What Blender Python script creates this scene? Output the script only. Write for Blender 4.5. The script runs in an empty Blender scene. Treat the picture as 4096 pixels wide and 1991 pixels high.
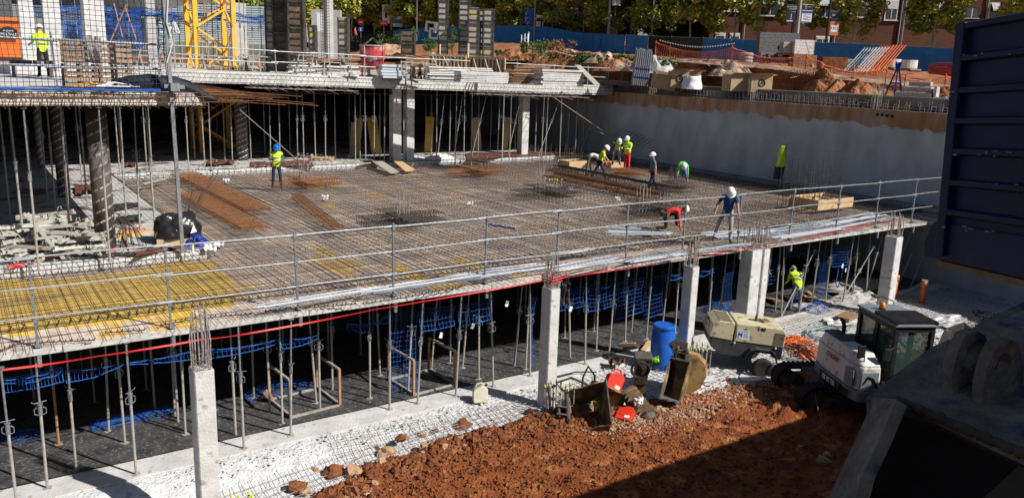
import bpy, math, random
from mathutils import Vector, Matrix, noise
random.seed(7)
R = math.radians
V = Vector
sc = bpy.context.scene
COL = sc.collection
# ---------------------------------------------------------------- camera, sky, sun, exposure
AX = V((0.82628323, -0.0965021, 0.55492645)); AY = V((-0.56229467, -0.1988272, 0.8026783)); AZ = V((0.03287433, -0.9752718, -0.2185502))
FPX, CX, CY, CH = 3251.856, 2048.0, 995.5, 8.5
cam_d = bpy.data.cameras.new('camera'); cam = bpy.data.objects.new('camera', cam_d); COL.objects.link(cam)
right = V((AX[0], AY[0], AZ[0])); down = V((AX[1], AY[1], AZ[1])); fwd = V((AX[2], AY[2], AZ[2]))
cm = Matrix.Identity(4)
for i in range(3):
    cm[i][0] = right[i]; cm[i][1] = -down[i]; cm[i][2] = -fwd[i]
cm[2][3] = CH
cam.matrix_world = cm
cam_d.sensor_width = 36.0; cam_d.lens = FPX / 4096 * 36.0; cam_d.clip_start = 0.05; cam_d.clip_end = 2000
sc.camera = cam
SUN_EL, SUN_X, SUN_Y = R(40), 0.5, -0.866
w = bpy.data.worlds.new("World"); sc.world = w; w.use_nodes = True
nt = w.node_tree; sky = nt.nodes.new('ShaderNodeTexSky'); sky.sky_type = 'NISHITA'; sky.sun_disc = False
sky.sun_elevation = SUN_EL; sky.sun_rotation = math.atan2(SUN_X, SUN_Y)
bg = nt.nodes['Background']; nt.links.new(sky.outputs[0], bg.inputs[0]); bg.inputs[1].default_value = 0.05
sl = bpy.data.lights.new('sun', 'SUN'); sl.energy = 5.0; sl.angle = R(0.5); sl.color = (1.0, 0.96, 0.9)
so = bpy.data.objects.new('sun', sl); COL.objects.link(so)
sdir = V((SUN_X * math.cos(SUN_EL), SUN_Y * math.cos(SUN_EL), math.sin(SUN_EL)))
so.rotation_euler = sdir.to_track_quat('Z', 'Y').to_euler(); so.location = (0, 0, 60)
vs = sc.view_settings; vs.view_transform = 'Standard'; vs.look = 'None'; vs.exposure = 0.22; vs.gamma = 1.0
sc.cycles.max_bounces = 5; sc.cycles.diffuse_bounces = 1; sc.cycles.transparent_max_bounces = 6

def ray(px, py):
    d = V((px - CX, py - CY, FPX))
    return V((d.dot(AX), d.dot(AY), d.dot(AZ)))
def at(px, py, z=0.0):
    r = ray(px, py); t = (z - CH) / r[2]; return V((r[0] * t, r[1] * t, z))
def on(px, py, axis, val):
    r = ray(px, py); o = V((0, 0, CH)); t = (val - o[axis]) / r[axis]; return o + r * t
def dep(px, py, D):
    return V((0, 0, CH)) + ray(px, py) * (D / FPX)

# ---------------------------------------------------------------- materials
MATS = {}
def M(name, c1, c2=None, rough=.7, metal=0.0, scale=4.0, bump=0.0, bscale=None, lo=.35, hi=.65, c3=None, s3=1.0, t3=.6, stretch=None, spec=.3, detail=5, bdist=.02):
    m = bpy.data.materials.new(name); m.use_nodes = True; n = m.node_tree; N = n.nodes; L = n.links
    b = N['Principled BSDF']; b.inputs['Roughness'].default_value = rough; b.inputs['Metallic'].default_value = metal
    b.inputs['Specular IOR Level'].default_value = spec
    tc = N.new('ShaderNodeTexCoord'); src = tc.outputs['Object']
    if stretch:
        mp = N.new('ShaderNodeMapping'); mp.inputs['Scale'].default_value = stretch; L.new(src, mp.inputs[0]); src = mp.outputs[0]
    b.inputs['Base Color'].default_value = (*c1, 1)
    if c2 is not None:
        t = N.new('ShaderNodeTexNoise'); t.inputs['Scale'].default_value = scale; t.inputs['Detail'].default_value = detail; t.inputs['Roughness'].default_value = .65
        L.new(src, t.inputs[0])
        r = N.new('ShaderNodeValToRGB'); r.color_ramp.elements[0].position = lo; r.color_ramp.elements[1].position = hi
        r.color_ramp.elements[0].color = (*c1, 1); r.color_ramp.elements[1].color = (*c2, 1)
        L.new(t.outputs[0], r.inputs[0]); out = r.outputs[0]
        if c3 is not None:
            t2 = N.new('ShaderNodeTexNoise'); t2.inputs['Scale'].default_value = s3; t2.inputs['Detail'].default_value = 6; L.new(src, t2.inputs[0])
            r2 = N.new('ShaderNodeValToRGB'); r2.color_ramp.elements[0].position = t3 - .04; r2.color_ramp.elements[1].position = t3 + .06
            L.new(t2.outputs[0], r2.inputs[0]); mx = N.new('ShaderNodeMix'); mx.data_type = 'RGBA'
            L.new(r2.outputs[0], mx.inputs[0]); L.new(out, mx.inputs[6]); mx.inputs[7].default_value = (*c3, 1); out = mx.outputs[2]
        L.new(out, b.inputs['Base Color'])
    if bump:
        t = N.new('ShaderNodeTexNoise'); t.inputs['Scale'].default_value = bscale or scale * 3; t.inputs['Detail'].default_value = 6
        L.new(src, t.inputs[0]); bp = N.new('ShaderNodeBump'); bp.inputs['Strength'].default_value = bump; bp.inputs['Distance'].default_value = bdist
        L.new(t.outputs[0], bp.inputs['Height']); L.new(bp.outputs[0], b.inputs['Normal'])
    MATS[name] = m
    return m
M('concrete_light', (.5, .49, .47), (.68, .67, .65), scale=1.6, bump=.6, bscale=22, c3=(.36, .34, .31), s3=6, t3=.63)
M('concrete_mid', (.36, .35, .33), (.5, .49, .47), scale=2, bump=.5, bscale=20, c3=(.3, .28, .26), s3=8, t3=.62)
M('concrete_dusty_shade', (.5, .49, .47), (.66, .65, .63), scale=1.1, bump=.6, bscale=12, c3=(.16, .11, .1), s3=1.1, t3=.56)  # dark patches are dirt, deepened with the shade of the covered storey
M('concrete_rough', (.55, .555, .56), (.76, .765, .77), scale=5, bump=1, bscale=16, bdist=.06, c3=(.42, .4, .38), s3=4, t3=.66)
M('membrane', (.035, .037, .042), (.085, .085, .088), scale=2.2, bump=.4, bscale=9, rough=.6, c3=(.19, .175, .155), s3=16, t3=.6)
M('galv', (.2, .21, .225), (.34, .36, .38), rough=.5, metal=.5, scale=9, bump=.15, c3=(.28, .2, .14), s3=6, t3=.7)
M('prop_dusty', (.3, .29, .26), (.42, .4, .36), rough=.75, metal=.1, scale=9, bump=.2, c3=(.3, .15, .08), s3=3, t3=.66)
M('prop_rusty', (.33, .16, .09), (.4, .24, .14), rough=.85, scale=9, bump=.2)
M('rebar', (.065, .045, .035), (.12, .1, .085), rough=.85, scale=2.5, c3=(.15, .08, .045), s3=1.3, t3=.56)
M('rebar_rust', (.14, .06, .026), (.25, .11, .045), rough=.9, scale=6)
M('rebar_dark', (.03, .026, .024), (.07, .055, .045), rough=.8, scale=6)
M('rebar_grey', (.26, .24, .22), (.4, .37, .34), rough=.8, scale=9, c3=(.2, .1, .06), s3=7, t3=.55)
M('red_tape', (.62, .02, .03), (.7, .03, .035), rough=.45, scale=10)
M('blue_net', (.012, .08, .36), (.025, .13, .48), rough=.8, scale=12)
M('navy_net', (.012, .018, .05), (.02, .03, .09), rough=.9, scale=8)
M('white_paint', (.68, .67, .64), (.8, .79, .77), scale=6, rough=.6, bump=.2, c3=(.36, .33, .29), s3=7, t3=.62)
M('ply', (.5, .33, .17), (.62, .43, .24), scale=3, stretch=(1, 8, 1), rough=.75, c3=(.36, .22, .12), s3=2, t3=.62)
M('ply_yellow', (.55, .32, .06), (.7, .44, .1), scale=3, stretch=(1, 6, 1), rough=.7, c3=(.36, .2, .07), s3=2, t3=.6)
M('wood_grey', (.3, .27, .23), (.45, .41, .36), scale=4, stretch=(1, 9, 1), rough=.85, bump=.3)
M('wood_brown', (.2, .12, .06), (.33, .21, .12), scale=4, stretch=(1, 9, 1), rough=.85, bump=.3)
M('soil', (.14, .032, .009), (.3, .088, .024), scale=1.6, rough=.95, bump=1, bscale=14, bdist=.06, c3=(.4, .16, .055), s3=2.3, t3=.6, detail=9)
M('soil_bank', (.2, .07, .025), (.42, .18, .075), scale=1.2, rough=.95, bump=1, bscale=6, bdist=.12, c3=(.42, .33, .24), s3=.9, t3=.62, detail=9)
M('rock_red', (.13, .036, .014), (.29, .11, .045), scale=5, rough=.95, bump=.8, bscale=14)
M('rock_pale', (.34, .18, .1), (.56, .38, .24), scale=6, rough=.95, bump=.6, bscale=14)
M('gravel', (.3, .16, .09), (.58, .44, .33), scale=2.5, rough=.95)
M('black_metal', (.012, .012, .013), (.03, .03, .032), rough=.45, scale=6)
M('black_rubber', (.018, .018, .018), (.04, .038, .036), rough=.8, scale=8, bump=.2)
M('dark_steel', (.05, .042, .035), (.12, .1, .085), rough=.7, scale=4, bump=.3, c3=(.2, .13, .08), s3=3, t3=.6)
M('white_plastic', (.72, .73, .74), (.82, .83, .84), rough=.5, scale=5, bump=.3)
M('skin', (.42, .23, .15), (.48, .27, .18), rough=.6, scale=20)
M('hi_vis', (.55, .78, .02), (.62, .85, .05), rough=.75, scale=12)
M('helmet_white', (.8, .79, .76), (.86, .85, .83), rough=.35, scale=6)
M('helmet_blue', (.01, .12, .6), (.015, .15, .68), rough=.35, scale=6)
M('reflective', (.5, .5, .5), (.62, .62, .62), rough=.4, scale=8)
def mat(n): return MATS[n]

# ---------------------------------------------------------------- mesh builder
class MB:
    def __init__(s): s.v = []; s.f = []; s.mi = []; s.T = None; s.cur = 0
    def add(s, vs, fs):
        b = len(s.v)
        if s.T is not None: vs = [s.T @ V(p) for p in vs]
        s.v.extend([tuple(p) for p in vs]); s.f.extend([tuple(i + b for i in f) for f in fs]); s.mi.extend([s.cur] * len(fs))
        return s
    def box(s, c, d, rz=0, rot=None):
        hx, hy, hz = d[0] / 2, d[1] / 2, d[2] / 2
        Q = rot if rot is not None else Matrix.Rotation(rz, 3, 'Z')
        c = V(c)
        vs = [c + Q @ V((x, y, z)) for z in (-hz, hz) for y in (-hy, hy) for x in (-hx, hx)]
        return s.add(vs, [(0, 2, 3, 1), (4, 5, 7, 6), (0, 1, 5, 4), (2, 6, 7, 3), (0, 4, 6, 2), (1, 3, 7, 5)])
    def beam(s, p, q, wd, h=None, up=(0, 0, 1)):
        p, q = V(p), V(q); h = h or wd; d = q - p; l = d.length
        if l < 1e-6: return s
        x = d / l; u = V(up)
        if abs(x.dot(u)) > .98: u = V((1, 0, 0))
        y = u.cross(x).normalized(); z = x.cross(y)
        Q = Matrix((x, y, z)).transposed()
        return s.box((p + q) / 2, (l, wd, h), rot=Q)
    def path(s, pts, r, n=5, closed=False, caps=True):
        pts = [V(p) for p in pts]; m = len(pts); vs = []; fs = []
        ref = None
        for i, p in enumerate(pts):
            if closed: d = pts[(i + 1) % m] - pts[i - 1]
            else: d = pts[min(i + 1, m - 1)] - pts[max(i - 1, 0)]
            if d.length < 1e-9: d = V((0, 0, 1))
            d.normalize()
            if ref is None:
                ref = V((0, 0, 1)) if abs(d.z) < .9 else V((1, 0, 0))
            a = (ref - d * ref.dot(d))
            if a.length < 1e-4: a = d.orthogonal()
            a.normalize(); ref = a; b = d.cross(a)
            rr = r[i] if isinstance(r, (list, tuple)) else r
            for k in range(n):
                t = 2 * math.pi * k / n; vs.append(p + a * (math.cos(t) * rr) + b * (math.sin(t) * rr))
        for i in range(m if closed else m - 1):
            j = (i + 1) % m
            for k in range(n):
                l = (k + 1) % n; fs.append((i * n + k, i * n + l, j * n + l, j * n + k))
        if caps and not closed and n > 2:
            fs.append(tuple(range(n))[::-1]); fs.append(tuple((m - 1) * n + k for k in range(n)))
        return s.add(vs, fs)
    def tube(s, p, q, r, n=6, r2=None, caps=True):
        return s.path([p, q], [r, r if r2 is None else r2], n, caps=caps)
    def lathe(s, prof, n=16, c=(0, 0, 0), rot=None, a0=0, a1=2 * math.pi):
        c = V(c); vs = []; fs = []; m = len(prof); full = abs(a1 - a0 - 2 * math.pi) < 1e-6
        k = n if full else n + 1
        for (r, z) in prof:
            for i in range(k):
                t = a0 + (a1 - a0) * i / n; p = V((r * math.cos(t), r * math.sin(t), z))
                vs.append(c + (rot @ p if rot is not None else p))
        for j in range(m - 1):
            for i in range(n):
                l = (i + 1) % k; fs.append((j * k + i, j * k + l, (j + 1) * k + l, (j + 1) * k + i))
        if full:
            if prof[0][0] > 1e-5: fs.append(tuple(range(n))[::-1])
            if prof[-1][0] > 1e-5: fs.append(tuple((m - 1) * k + i for i in range(n)))
        return s.add(vs, fs)
    def prism(s, pts, h, T=None):
        """pts 2-D outline (ccw) extruded 0..h along local z, mapped by T"""
        n = len(pts); T = T or Matrix.Identity(4); z0, z1 = (0, h) if not isinstance(h, tuple) else h
        vs = [T @ V((p[0], p[1], z0)) for p in pts] + [T @ V((p[0], p[1], z1)) for p in pts]
        fs = [tuple(range(n))[::-1], tuple(range(n, 2 * n))] + [(i, (i + 1) % n, (i + 1) % n + n, i + n) for i in range(n)]
        return s.add(vs, fs)
    def sheet(s, fn, nu, nv, thick=0):
        vs = [V(fn(i / nu, j / nv)) for j in range(nv + 1) for i in range(nu + 1)]
        fs = [(j * (nu + 1) + i, j * (nu + 1) + i + 1, (j + 1) * (nu + 1) + i + 1, (j + 1) * (nu + 1) + i) for j in range(nv) for i in range(nu)]
        return s.add(vs, fs)
    def sphere(s, c, r, n=10, m=6, sq=(1, 1, 1)):
        prof = [(math.sin(math.pi * j / m), -math.cos(math.pi * j / m)) for j in range(m + 1)]
        prof[0] = (0.001, -1); prof[-1] = (0.001, 1)
        Q = Matrix.Diagonal((r * sq[0], r * sq[1], r * sq[2]))
        return s.lathe(prof, n, c, Q)
    def build(s, name, m, parent=None, smooth=False, loc=None, bevel=0):
        me = bpy.data.meshes.new(name); me.from_pydata(s.v, [], s.f)
        ms = m if isinstance(m, (list, tuple)) else [m]
        for q in ms: me.materials.append(MATS[q] if isinstance(q, str) else q)
        if len(ms) > 1: me.polygons.foreach_set('material_index', s.mi)
        if smooth: me.polygons.foreach_set('use_smooth', [True] * len(s.f))
        me.update()
        o = bpy.data.objects.new(name, me); COL.objects.link(o)
        if parent: o.parent = parent
        if loc: o.location = loc
        if bevel:
            b = o.modifiers.new('bevel', 'BEVEL'); b.width = bevel; b.segments = 2; b.limit_method = 'ANGLE'
        return o
def tag(o, label=None, cat=None, group=None, kind=None):
    if label: o['label'] = label
    if cat: o['category'] = cat
    if group: o['group'] = group
    if kind: o['kind'] = kind
    return o
def thing(name, label, cat, loc=(0, 0, 0), rz=0, group=None):
    o = bpy.data.objects.new(name, None); COL.objects.link(o); o.location = loc; o.rotation_euler = (0, 0, rz); o.empty_display_size = .3
    return tag(o, label, cat, group)
KIDS = {}
def kids(o):
    if o.name not in KIDS: KIDS[o.name] = [c for c in COL.objects if c.parent == o]
    return KIDS[o.name]
def dup(root, loc, rot=None, label=None, group=None, scale=None):
    r = root.copy(); COL.objects.link(r); r.location = loc
    if rot is not None: r.rotation_euler = rot if isinstance(rot, (tuple, list)) else (0, 0, rot)
    if scale is not None: r.scale = scale if isinstance(scale, (tuple, list)) else (scale,) * 3
    if label: r['label'] = label
    if group: r['group'] = group
    for ch in kids(root):
        c = ch.copy(); COL.objects.link(c); c.parent = r
        for g in kids(ch):
            d = g.copy(); COL.objects.link(d); d.parent = c
    return r
def proj(p):
    d = V(p) - V((0, 0, CH)); q = V((d.dot(right), d.dot(down), d.dot(fwd))); return CX + FPX * q[0] / q[2]
ORD = 'first second third fourth fifth sixth seventh eighth ninth tenth eleventh twelfth thirteenth fourteenth fifteenth sixteenth seventeenth eighteenth nineteenth twentieth'.split()
def single_out(objs, noun, marks, rows, tail):
    """labels by row (depth bounds) and place between named landmarks (image columns)"""
    g = {}
    for o in objs:
        x = proj(o.location); r = next((n for b, n in rows if o.location.y < b), rows[-1][1]); i = sum(1 for m in marks if m[0] < x); g.setdefault((r, i), []).append((x, o))
    for (r, i), l in g.items():
        l.sort(key=lambda t: t[0])
        w_ = 'left of ' + marks[0][1] if i == 0 else 'right of ' + marks[i - 1][1]
        for k, (x, o) in enumerate(l): o['label'] = '%s %s %s %s' % (ORD[min(k, 19)], r, noun, w_) + tail
def nz(x, y, z=0, s=1.0): return noise.noise(V((x * s, y * s, z * s)))
def text_mesh(txt, size, name, m, parent, T, depth=.004, shear=0, bold=0):
    cu = bpy.data.curves.new(name, 'FONT'); cu.body = txt; cu.size = size; cu.extrude = depth; cu.align_x = 'CENTER'; cu.align_y = 'CENTER'; cu.shear = shear; cu.offset = bold
    cu.resolution_u = 2
    to = bpy.data.objects.new(name + '_c', cu); COL.objects.link(to)
    dg = bpy.context.evaluated_depsgraph_get(); me = bpy.data.meshes.new_from_object(to.evaluated_get(dg))
    bpy.data.objects.remove(to); bpy.data.curves.remove(cu)
    me.transform(T); me.materials.clear(); me.materials.append(MATS[m])
    o = bpy.data.objects.new(name, me); COL.objects.link(o)
    if parent: o.parent = parent
    return o
def frame(o, x, z):
    """4x4 with local x along x, local y along z-vector given as 'up', local z = outward normal"""
    x = V(x).normalized(); y = V(z).normalized(); n = x.cross(y).normalized(); y = n.cross(x)
    m = Matrix.Identity(4)
    for i in range(3): m[i][0] = x[i]; m[i][1] = y[i]; m[i][2] = n[i]; m[i][3] = o[i]
    return m
# ================================================================ SETTING
# deck material: sheets of plywood in mixed colours
def deck_mat():
    m = bpy.data.materials.new('deck_ply'); m.use_nodes = True; n = m.node_tree; N = n.nodes; L = n.links; b = N['Principled BSDF']
    b.inputs['Roughness'].default_value = .75; b.inputs['Specular IOR Level'].default_value = .2
    tc = N.new('ShaderNodeTexCoord'); sp = N.new('ShaderNodeSeparateXYZ'); L.new(tc.outputs['Object'], sp.inputs[0])
    def snap(o, st):
        a = N.new('ShaderNodeMath'); a.operation = 'SNAP'; a.inputs[1].default_value = st; L.new(o, a.inputs[0]); return a.outputs[0]
    cb = N.new('ShaderNodeCombineXYZ'); L.new(snap(sp.outputs[0], .5), cb.inputs[0]); L.new(snap(sp.outputs[1], 2.0), cb.inputs[1])
    wn = N.new('ShaderNodeTexWhiteNoise'); L.new(cb.outputs[0], wn.inputs[0])
    t = N.new('ShaderNodeTexNoise'); t.inputs['Scale'].default_value = .16; t.inputs['Detail'].default_value = 2; L.new(tc.outputs['Object'], t.inputs[0])
    ma = N.new('ShaderNodeMath'); ma.operation = 'MULTIPLY_ADD'; L.new(t.outputs[0], ma.inputs[0]); ma.inputs[1].default_value = 1.5; ma.inputs[2].default_value = -1.0
    ad = N.new('ShaderNodeMath'); L.new(wn.outputs[0], ad.inputs[0]); L.new(ma.outputs[0], ad.inputs[1])
    # the newest, yellowest boards lie at the near left corner
    lx = N.new('ShaderNodeMapRange'); lx.inputs[1].default_value = 6.5; lx.inputs[2].default_value = 4.2; lx.inputs[3].default_value = 0; lx.inputs[4].default_value = 1.4; L.new(sp.outputs[0], lx.inputs[0])
    ly = N.new('ShaderNodeMapRange'); ly.inputs[1].default_value = 18.2; ly.inputs[2].default_value = 18.5; ly.inputs[3].default_value = .35; ly.inputs[4].default_value = 1; L.new(sp.outputs[1], ly.inputs[0]); lm = N.new('ShaderNodeMath'); lm.operation = 'MULTIPLY'; L.new(lx.outputs[0], lm.inputs[0]); L.new(ly.outputs[0], lm.inputs[1]); lz = N.new('ShaderNodeMapRange'); lz.inputs[1].default_value = 23; lz.inputs[2].default_value = 22.2; L.new(sp.outputs[1], lz.inputs[0]); ln = N.new('ShaderNodeMath'); ln.operation = 'MULTIPLY'; L.new(lm.outputs[0], ln.inputs[0]); L.new(lz.outputs[0], ln.inputs[1]); lm = ln
    ad2 = N.new('ShaderNodeMath'); L.new(ad.outputs[0], ad2.inputs[0]); L.new(lm.outputs[0], ad2.inputs[1])
    r = N.new('ShaderNodeValToRGB'); r.color_ramp.interpolation = 'CONSTANT'; e = r.color_ramp.elements
    e[0].color = (.52, .45, .4, 1); e[0].position = 0; e[1].position = .22; e[1].color = (.68, .56, .47, 1)
    for p, c in ((.45, (.76, .64, .53)), (.66, (.82, .67, .5)), (.84, (.82, .56, .22)), (.99, (.88, .6, .12))):
        q = e.new(p); q.color = (*c, 1)
    L.new(ad2.outputs[0], r.inputs[0])
    t2 = N.new('ShaderNodeTexNoise'); t2.inputs['Scale'].default_value = 5; t2.inputs['Detail'].default_value = 6; L.new(tc.outputs['Object'], t2.inputs[0])
    r2 = N.new('ShaderNodeValToRGB'); r2.color_ramp.elements[0].position = .3; r2.color_ramp.elements[0].color = (.62, .57, .55, 1); r2.color_ramp.elements[1].position = .62
    L.new(t2.outputs[0], r2.inputs[0]); mx = N.new('ShaderNodeMix'); mx.data_type = 'RGBA'; mx.blend_type = 'MULTIPLY'; mx.inputs[0].default_value = 1
    L.new(r.outputs[0], mx.inputs[6]); L.new(r2.outputs[0], mx.inputs[7]); L.new(mx.outputs[2], b.inputs['Base Color'])
    MATS['deck_ply'] = m
deck_mat()
def wall_mat():
    m = bpy.data.materials.new('retaining'); m.use_nodes = True; n = m.node_tree; N = n.nodes; L = n.links; b = N['Principled BSDF']
    b.inputs['Roughness'].default_value = .9; b.inputs['Specular IOR Level'].default_value = .15
    tc = N.new('ShaderNodeTexCoord'); sp = N.new('ShaderNodeSeparateXYZ'); L.new(tc.outputs['Object'], sp.inputs[0])
    t = N.new('ShaderNodeTexNoise'); t.inputs['Scale'].default_value = 1.6; t.inputs['Detail'].default_value = 8; L.new(tc.outputs['Object'], t.inputs[0])
    z = N.new('ShaderNodeMath'); z.operation = 'MULTIPLY_ADD'; L.new(t.outputs[0], z.inputs[0]); z.inputs[1].default_value = .9; L.new(sp.outputs[2], z.inputs[2])
    r = N.new('ShaderNodeMapRange'); r.inputs[1].default_value = 6.86; r.inputs[2].default_value = 6.95; L.new(z.outputs[0], r.inputs[0])
    mp = N.new('ShaderNodeMapping'); mp.inputs['Scale'].default_value = (1, 1.3, .3); L.new(tc.outputs['Object'], mp.inputs[0])
    t3 = N.new('ShaderNodeTexNoise'); t3.inputs['Scale'].default_value = 1.4; t3.inputs['Detail'].default_value = 7; L.new(mp.outputs[0], t3.inputs[0])
    rt = N.new('ShaderNodeValToRGB'); e = rt.color_ramp.elements; e[0].position = .35; e[0].color = (.46, .35, .26, 1); e[1].position = .62; e[1].color = (.36, .18, .08, 1)
    L.new(t3.outputs[0], rt.inputs[0])
    t4 = N.new('ShaderNodeTexNoise'); t4.inputs['Scale'].default_value = .9; t4.inputs['Detail'].default_value = 8; L.new(mp.outputs[0], t4.inputs[0])
    rg = N.new('ShaderNodeValToRGB'); e = rg.color_ramp.elements; e[0].position = .3; e[0].color = (.4, .42, .46, 1); e[1].position = .7; e[1].color = (.56, .58, .62, 1)
    q = e.new(.26); q.color = (.2, .17, .15, 1); q = e.new(.31); q.color = (.38, .39, .42, 1); t4.inputs['Detail'].default_value = 10; mp4 = N.new('ShaderNodeMapping'); mp4.inputs['Scale'].default_value = (1, 1.1, .55); L.new(tc.outputs['Object'], mp4.inputs[0]); L.new(mp4.outputs[0], t4.inputs[0])
    L.new(t4.outputs[0], rg.inputs[0]); mx = N.new('ShaderNodeMix'); mx.data_type = 'RGBA'; L.new(r.outputs[0], mx.inputs[0]); L.new(rg.outputs[0], mx.inputs[6]); L.new(rt.outputs[0], mx.inputs[7])
    L.new(mx.outputs[2], b.inputs['Base Color'])
    t5 = N.new('ShaderNodeTexNoise'); t5.inputs['Scale'].default_value = 5; t5.inputs['Detail'].default_value = 9; L.new(tc.outputs['Object'], t5.inputs[0])
    bp = N.new('ShaderNodeBump'); bp.inputs['Strength'].default_value = .8; bp.inputs['Distance'].default_value = .05; L.new(t5.outputs[0], bp.inputs['Height']); L.new(bp.outputs[0], b.inputs['Normal'])
    MATS['retaining'] = m
wall_mat()

# --- ground sheets
def zf(x):                       # level of the lean concrete outside the building line
    return -0.5 + .45 * max(0, min(1, (x - 3) / 8.5)) + .03 * max(0, min(1, (x - 20) / 8))
SB = [(-8, 12.5), (2.5, 13.2), (4.6, 14.2), (5.5, 14.9), (6.9, 15.35), (8.6, 15.45), (10.6, 15.3), (12.4, 14.8), (14, 14.6), (16.7, 14.2), (19.6, 13.7), (22.4, 13.6), (25, 13.2), (28, 12.0), (34.3, 10)]
def lerp(tab, x):
    for (a, b), (c, d) in zip(tab, tab[1:]):
        if x <= c: return b + (d - b) * max(0, (x - a)) / (c - a)
    return tab[-1][1]
mb = MB(); mb.box((5, 45, -.3), (78.8, 56.4, .6)); mb.build('basement_floor', 'concrete_mid')['kind'] = 'structure'
mb = MB()
def fn(u, v):
    x = -6 + 40.3 * u; y = 10 + 6.85 * v
    k = max(0, min(1, (y - 15.2) / 1.6)); k = k * k * (3 - 2 * k)
    z = zf(x) * (1 - k) - .012 * k + (.03 * nz(x, y, 0, 2.2) + .035 * nz(x, y, 3, 6)) * (1 - .7 * max(0, min(1, (y - 16.3) * 3)))
    z -= .7 * max(0, min(1, (lerp(SB, x) - .9 - y) * 2)); return (x, y, z)
mb.sheet(fn, 420, 90); mb.build('concrete_floor', 'concrete_rough', smooth=True)['kind'] = 'structure'
def zs(x, y):
    yb = lerp(SB, x) + .25 * nz(x, 0, 5, 1.2); d = yb - y
    if d < 0: e = -.12 + d * .25
    else: e = .18 * min(1, d / .5) - .08 * max(0, min(1, (d - .8) / 2))
    ru = .05 * math.sin((x * .55 + y) * 9 + 2 * nz(x, y, 8, .6)) * max(0, nz(x, y, 9, .35) + .1)
    z = zf(x) + e + ru + (.09 * nz(x, y, 1, .9) + .07 * nz(x, y, 2, 2.6) + .035 * nz(x, y, 4, 7)) * min(1, max(.1, d + .4))
    k = max(0, min(1, (8.6 - y) / 3.6)) * max(0, min(1, (x - 12.6) / 1.6)); k = k * k * (3 - 2 * k)
    return z + k * 2.3
mb = MB()
def fn(u, v):
    x = -6 + 40.3 * u; y = 3.0 + 12.9 * v; return (x, y, zs(x, y))
mb.sheet(fn, 480, 190); mb.build('soil_ground', 'soil', smooth=True)['kind'] = 'structure'
# near side: street level the photographer stands on
mb = MB(); mb.box((24.2, -1.35, 3.4), (22.6, 11.7, 7.0)); mb.box((12, -18.15, 3.38), (80, 36.9, 7.0)); mb.build('street_embankment', 'soil_bank')['kind'] = 'structure'
# strip slab the outer row of props stands on
mb = MB(); mb.box((14.2, 17.2, .004), (40.3, .8, .05)); mb.build('kerb_slab', 'concrete_light')['kind'] = 'structure'
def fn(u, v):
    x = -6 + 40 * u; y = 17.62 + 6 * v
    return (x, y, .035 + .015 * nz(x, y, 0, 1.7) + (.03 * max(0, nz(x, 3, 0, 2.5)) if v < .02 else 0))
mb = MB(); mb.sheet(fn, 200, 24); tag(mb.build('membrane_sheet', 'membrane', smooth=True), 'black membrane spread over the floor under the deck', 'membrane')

M('shade_wall', (.05, .05, .05), (.1, .1, .1), scale=2)  # near-black colour puts the deep storeys' shade into these walls
# --- retaining wall
mb = MB(); mb.box((34.9, 34.5, 3.385), (1.0, 75, 7.57)); wl = mb.build('retaining_wall', 'retaining'); tag(wl, 'tall grey retaining wall with an orange stained top band', 'wall')
mb = MB()
for k in range(30): pass
# tie-hole row: four round sleeves in the band
for (px, py) in ((3510, 459), (3529, 460), (3549, 463), (3568, 465)):
    p = on(px, py, 0, 34.395); mb.tube(p + V((-.02, 0, 0)), p + V((.02, 0, 0)), .075, 12)
mb.build('pipe_sleeves', 'black_metal', wl)
# starter bars along the top of the wall
mb = MB()
y = -2.0
while y < 52:
    h = .42 + random.uniform(-.03, .05); r = .012
    for dx in (.08, .3):
        mb.path([(34.4 + dx, y, 7.12), (34.4 + dx + random.uniform(-.02, .02), y + random.uniform(-.03, .03), 7.17 + h)], r, 4)
    y += .25 if y > 22 else .5
for y0 in (14.5, 17.2, 19.9, 22.1):
    for k in range(5):
        yy = y0 + k * .5
        mb.path([(34.5, yy, 7.1), (34.5, yy, 7.42), (34.5, yy + .22, 7.42), (34.5, yy + .22, 7.1)], .014, 4)
mb.path([(34.5, -2, 7.3), (34.5, 52, 7.3)], .01, 4)
tag(mb.build('starter_bars', 'rebar_grey', wl), kind='stuff')
# capping formwork behind with lettering
fw = thing('formwork_wall', 'brown plywood formwork with blue lettering along top of the retaining wall', 'formwork', (34.96, 0, 7.17))
M('form_brown', (.16, .12, .1), (.24, .19, .16), scale=1.2, rough=.7, c3=(.3, .28, .26), s3=.5, t3=.55)
mb = MB(); mb.box((.09, 25, .28), (.06, 56, .56)); mb.build('panel', 'form_brown', fw)
mb = MB(); mb.box((.1, 25, .59), (.14, 56, .05)); mb.build('top_rail', 'concrete_mid', fw)
M('blue_ink', (.01, .03, .16), rough=.8)
for (px, py) in ((2441, 340), (2680, 353), (2772, 362), (2965, 377), (3074, 386), (3435, 416), (3720, 440)):
    p = on(px, py, 0, 35.0)
    T = Matrix.Translation((.05, p.y, p.z - 7.17)) @ Matrix(((0, 0, -1, 0), (-1, 0, 0, 0), (0, 1, 0, 0), (0, 0, 0, 1)))
    text_mesh('sorigué', .52, 'lettering', 'blue_ink', fw, T, bold=.01)
# back and side walls added to keep light out of the storeys
mb = MB(); mb.box((8, 72.2, 3.9), (56, .4, 7.6)); tag(mb.build('light_block_rear', 'shade_wall'), 'dark rear wall added behind the rows of props to block light', 'wall')
mb = MB(); mb.box((-12.2, 45, 3.5), (.4, 60, 7)); tag(mb.build('light_block_side', 'shade_wall'), 'dark side wall added at the left end of the basement to block light', 'wall')

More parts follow.
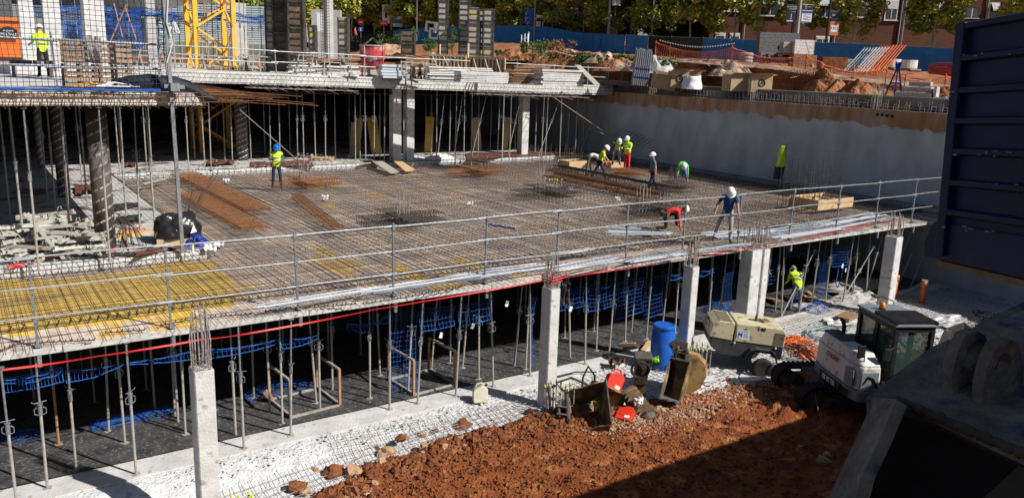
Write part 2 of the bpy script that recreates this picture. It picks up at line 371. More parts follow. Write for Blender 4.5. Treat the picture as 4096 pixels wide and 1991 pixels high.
# --- terrain behind the wall: lofted rows, (pixel column, row y, depth)
def xat(px, py, X): return on(px, py, 0, X)
cols = [-400, 600, 1300, 1600, 1900, 2150, 2330, 2500, 2700, 2900, 3120, 3400, 3640, 3870, 4200, 5200]
crest = {1300: (250, 78), 1600: (236, 74), 1900: (215, 70), 2150: (207, 66), 2330: (212, 60), 2500: (223, 54), 2700: (238, 51), 2900: (252, 47), 3120: (267, 45), 3400: (309, 43), 3640: (332, 41), 3870: (356, 40), 4200: (385, 37), 5200: (470, 30), 600: (262, 82), -400: (300, 90)}
fence = {1300: (225, 118), 1600: (178, 108), 1900: (170, 102), 2150: (172, 97), 2330: (207, 91), 2500: (220, 84), 2700: (232, 80), 2900: (242, 77), 3120: (253, 74), 3400: (270, 70), 3640: (285, 67), 3870: (303, 63), 4200: (322, 57), 5200: (390, 45), 600: (240, 130), -400: (230, 140)}
rows = []
def foot(px):
    if px < 2300:
        p = dep(px, crest[px][0] + 60, crest[px][1] - 8); return V((p.x, p.y, min(p.z, 7.5)))
    p = dep(px, *crest[px]); return V((38.6 + .3 * nz(px, 0, 0, .01), p.y - 2.4 * (p.x - 38) / 8, 7.55))
def inner(px):
    f_ = foot(px)
    if px < 2300: return V((f_.x - 2, f_.y - 3, 7.3))
    return V((35.3, f_.y - 1.5, 7.5))
for px in cols:
    a = inner(px); b = foot(px); c = dep(px, *crest[px]); d = dep(px, *fence[px]); r = ray(px, 260); e = V((d.x, d.y, d.z)) + V((r.x, r.y, 0)).normalized() * 14; e.z = d.z + .1
    g = e + V((r.x, r.y, 0)).normalized() * 500
    rows.append([a, b, c, d, e, g])
mb = MB()
cnt = [2, 10, 14, 6, 4]
def smooth_grid():
    NU = 14; vs = []; cols_n = (len(cols) - 1) * NU + 1
    for i in range(cols_n):
        k = min(i // NU, len(cols) - 2); t = (i - k * NU) / NU
        line = []
        for j in range(5):
            for q in range(cnt[j]):
                u = q / cnt[j]
                p = (rows[k][j] * (1 - t) + rows[k + 1][j] * t) * (1 - u) + (rows[k][j + 1] * (1 - t) + rows[k + 1][j + 1] * t) * u
                amp = (.02, .28, .16, .03, 0)[j]
                p = p + V((0, 0, amp * (nz(p.x, p.y, 0, .7) + .5 * nz(p.x, p.y, 0, 2.1))))
                if j == 1: p = p + V((.35 * nz(p.y, u * 3, 0, 1.1), 0, .15 * math.sin(u * math.pi)))
                line.append(p)
        line.append(rows[k][5] * (1 - t) + rows[k + 1][5] * t)
        vs.append(line)
    m = len(vs[0]); flat = [p for l in vs for p in l]
    fs = [(i * m + j, (i + 1) * m + j, (i + 1) * m + j + 1, i * m + j + 1) for i in range(cols_n - 1) for j in range(m - 1)]
    mb.add(flat, fs)
smooth_grid(); mb.build('hillside', 'soil_bank', smooth=True)['kind'] = 'structure'
# shelf directly behind the wall
mb = MB(); mb.box((37.2, 22, 7.3), (4.2, 62, .6)); mb.build('wall_shelf_ground', 'soil_bank')['kind'] = 'structure'

M('beam_grey', (.42, .41, .39), (.62, .6, .57), scale=5, bump=.3, c3=(.3, .26, .22), s3=8, t3=.6)
# --- formwork deck
dk = thing('formwork_deck', 'wide plywood formwork deck under the reinforcement mats', 'formwork deck', (0, 0, 0))
mb = MB(); mb.box((14.2, 19.95, 2.96), (40.36, 5.8, .08)); mb.box((19.95, 31.12, 2.96), (28.86, 16.53, .08)); mb.build('plywood_panels', 'deck_ply', dk)
mb = MB()
x = -6.0
while x < 33:
    l = 2.45; mb.box((x + l / 2, 17.02, 2.94 + .012 * nz(x, 0, 0, 1)), (l - .02, .06, .12)); x += l
mb.build('edge_beam', 'beam_grey', dk)
mb = MB()
for yy in (17.35, 19.4, 21.5, 23.6, 26, 28.4, 31): mb.box((14.2, yy, 2.85), (40.2, .1, .14))
mb.build('joist', 'wood_brown', dk)
# reinforcement mats
def bars_mat(x0, x1, y0, y1, z, stp, seed, over=0.0, hook=False, jit=.012):
    rnd = random.Random(seed); mb = MB()
    y = y0
    while y < y1:
        pts = []; k = max(2, int((x1 - x0) / 1.6)); yo = rnd.uniform(-.03, .03); a = x0; b = x1
        if rnd.random() < .25: b = x1 - rnd.uniform(0, 6)
        for i in range(k + 1):
            xx = a + (b - a) * i / k; pts.append((xx, y + yo + jit * nz(xx, y, seed, 1.5), z + .012 * nz(xx, y, seed + 5, .8) + .006))
        mb.path(pts, .007, 3, caps=False); y += stp * rnd.uniform(.85, 1.15)
    x = x0
    while x < x1:
        pts = []; k = max(2, int((y1 - y0) / 1.6)); xo = rnd.uniform(-.02, .02)
        for i in range(k + 1):
            yy = y0 - over * rnd.uniform(.85, 1.15) * (i == 0) + (y1 - y0) * i / k; pts.append((x + xo + jit * nz(x, yy, seed, 1.5) * 1.2, yy, z + .02 + .012 * nz(x, yy, seed, .8)))
        if hook:
            p = pts[0]; pts = [(p[0] + .02, p[1] + .16, p[2] + .13), (p[0], p[1], p[2])] + pts[1:] if False else [(p[0], p[1] + .1, p[2] - .01), (p[0] + .005, p[1] - .0, p[2] - .0)] + pts[1:]
        mb.path(pts, .007, 3, caps=False); x += stp * rnd.uniform(.85, 1.15)
    return mb
for nm, a, lb in (('lower', (-4.5, 34.1, 18.35, 22.7, 3.03, .16, 1), 'lower'), ('upper', (-4.5, 34.1, 18.6, 22.7, 3.17, .22, 2), 'upper')):
    mb = bars_mat(*a, over=1.55 if nm == 'lower' else -.05); o = mb.build('rebar_mat', 'rebar')
    tag(o, 'fine rusty %s reinforcement mat over the front strip of the deck' % lb, 'rebar mat', 'reinforcement mats on the deck')
for nm, a, lb in (('lower', (5.6, 34.1, 22.7, 39.2, 3.03, .19, 3), 'lower'), ('upper', (5.7, 34.1, 22.7, 39.2, 3.17, .24, 4), 'upper')):
    mb = bars_mat(*a); o = mb.build('rebar_mat', 'rebar')
    tag(o, 'fine rusty %s reinforcement mat over the rear part of the deck' % lb, 'rebar mat', 'reinforcement mats on the deck')
# bent edge bars with V hooks along the open edges
def vhooks(x0, x1, yc, zc, ln=.5, h=.2, stp=.2, axis=0, rnd=random.Random(3)):
    mb = MB(); x = x0
    while x < x1:
        d = rnd.uniform(-.03, .03)
        pts = [(x - .1 + d, yc + ln, zc + h), (x + d, yc, zc + h * .95), (x + .04 + d, yc - .02, zc + h * .5), (x + d, yc, zc + .01), (x + .08 + d, yc + ln, zc + .01)]
        if axis: pts = [(p[1], p[0], p[2]) for p in pts]
        mb.path(pts, .009, 4); x += stp * rnd.uniform(.8, 1.2)
    for dz in (.02, h):
        a, b = (x0, yc + .04, zc + dz), (x1, yc + .04, zc + dz)
        if axis: a, b = (a[1], a[0], a[2]), (b[1], b[0], b[2])
        mb.path([a, b], .01, 4)
    return mb
o = vhooks(-4, 34, 18.3, 3.02, ln=.4, h=.16, stp=.19).build('edge_rebar', 'rebar_dark'); tag(o, 'zigzag bent edge bars along the front rim of the deck', 'rebar')
o = vhooks(17.3, 39, 33.9, 3.02, ln=.4, h=.26, axis=1).build('edge_rebar', 'rebar_dark'); tag(o, 'row of bent edge bars on the deck against the retaining wall', 'rebar')
# wavy chains of spacers on the front boards
def spacer_chain(pts, label):
    mb = MB()
    P = []
    for (a, b) in zip(pts, pts[1:]):
        a = at(*a, 3.06); b = at(*b, 3.06); k = max(2, int((b - a).length / .1))
        for i in range(k): P.append(a.lerp(b, i / k))
    for i, p in enumerate(P):
        s_ = 1 if i % 2 else -1
        q = V((p.x, p.y + .05 * nz(p.x, p.y, 0, 1.5) + .02 * s_, p.z)); P[i] = q
        mb.path([q + V((0, -.03, 0)), q + V((.02, 0, .05)), q + V((0, .03, 0))], .008, 3)
    mb.path(P, .013, 4); tag(mb.build('spacer_chain', 'rebar_dark'), label, 'spacer', 'wavy bar spacers lying on the deck edge')
for pts, lb in ((((0, 1405), (70, 1375), (400, 1357)), 'black wavy spacer lying nearest the left frame edge of the deck'), (((420, 1330), (600, 1318)), 'short black wavy spacer on yellow boards left of the first column bars'),
                (((640, 1300), (780, 1275), (1020, 1252)), 'black wavy spacer beside the first column bars on the deck edge'), (((1060, 1245), (1200, 1232), (1440, 1215)), 'black wavy spacer along the rim before the grey conduits'),
                (((1450, 1215), (1620, 1190), (1870, 1140)), 'long black wavy spacer on the rim in the middle of the deck')):
    spacer_chain(pts, lb)
# ================================================================ COLUMNS with starter bars
def chamfer_rect(wx, wy, c=.02):
    a, b = wx / 2, wy / 2
    return [(-a + c, -b), (a - c, -b), (a, -b + c), (a, b - c), (a - c, b), (-a + c, b), (-a, b - c), (-a, -b + c)]
def column(x, y, z0, z1, wx, wy, label, bars=True, mname='concrete_light', barh=.85, lean=0.0, group='concrete columns'):
    t = thing('concrete_column', label, 'column', (x, y, z0), 0, group)
    mb = MB(); mb.prism(chamfer_rect(wx, wy), z1 - z0); mb.build('shaft', mname, t)
    if bars:
        rnd = random.Random(int(x * 10)); mb = MB(); h = z1 - z0
        spots = [(-1, -1), (0, -1), (1, -1), (1, 0), (1, 1), (0, 1), (-1, 1), (-1, 0), (-.5, -1), (.5, 1), (1, -.4), (-1, .4)]
        for (a, b) in spots:
            px, py = a * (wx / 2 - .05), b * (wy / 2 - .05); top = barh * rnd.uniform(.85, 1.12)
            mb.path([(px, py, h - .05), (px + rnd.uniform(-.02, .02), py + rnd.uniform(-.02, .02), h + top * .5), (px * .85 + rnd.uniform(-.03, .03), py * .85 + rnd.uniform(-.03, .03), h + top)], .013, 5)
        mb.build('starter_bars', 'rebar_grey', t)
        mb = MB()
        for zz in (.04, .12, .2):
            a, b = wx / 2 - .03, wy / 2 - .03; mb.path([(-a, -b, h + zz), (a, -b, h + zz), (a, b, h + zz), (-a, b, h + zz)], .008, 4, closed=True)
        mb.build('stirrup', 'rebar_grey', t)
    return t
column(3.3, 14.5, -.7, 3.02, .35, .42, 'pale concrete column at the lower left with long rusty bars rising above the deck edge', barh=1.1)
column(12.02, 15.6, -.35, 3.14, .3, .4, 'concrete column with red tape knotted round its top bars beside the digger buckets')
column(17.4, 15.95, -.3, 3.02, .28, .38, 'concrete column standing between the blue barrel and the trailer compressor')
column(21.2, 16.9, -.2, 2.96, .5, .5, 'left one of the twin concrete columns behind the compressor')
column(21.64, 16.86, -.2, 2.96, .3, .5, 'right one of the twin concrete columns behind the compressor')
column(27.85, 15.95, -.5, 2.96, .42, .46, 'concrete column behind the small white excavator')
# lower ones at the back storey and on the upper level
for (x, lb) in ((19.72, 'left one of the twin columns under the back slab beside stacked boards'), (20.52, 'right one of the twin columns under the back slab')):
    column(x, 39.95, 3.3, 7.2, .5 if x < 20 else .46, .5, lb, bars=False, group='columns under the back slab')
column(28.6, 40.6, 3.3, 7.1, .5, .5, 'single column under the back slab near the retaining wall', bars=False, group='columns under the back slab')

# ================================================================ PROPS
def make_prop(H, label, group, mu='galv', ml='prop_dusty', split=.6):
    t = thing('steel_prop', label, 'prop', (0, 0, 0), 0, group); zc = H * split
    mb = MB(); mb.tube((0, 0, .01), (0, 0, zc), .028, 8); mb.build('outer_tube', ml, t)
    mb = MB(); mb.tube((0, 0, zc), (0, 0, H - .01), .021, 8)
    mb.build('inner_tube', mu, t)
    mb = MB(); mb.tube((0, 0, zc - .16), (0, 0, zc + .05), .04, 8); mb.tube((0, 0, zc + .05), (0, 0, zc + .07), .055, 8); mb.build('collar', 'galv', t)
    mb = MB(); mb.path([(.05, 0, zc + .0), (.1, 0, zc - .03), (.1, 0, zc - .13), (.04, 0, zc - .16)], .009, 5); mb.path([(-.05, 0, zc), (-.1, 0, zc - .03), (-.1, 0, zc - .13), (-.04, 0, zc - .16)], .009, 5); mb.path([(-.12, -.05, zc + .1), (.1, .04, zc + .1), (.14, .04, zc + .14)], .008, 4); mb.build('handle', 'galv', t)
    mb = MB(); mb.prism(chamfer_rect(.15, .15, .02), .008); mb.build('base_plate', ml, t)
    mb = MB(); mb.prism(chamfer_rect(.12, .12, .02), .008, Matrix.Translation((0, 0, H - .008))); mb.build('top_plate', mu, t)
    return t
LABG = 'steel prop standing under the front strip of the deck'
pf = make_prop(2.86, LABG, 'props under the front of the deck')
pf_r = make_prop(2.86, 'steel prop with a rusty orange lower tube under the deck left of the first column', 'props under the front of the deck', ml='prop_rusty')
rnd = random.Random(11); first = True
for (px, py) in ((70, 2040), (190, 1950), (305, 1880), (235, 1775), (435, 1725), (500, 1770), (545, 1895), (700, 1660), (713, 1688), (742, 1735), (855, 1640), (943, 1738), (976, 1792),
  (1015, 1590), (1080, 1650), (1130, 1695), (1163, 1740), (1265, 1610), (1280, 1637), (1480, 1592), (1520, 1500), (1558, 1636), (1632, 1570), (1670, 1613), (1725, 1485), (1823, 1582), (1850, 1470), (1915, 1515), (1973, 1545), (1800, 1450),
  (2057, 1462), (2103, 1475), (2120, 1503), (2258, 1350), (2280, 1430), (2340, 1455), (2375, 1323), (2385, 1402), (2435, 1430), (2500, 1365), (2525, 1328), (2585, 1355), (2830, 1335), (2870, 1310), (3100, 1250), (3125, 1265), (3195, 1250), (3245, 1220), (3300, 1210), (3370, 1215), (3410, 1190), (3465, 1165), (3045, 1275), (2650, 1300), (2700, 1330), (2700, 1290), (2950, 1290), (1330, 1560), (620, 1640)):
    p = at(px, py, .03); o = None
    if (px, py) == (235, 1775) : pf_r.location = p; continue
    if first: pf.location = p; o = pf; first = False
    else: o = dup(pf, p)
    if p.x > 9 or rnd.random() < .15: o.rotation_euler = (R(rnd.uniform(-3, 3)), R(rnd.uniform(-3.5, 3.5)), rnd.uniform(0, 6))
    else: o.rotation_euler = (R(rnd.uniform(-.5, .5)), R(rnd.uniform(-.5, .5)), rnd.uniform(0, 6))
for x in [1.2 + 1.17 * k for k in range(28)]:
    for y in (21.4, 23.2):
        dup(pf, (x + rnd.uniform(-.2, .2), y + rnd.uniform(-.15, .15), .03), (0, R(rnd.uniform(-1, 1)), rnd.uniform(0, 6)), 'steel prop in the dark back rows under the front strip of the deck')
FM = ((790, 'the first column'), (2150, 'the taped column'), (2740, 'the third column'), (3010, 'the twin columns'), (3540, 'the last column'))
single_out([o for o in COL.objects if o.get('group') == 'props under the front of the deck' and o is not pf_r], 'prop', FM, ((17.7, 'front-row steel'), (18.75, 'second-row steel'), (20.4, 'third-row steel'), (22.3, 'shaded fourth-row'), (99, 'shaded fifth-row')), ' under the deck')
# leaning props at the right end
for (a, b) in (((3125, 1265), (3285, 1015)), ((3465, 1165), (3540, 930)), ((3360, 1215), (3545, 925)), ((3540, 1180), (3655, 935)), ((3585, 1155), (3705, 915)), ((3640, 1150), (3750, 900)),):
    p = at(a[0], a[1], 0.0); q = on(b[0], b[1], 1, p.y + .2)
    d = (V((q.x, q.y, 2.86)) - V((p.x, p.y, 0))); qt = V((0, 0, 1)).rotation_difference(d.normalized())
    dup(pf, p, tuple(qt.to_euler()), 'steel prop leaning in the shade under the right end of the deck', 'leaning props at the right end')
single_out([o for o in COL.objects if o.get('group') == 'leaning props at the right end'], 'leaning steel prop', ((3540, 'the last column'),), ((99, 'shaded'),), ' under the deck')
# back storey props 3.3 -> 7.2
pb = make_prop(3.86, 'tall thin prop standing under the back slab', 'props under the back slab'); first = True
for px, py in ((1005, 648), (1083, 650), (1120, 650), (1190, 652), (1216, 655), (1262, 645), (1302, 650), (1342, 640), (1422, 648), (1440, 640), (1463, 650), (1497, 650), (1520, 640), (1537, 650), (1573, 636), (1597, 640), (1616, 652),
               (1724, 622), (1745, 640), (1797, 632), (1820, 655), (1855, 640), (1885, 660), (1912, 620), (1990, 625), (2008, 640), (2007, 648), (2037, 650), (2100, 618), (2140, 612), (2165, 640), (2180, 640), (2238, 625), (2270, 612), (2300, 618), (2330, 610), (2060, 600), (1960, 600), (1700, 600), (1395, 610), (1250, 612), (1150, 615), (1040, 615)):
    p = at(px, py, 3.3)
    if p.y > 41.5: p.y = min(p.y, 44.5)
    if first: pb.location = p; o = pb; first = False
    else: o = dup(pb, p)
    o.rotation_euler = (R(rnd.uniform(-.6, .6)), R(rnd.uniform(-.6, .6)), rnd.uniform(0, 6))
for a, b in (((1885, 640), (1945, 385)), ((2030, 645), (2082, 395)), ((2155, 625), (2243, 390)), ((2320, 615), (2402, 395)), ((2350, 620), (2455, 400)), ((1815, 640), (1850, 385)), ((1750, 640), (1778, 385))):
    p = at(a[0], a[1], 3.3); p.y = 40.3; p = on(a[0], a[1], 1, 40.3); p.z = 3.3; q = on(b[0], b[1], 1, 40.0)
    d = q - p; qt = V((0, 0, 1)).rotation_difference(d.normalized())
    dup(pb, p, tuple(qt.to_euler()), 'tall prop leaning to the right under the back slab', 'leaning props under the back slab', (1, 1, d.length / 3.86))
BM = ((1100, 'the man in the blue helmet'), (1430, 'the left tilted board'), (1670, 'the twin columns'), (2120, 'the single column'))
single_out([o for o in COL.objects if o.get('group') == 'props under the back slab'], 'tall prop', BM, ((40.9, 'front-row'), (42.2, 'second-row'), (99, 'deeper')), ' under the back slab')
single_out([o for o in COL.objects if o.get('group') == 'leaning props under the back slab'], 'tall leaning prop', BM, ((99, 'right-tilting'),), ' under the back slab')
# left block props
pl_ = make_prop(3.88, 'tall prop standing under the upper left slab', 'props under the upper left slab'); first = True
for px, py in ((155, 1080), (100, 1010), (285, 1017), (440, 1045), (560, 925), (625, 965), (45, 900), (350, 820), (225, 870), (190, 800), (505, 860), (590, 820), (640, 790), (700, 740), (735, 700), (755, 680), (820, 668), (845, 680), (780, 640), (930, 655), (610, 700), (480, 700), (385, 690), (330, 740), (130, 760), (60, 690), (250, 640), (900, 640)):
    p = at(px, py, 3.3)
    if p.x > 5.4 and p.y < 38.6: p.y = max(p.y, 39.7)
    if first: pl_.location = p; o = pl_; first = False
    else: o = dup(pl_, p)
    o.rotation_euler = (R(rnd.uniform(-.8, .8)), R(rnd.uniform(-.8, .8)), rnd.uniform(0, 6))

single_out([o for o in COL.objects if o.get('group') == 'props under the upper left slab'], 'tall prop', ((262, 'the middle tube'), (425, 'the biggest tube'), (690, 'the tall pole')), ((23.3, 'front-edge'), (25.5, 'near'), (30, 'middle'), (36, 'deeper'), (99, 'far')), ' under the left slab')
# ================================================================ GUARDRAILS
def guardrail(pts, zrail, label, zb, ztop, name='guardrail', mname='galv', r=.02, over=.25, bent=0):
    """pts = list of post feet; separate post children, one rail child per height"""
    root = thing(name, label, 'guardrail', pts[0]); o0 = V(pts[0]); rn = random.Random(len(pts))
    for p in pts:
        p = V(p) - o0; mb = MB(); l = V((rn.uniform(-.03, .03), rn.uniform(-.03, .03), 0)) * 2
        mb.beam(p + V((0, 0, zb)), p + l + V((0, 0, ztop)), .04, .04)
        for z in zrail: mb.box(p + l * (z / ztop) + V((0, 0, z - .05)), (.07, .09, .1))
        mb.build('post', mname, root)
    for z in zrail:
        for a, b in zip(pts, pts[1:]):
            a, b = V(a) - o0, V(b) - o0; d = (b - a).normalized()
            mb = MB(); j = rn.uniform(-.03, .03)
            mb.tube(a - d * over + V((0, -.03, z + j)), b + d * .08 + V((0, -.03, z + rn.uniform(-.03, .03))), r, 8)
            mb.build('rail', mname, root)
    return root
X0 = [-4, -1.5, .95, 3.35, 6.05, 8.4, 11.0, 13.35, 15.9, 18.2, 20.75, 23.35, 26.0, 28.5, 30.95, 33.3]
guardrail([(x, 17.12, 2.8) for x in X0], (.78, 1.35, 1.95), 'long three-rail galvanised guardrail along the front edge of the deck', 0, 2.02)
# grey post clamps under the deck rim
gr = thing('guardrail_clamps', 'small grey clamps holding the guardrail posts to the deck rim', 'clamps', (0, 16.95, 2.75)); 
for x in X0:
    mb = MB(); mb.box((x, .05, .02), (.07, .07, .24)); mb.box((x, .13, .3), (.1, .16, .04)); mb.build('clamp', 'galv', gr)
# red tape along the rim
mb = MB(); P = []
tp = [(0, 1480), (390, 1424), (800, 1358), (1024, 1328), (1500, 1237), (2180, 1120), (2400, 1087), (2735, 1035), (3030, 984), (3300, 935), (3545, 880)]
for a, b in zip(tp, tp[1:]):
    A = on(*a, 1, 16.85); B = on(*b, 1, 16.85)
    if not P:
        P.append(A + (A - B) * .8)
    for k in range(6):
        t_ = k / 6; q = A.lerp(B, t_); q.z -= .015 * math.sin(t_ * math.pi); P.append(q)
P.append(on(3578, 878, 1, 16.6))
vs_ = []; fs_ = []
for i, q in enumerate(P):
    tw = .5 * math.sin(i * .7); vs_ += [q + V((0, .02 * tw, .017)), q - V((0, .02 * tw, .017))]
    if i: fs_.append((2 * i - 2, 2 * i - 1, 2 * i + 1, 2 * i))
mb.add(vs_, fs_); tag(mb.build('red_tape', 'red_tape'), 'red warning tape strung along the front edge of the deck', 'tape')
# red knot and rag on column two
mb = MB()
for k in range(3): mb.path([(11.84 + .02 * k, 15.38, 3.3 + .07 * k), (12.2, 15.4, 3.34 + .06 * k), (12.18, 15.82, 3.32 + .08 * k), (11.86, 15.8, 3.3 + .07 * k)], .011, 4, closed=True)
mb.path([(11.86, 15.36, 3.4), (11.8, 15.3, 3.6), (11.88, 15.34, 3.72)], .014, 4); mb.path([(12.1, 15.4, 3.4), (12.5, 15.6, 3.35), (12.7, 15.9, 3.4)], .015, 4)
tag(mb.build('tape_knot', 'red_tape'), 'red tape wound round the bars of the column by the digger buckets', 'tape')
def cloth(name, label, cat, mname, origin, w_, h_, seed, depth=.12, parent=None, nu=12, nv=14):
    def fn(u, v):
        k = 1 - .25 * v
        return ((u - .5) * w_ * k + .05 * nz(u * 3, v * 3, seed), depth * nz(u * 4, v * 2.5, seed + 3) + .04 * math.sin(u * 14), -v * h_ + .06 * nz(u * 5, 0, seed))
    mb = MB(); mb.sheet(fn, nu, nv); o = mb.build(name, mname, parent, smooth=True, loc=origin)
    s_ = o.modifiers.new('s', 'SOLIDIFY'); s_.thickness = .012
    if label: tag(o, label, cat)
    return o
M('rag_black', (.02, .02, .022), (.07, .07, .07), rough=.8, scale=8)
cloth('rag', 'black cloth hanging from the taped column bars', 'cloth', 'rag_black', (12.35, 15.45, 3.25), .28, .55, 3)

# ================================================================ BLUE NETS under the deck
def net(P, label, nu, nv, mname='blue_net', r=.0038, seed=0, wob=.045, group=None, edge=.009, name='safety_net', n=3):
    """P(u,v) surface; strings along both directions"""
    mb = MB(); K = 3
    def q(u, v):
        p = V(P(u, v)); a = V((nz(u * 3, v * 3, seed, 1.7), nz(u * 3, v * 3, seed + 7, 1.7), nz(u * 3, v * 3, seed + 13, 1.7))) * wob
        return p + a
    for i in range(nu + 1):
        mb.path([q(i / nu, j / (nv * 2)) for j in range(nv * 2 + 1)], edge if i in (0, nu) else r, n, caps=False)
    for j in range(nv + 1):
        mb.path([q(i / (nu * 2), j / nv) for i in range(nu * 2 + 1)], edge if j in (0, nv) else r, n, caps=False)
    return tag(mb.build(name, mname), label, 'net', group)
def hang(a, b, drop0, drop1, belly, out=.15):
    a, b = V(a), V(b)
    def f(u, v):
        t = a.lerp(b, u); top = t.z - belly * math.sin(u * math.pi); h = drop0 + (drop1 - drop0) * u
        return V((t.x, t.y + out * math.sin(v * math.pi), top - v * h * (.55 + .45 * math.sin(u * math.pi)) if belly else top - v * h))
    return f
G = 'blue nets slung between the props'
def N2(a, b, Y, d0, d1, belly, nu, nv, lb, seed, **k):
    A = on(*a, 1, Y); B = on(*b, 1, Y); return net(hang(A, B, d0, d1, belly), lb, nu, nv, seed=seed, group=G, **k)
N2((12, 1520), (248, 1475), 17.6, .12, .1, .05, 16, 4, 'blue net bunched between props at the left frame edge', 1)
def N3(a, b, Y, d0, d1, sag, nu, nv, lb, seed, **k):
    A = on(*a, 1, Y); B = on(*b, 1, Y)
    def f(u, v):
        t = A.lerp(B, u); return V((t.x, t.y + .12 * math.sin(v * 3), t.z - sag * math.sin(u * math.pi) - v * (d0 + (d1 - d0) * u)))
    k.setdefault('wob', .018); return net(f, lb, max(2, int(nu * .9)), max(2, int(nv * .9)), seed=seed, group=G, **k)
N3((12, 1515), (250, 1470), 17.6, .3, .3, .02, 18, 3, 'blue net gathered like a shelf between the two leftmost prop pairs', 2)
N3((262, 1480), (495, 1448), 17.7, .28, .06, .06, 16, 3, 'blue net tapering towards the second row of props at left', 3)
N3((520, 1450), (770, 1405), 17.6, .05, .18, .02, 18, 3, 'thin stretched blue net left of the first column', 4)
N3((800, 1400), (1120, 1355), 17.6, .22, .1, .06, 20, 3, 'thin stretched blue net right of the first column', 5)
N3((1130, 1355), (1270, 1340), 17.8, .25, .1, .05, 9, 4, 'small curved blue net hanging right of the first column', 6)
N3((1395, 1290), (1560, 1255), 18.0, .22, .1, .16, 14, 5, 'tangled blue net bundle under the middle of the deck', 7, wob=.14)
N3((1570, 1260), (1672, 1245), 18.1, 2.1, 2.1, 0, 9, 18, 'long blue net hanging down to a steel frame', 8)
N3((1688, 1235), (1822, 1222), 17.7, .62, .55, .02, 11, 6, 'square blue net with a white tag between two props', 9)
N3((1843, 1218), (1968, 1205), 17.7, .62, .5, .02, 11, 6, 'square blue net hanging left of the taped column', 10)
N3((2135, 1190), (2145, 1186), 17.6, 2.0, 2.0, 0, 2, 14, 'narrow blue net strip beside the taped column', 11)
N3((2240, 1160), (2345, 1145), 17.7, .62, .6, .02, 9, 6, 'blue net with a white tag right of the taped column', 12)
N3((2362, 1140), (2465, 1130), 17.7, .8, .7, .05, 9, 8, 'blue net hung between props below the rail in the middle right', 13)
N3((2475, 1128), (2580, 1110), 17.7, 1.2, 1.1, 0, 9, 11, 'tall blue net hanging over dark floor left of the blue barrel', 14)
N3((2590, 1110), (2665, 1100), 18.2, 1.4, 1.3, 0, 8, 12, 'deep blue net behind the blue barrel', 15)
N3((2680, 1100), (2860, 1070), 17.6, .16, .12, .08, 16, 4, 'blue net rope bundle right of the third column', 16, wob=.12)
N3((2858, 1065), (2945, 1055), 17.9, 2.0, 1.4, 0, 9, 16, 'long blue net beside the twin columns', 17)
N3((3070, 1045), (3120, 1040), 18.6, .9, .9, 0, 6, 8, 'blue net in the shade right of the twin columns', 18)
N3((3135, 1005), (3290, 1008), 18.4, .1, .1, .05, 14, 3, 'blue net gathered above the man in hi-vis', 19, wob=.1)
N3((3280, 1010), (3335, 1000), 18.3, 2.3, 1.8, 0, 7, 20, 'long blue net hanging right of the man in hi-vis', 20)
N3((3340, 990), (3408, 985), 17.8, .75, .75, 0, 8, 8, 'square blue net hanging near the right end of the deck', 21)
mb = MB(); A = on(3355, 1060, 1, 17.7); mb.path([A, A + V((0, 0, -.3)), A + V((-.05, 0, -.7)), A + V((.1, 0, -.9)), A + V((.25, 0, -.6)), A + V((.3, 0, -.1))], .02, 5)
tag(mb.build('net_tail', 'blue_net'), 'loose blue net tail dangling with paper tags', 'net', G)
for (px, py, lb) in ((1891, 1304, 'under the square net left of the taped column'), (2028, 1215, 'left of the taped column'), (2283, 1235, 'right of the taped column'), (3370, 1063, 'on the net at the right end'), (3382, 1080, 'on the dangling net tail'), (1765, 1340, 'below the net in the middle')):
    p = on(px, py, 1, 17.6); mb = MB(); mb.box((0, 0, 0), (.1, .006, .15), rot=Matrix.Rotation(.3, 3, 'Y')); mb.box((0, -.004, .02), (.06, .004, .03), rot=Matrix.Rotation(.3, 3, 'Y')); 
    tag(mb.build('paper_tag', 'white_plastic', loc=p), 'white paper tag ' + lb, 'tag', 'white tags on the blue nets')
def heap_net(c, rx, ry, h, lb, seed, mname='blue_net', nlines=34, r=.005, name='net_heap', cat='net'):
    mb = MB(); rn = random.Random(seed)
    for k in range(nlines):
        x, y = rn.uniform(-1, 1), rn.uniform(-1, 1); P = []
        a = rn.uniform(0, 6.28)
        for i in range(9):
            rr = math.hypot(x, y); z = h * max(0, 1 - rr * rr) * rn.uniform(.4, 1) + .01
            P.append((c[0] + x * rx, c[1] + y * ry, c[2] + z)); a += rn.uniform(-1.2, 1.2); x = max(-1, min(1, x + .25 * math.cos(a))); y = max(-1, min(1, y + .25 * math.sin(a)))
        mb.path(P, r, 3)
    return tag(mb.build(name, mname), lb, cat)
heap_net(at(90, 1748, .05), .4, .3, .2, 'small blue net heap on the floor at the left', 1)
heap_net(at(530, 1670, .05), .9, .3, .12, 'blue net fallen on the dark floor left of the first column', 2, nlines=70)
heap_net(at(1110, 1560, .05), .9, .4, .3, 'blue net lying behind the props right of the first column', 3, nlines=70)
heap_net(at(3265, 1240, .05), .5, .4, .35, 'blue net heap on rubble by the man in hi-vis', 4, nlines=60)
heap_net(at(2870, 1245, .05), .5, .5, .4, 'blue net heap beside the twin columns', 5, nlines=60)

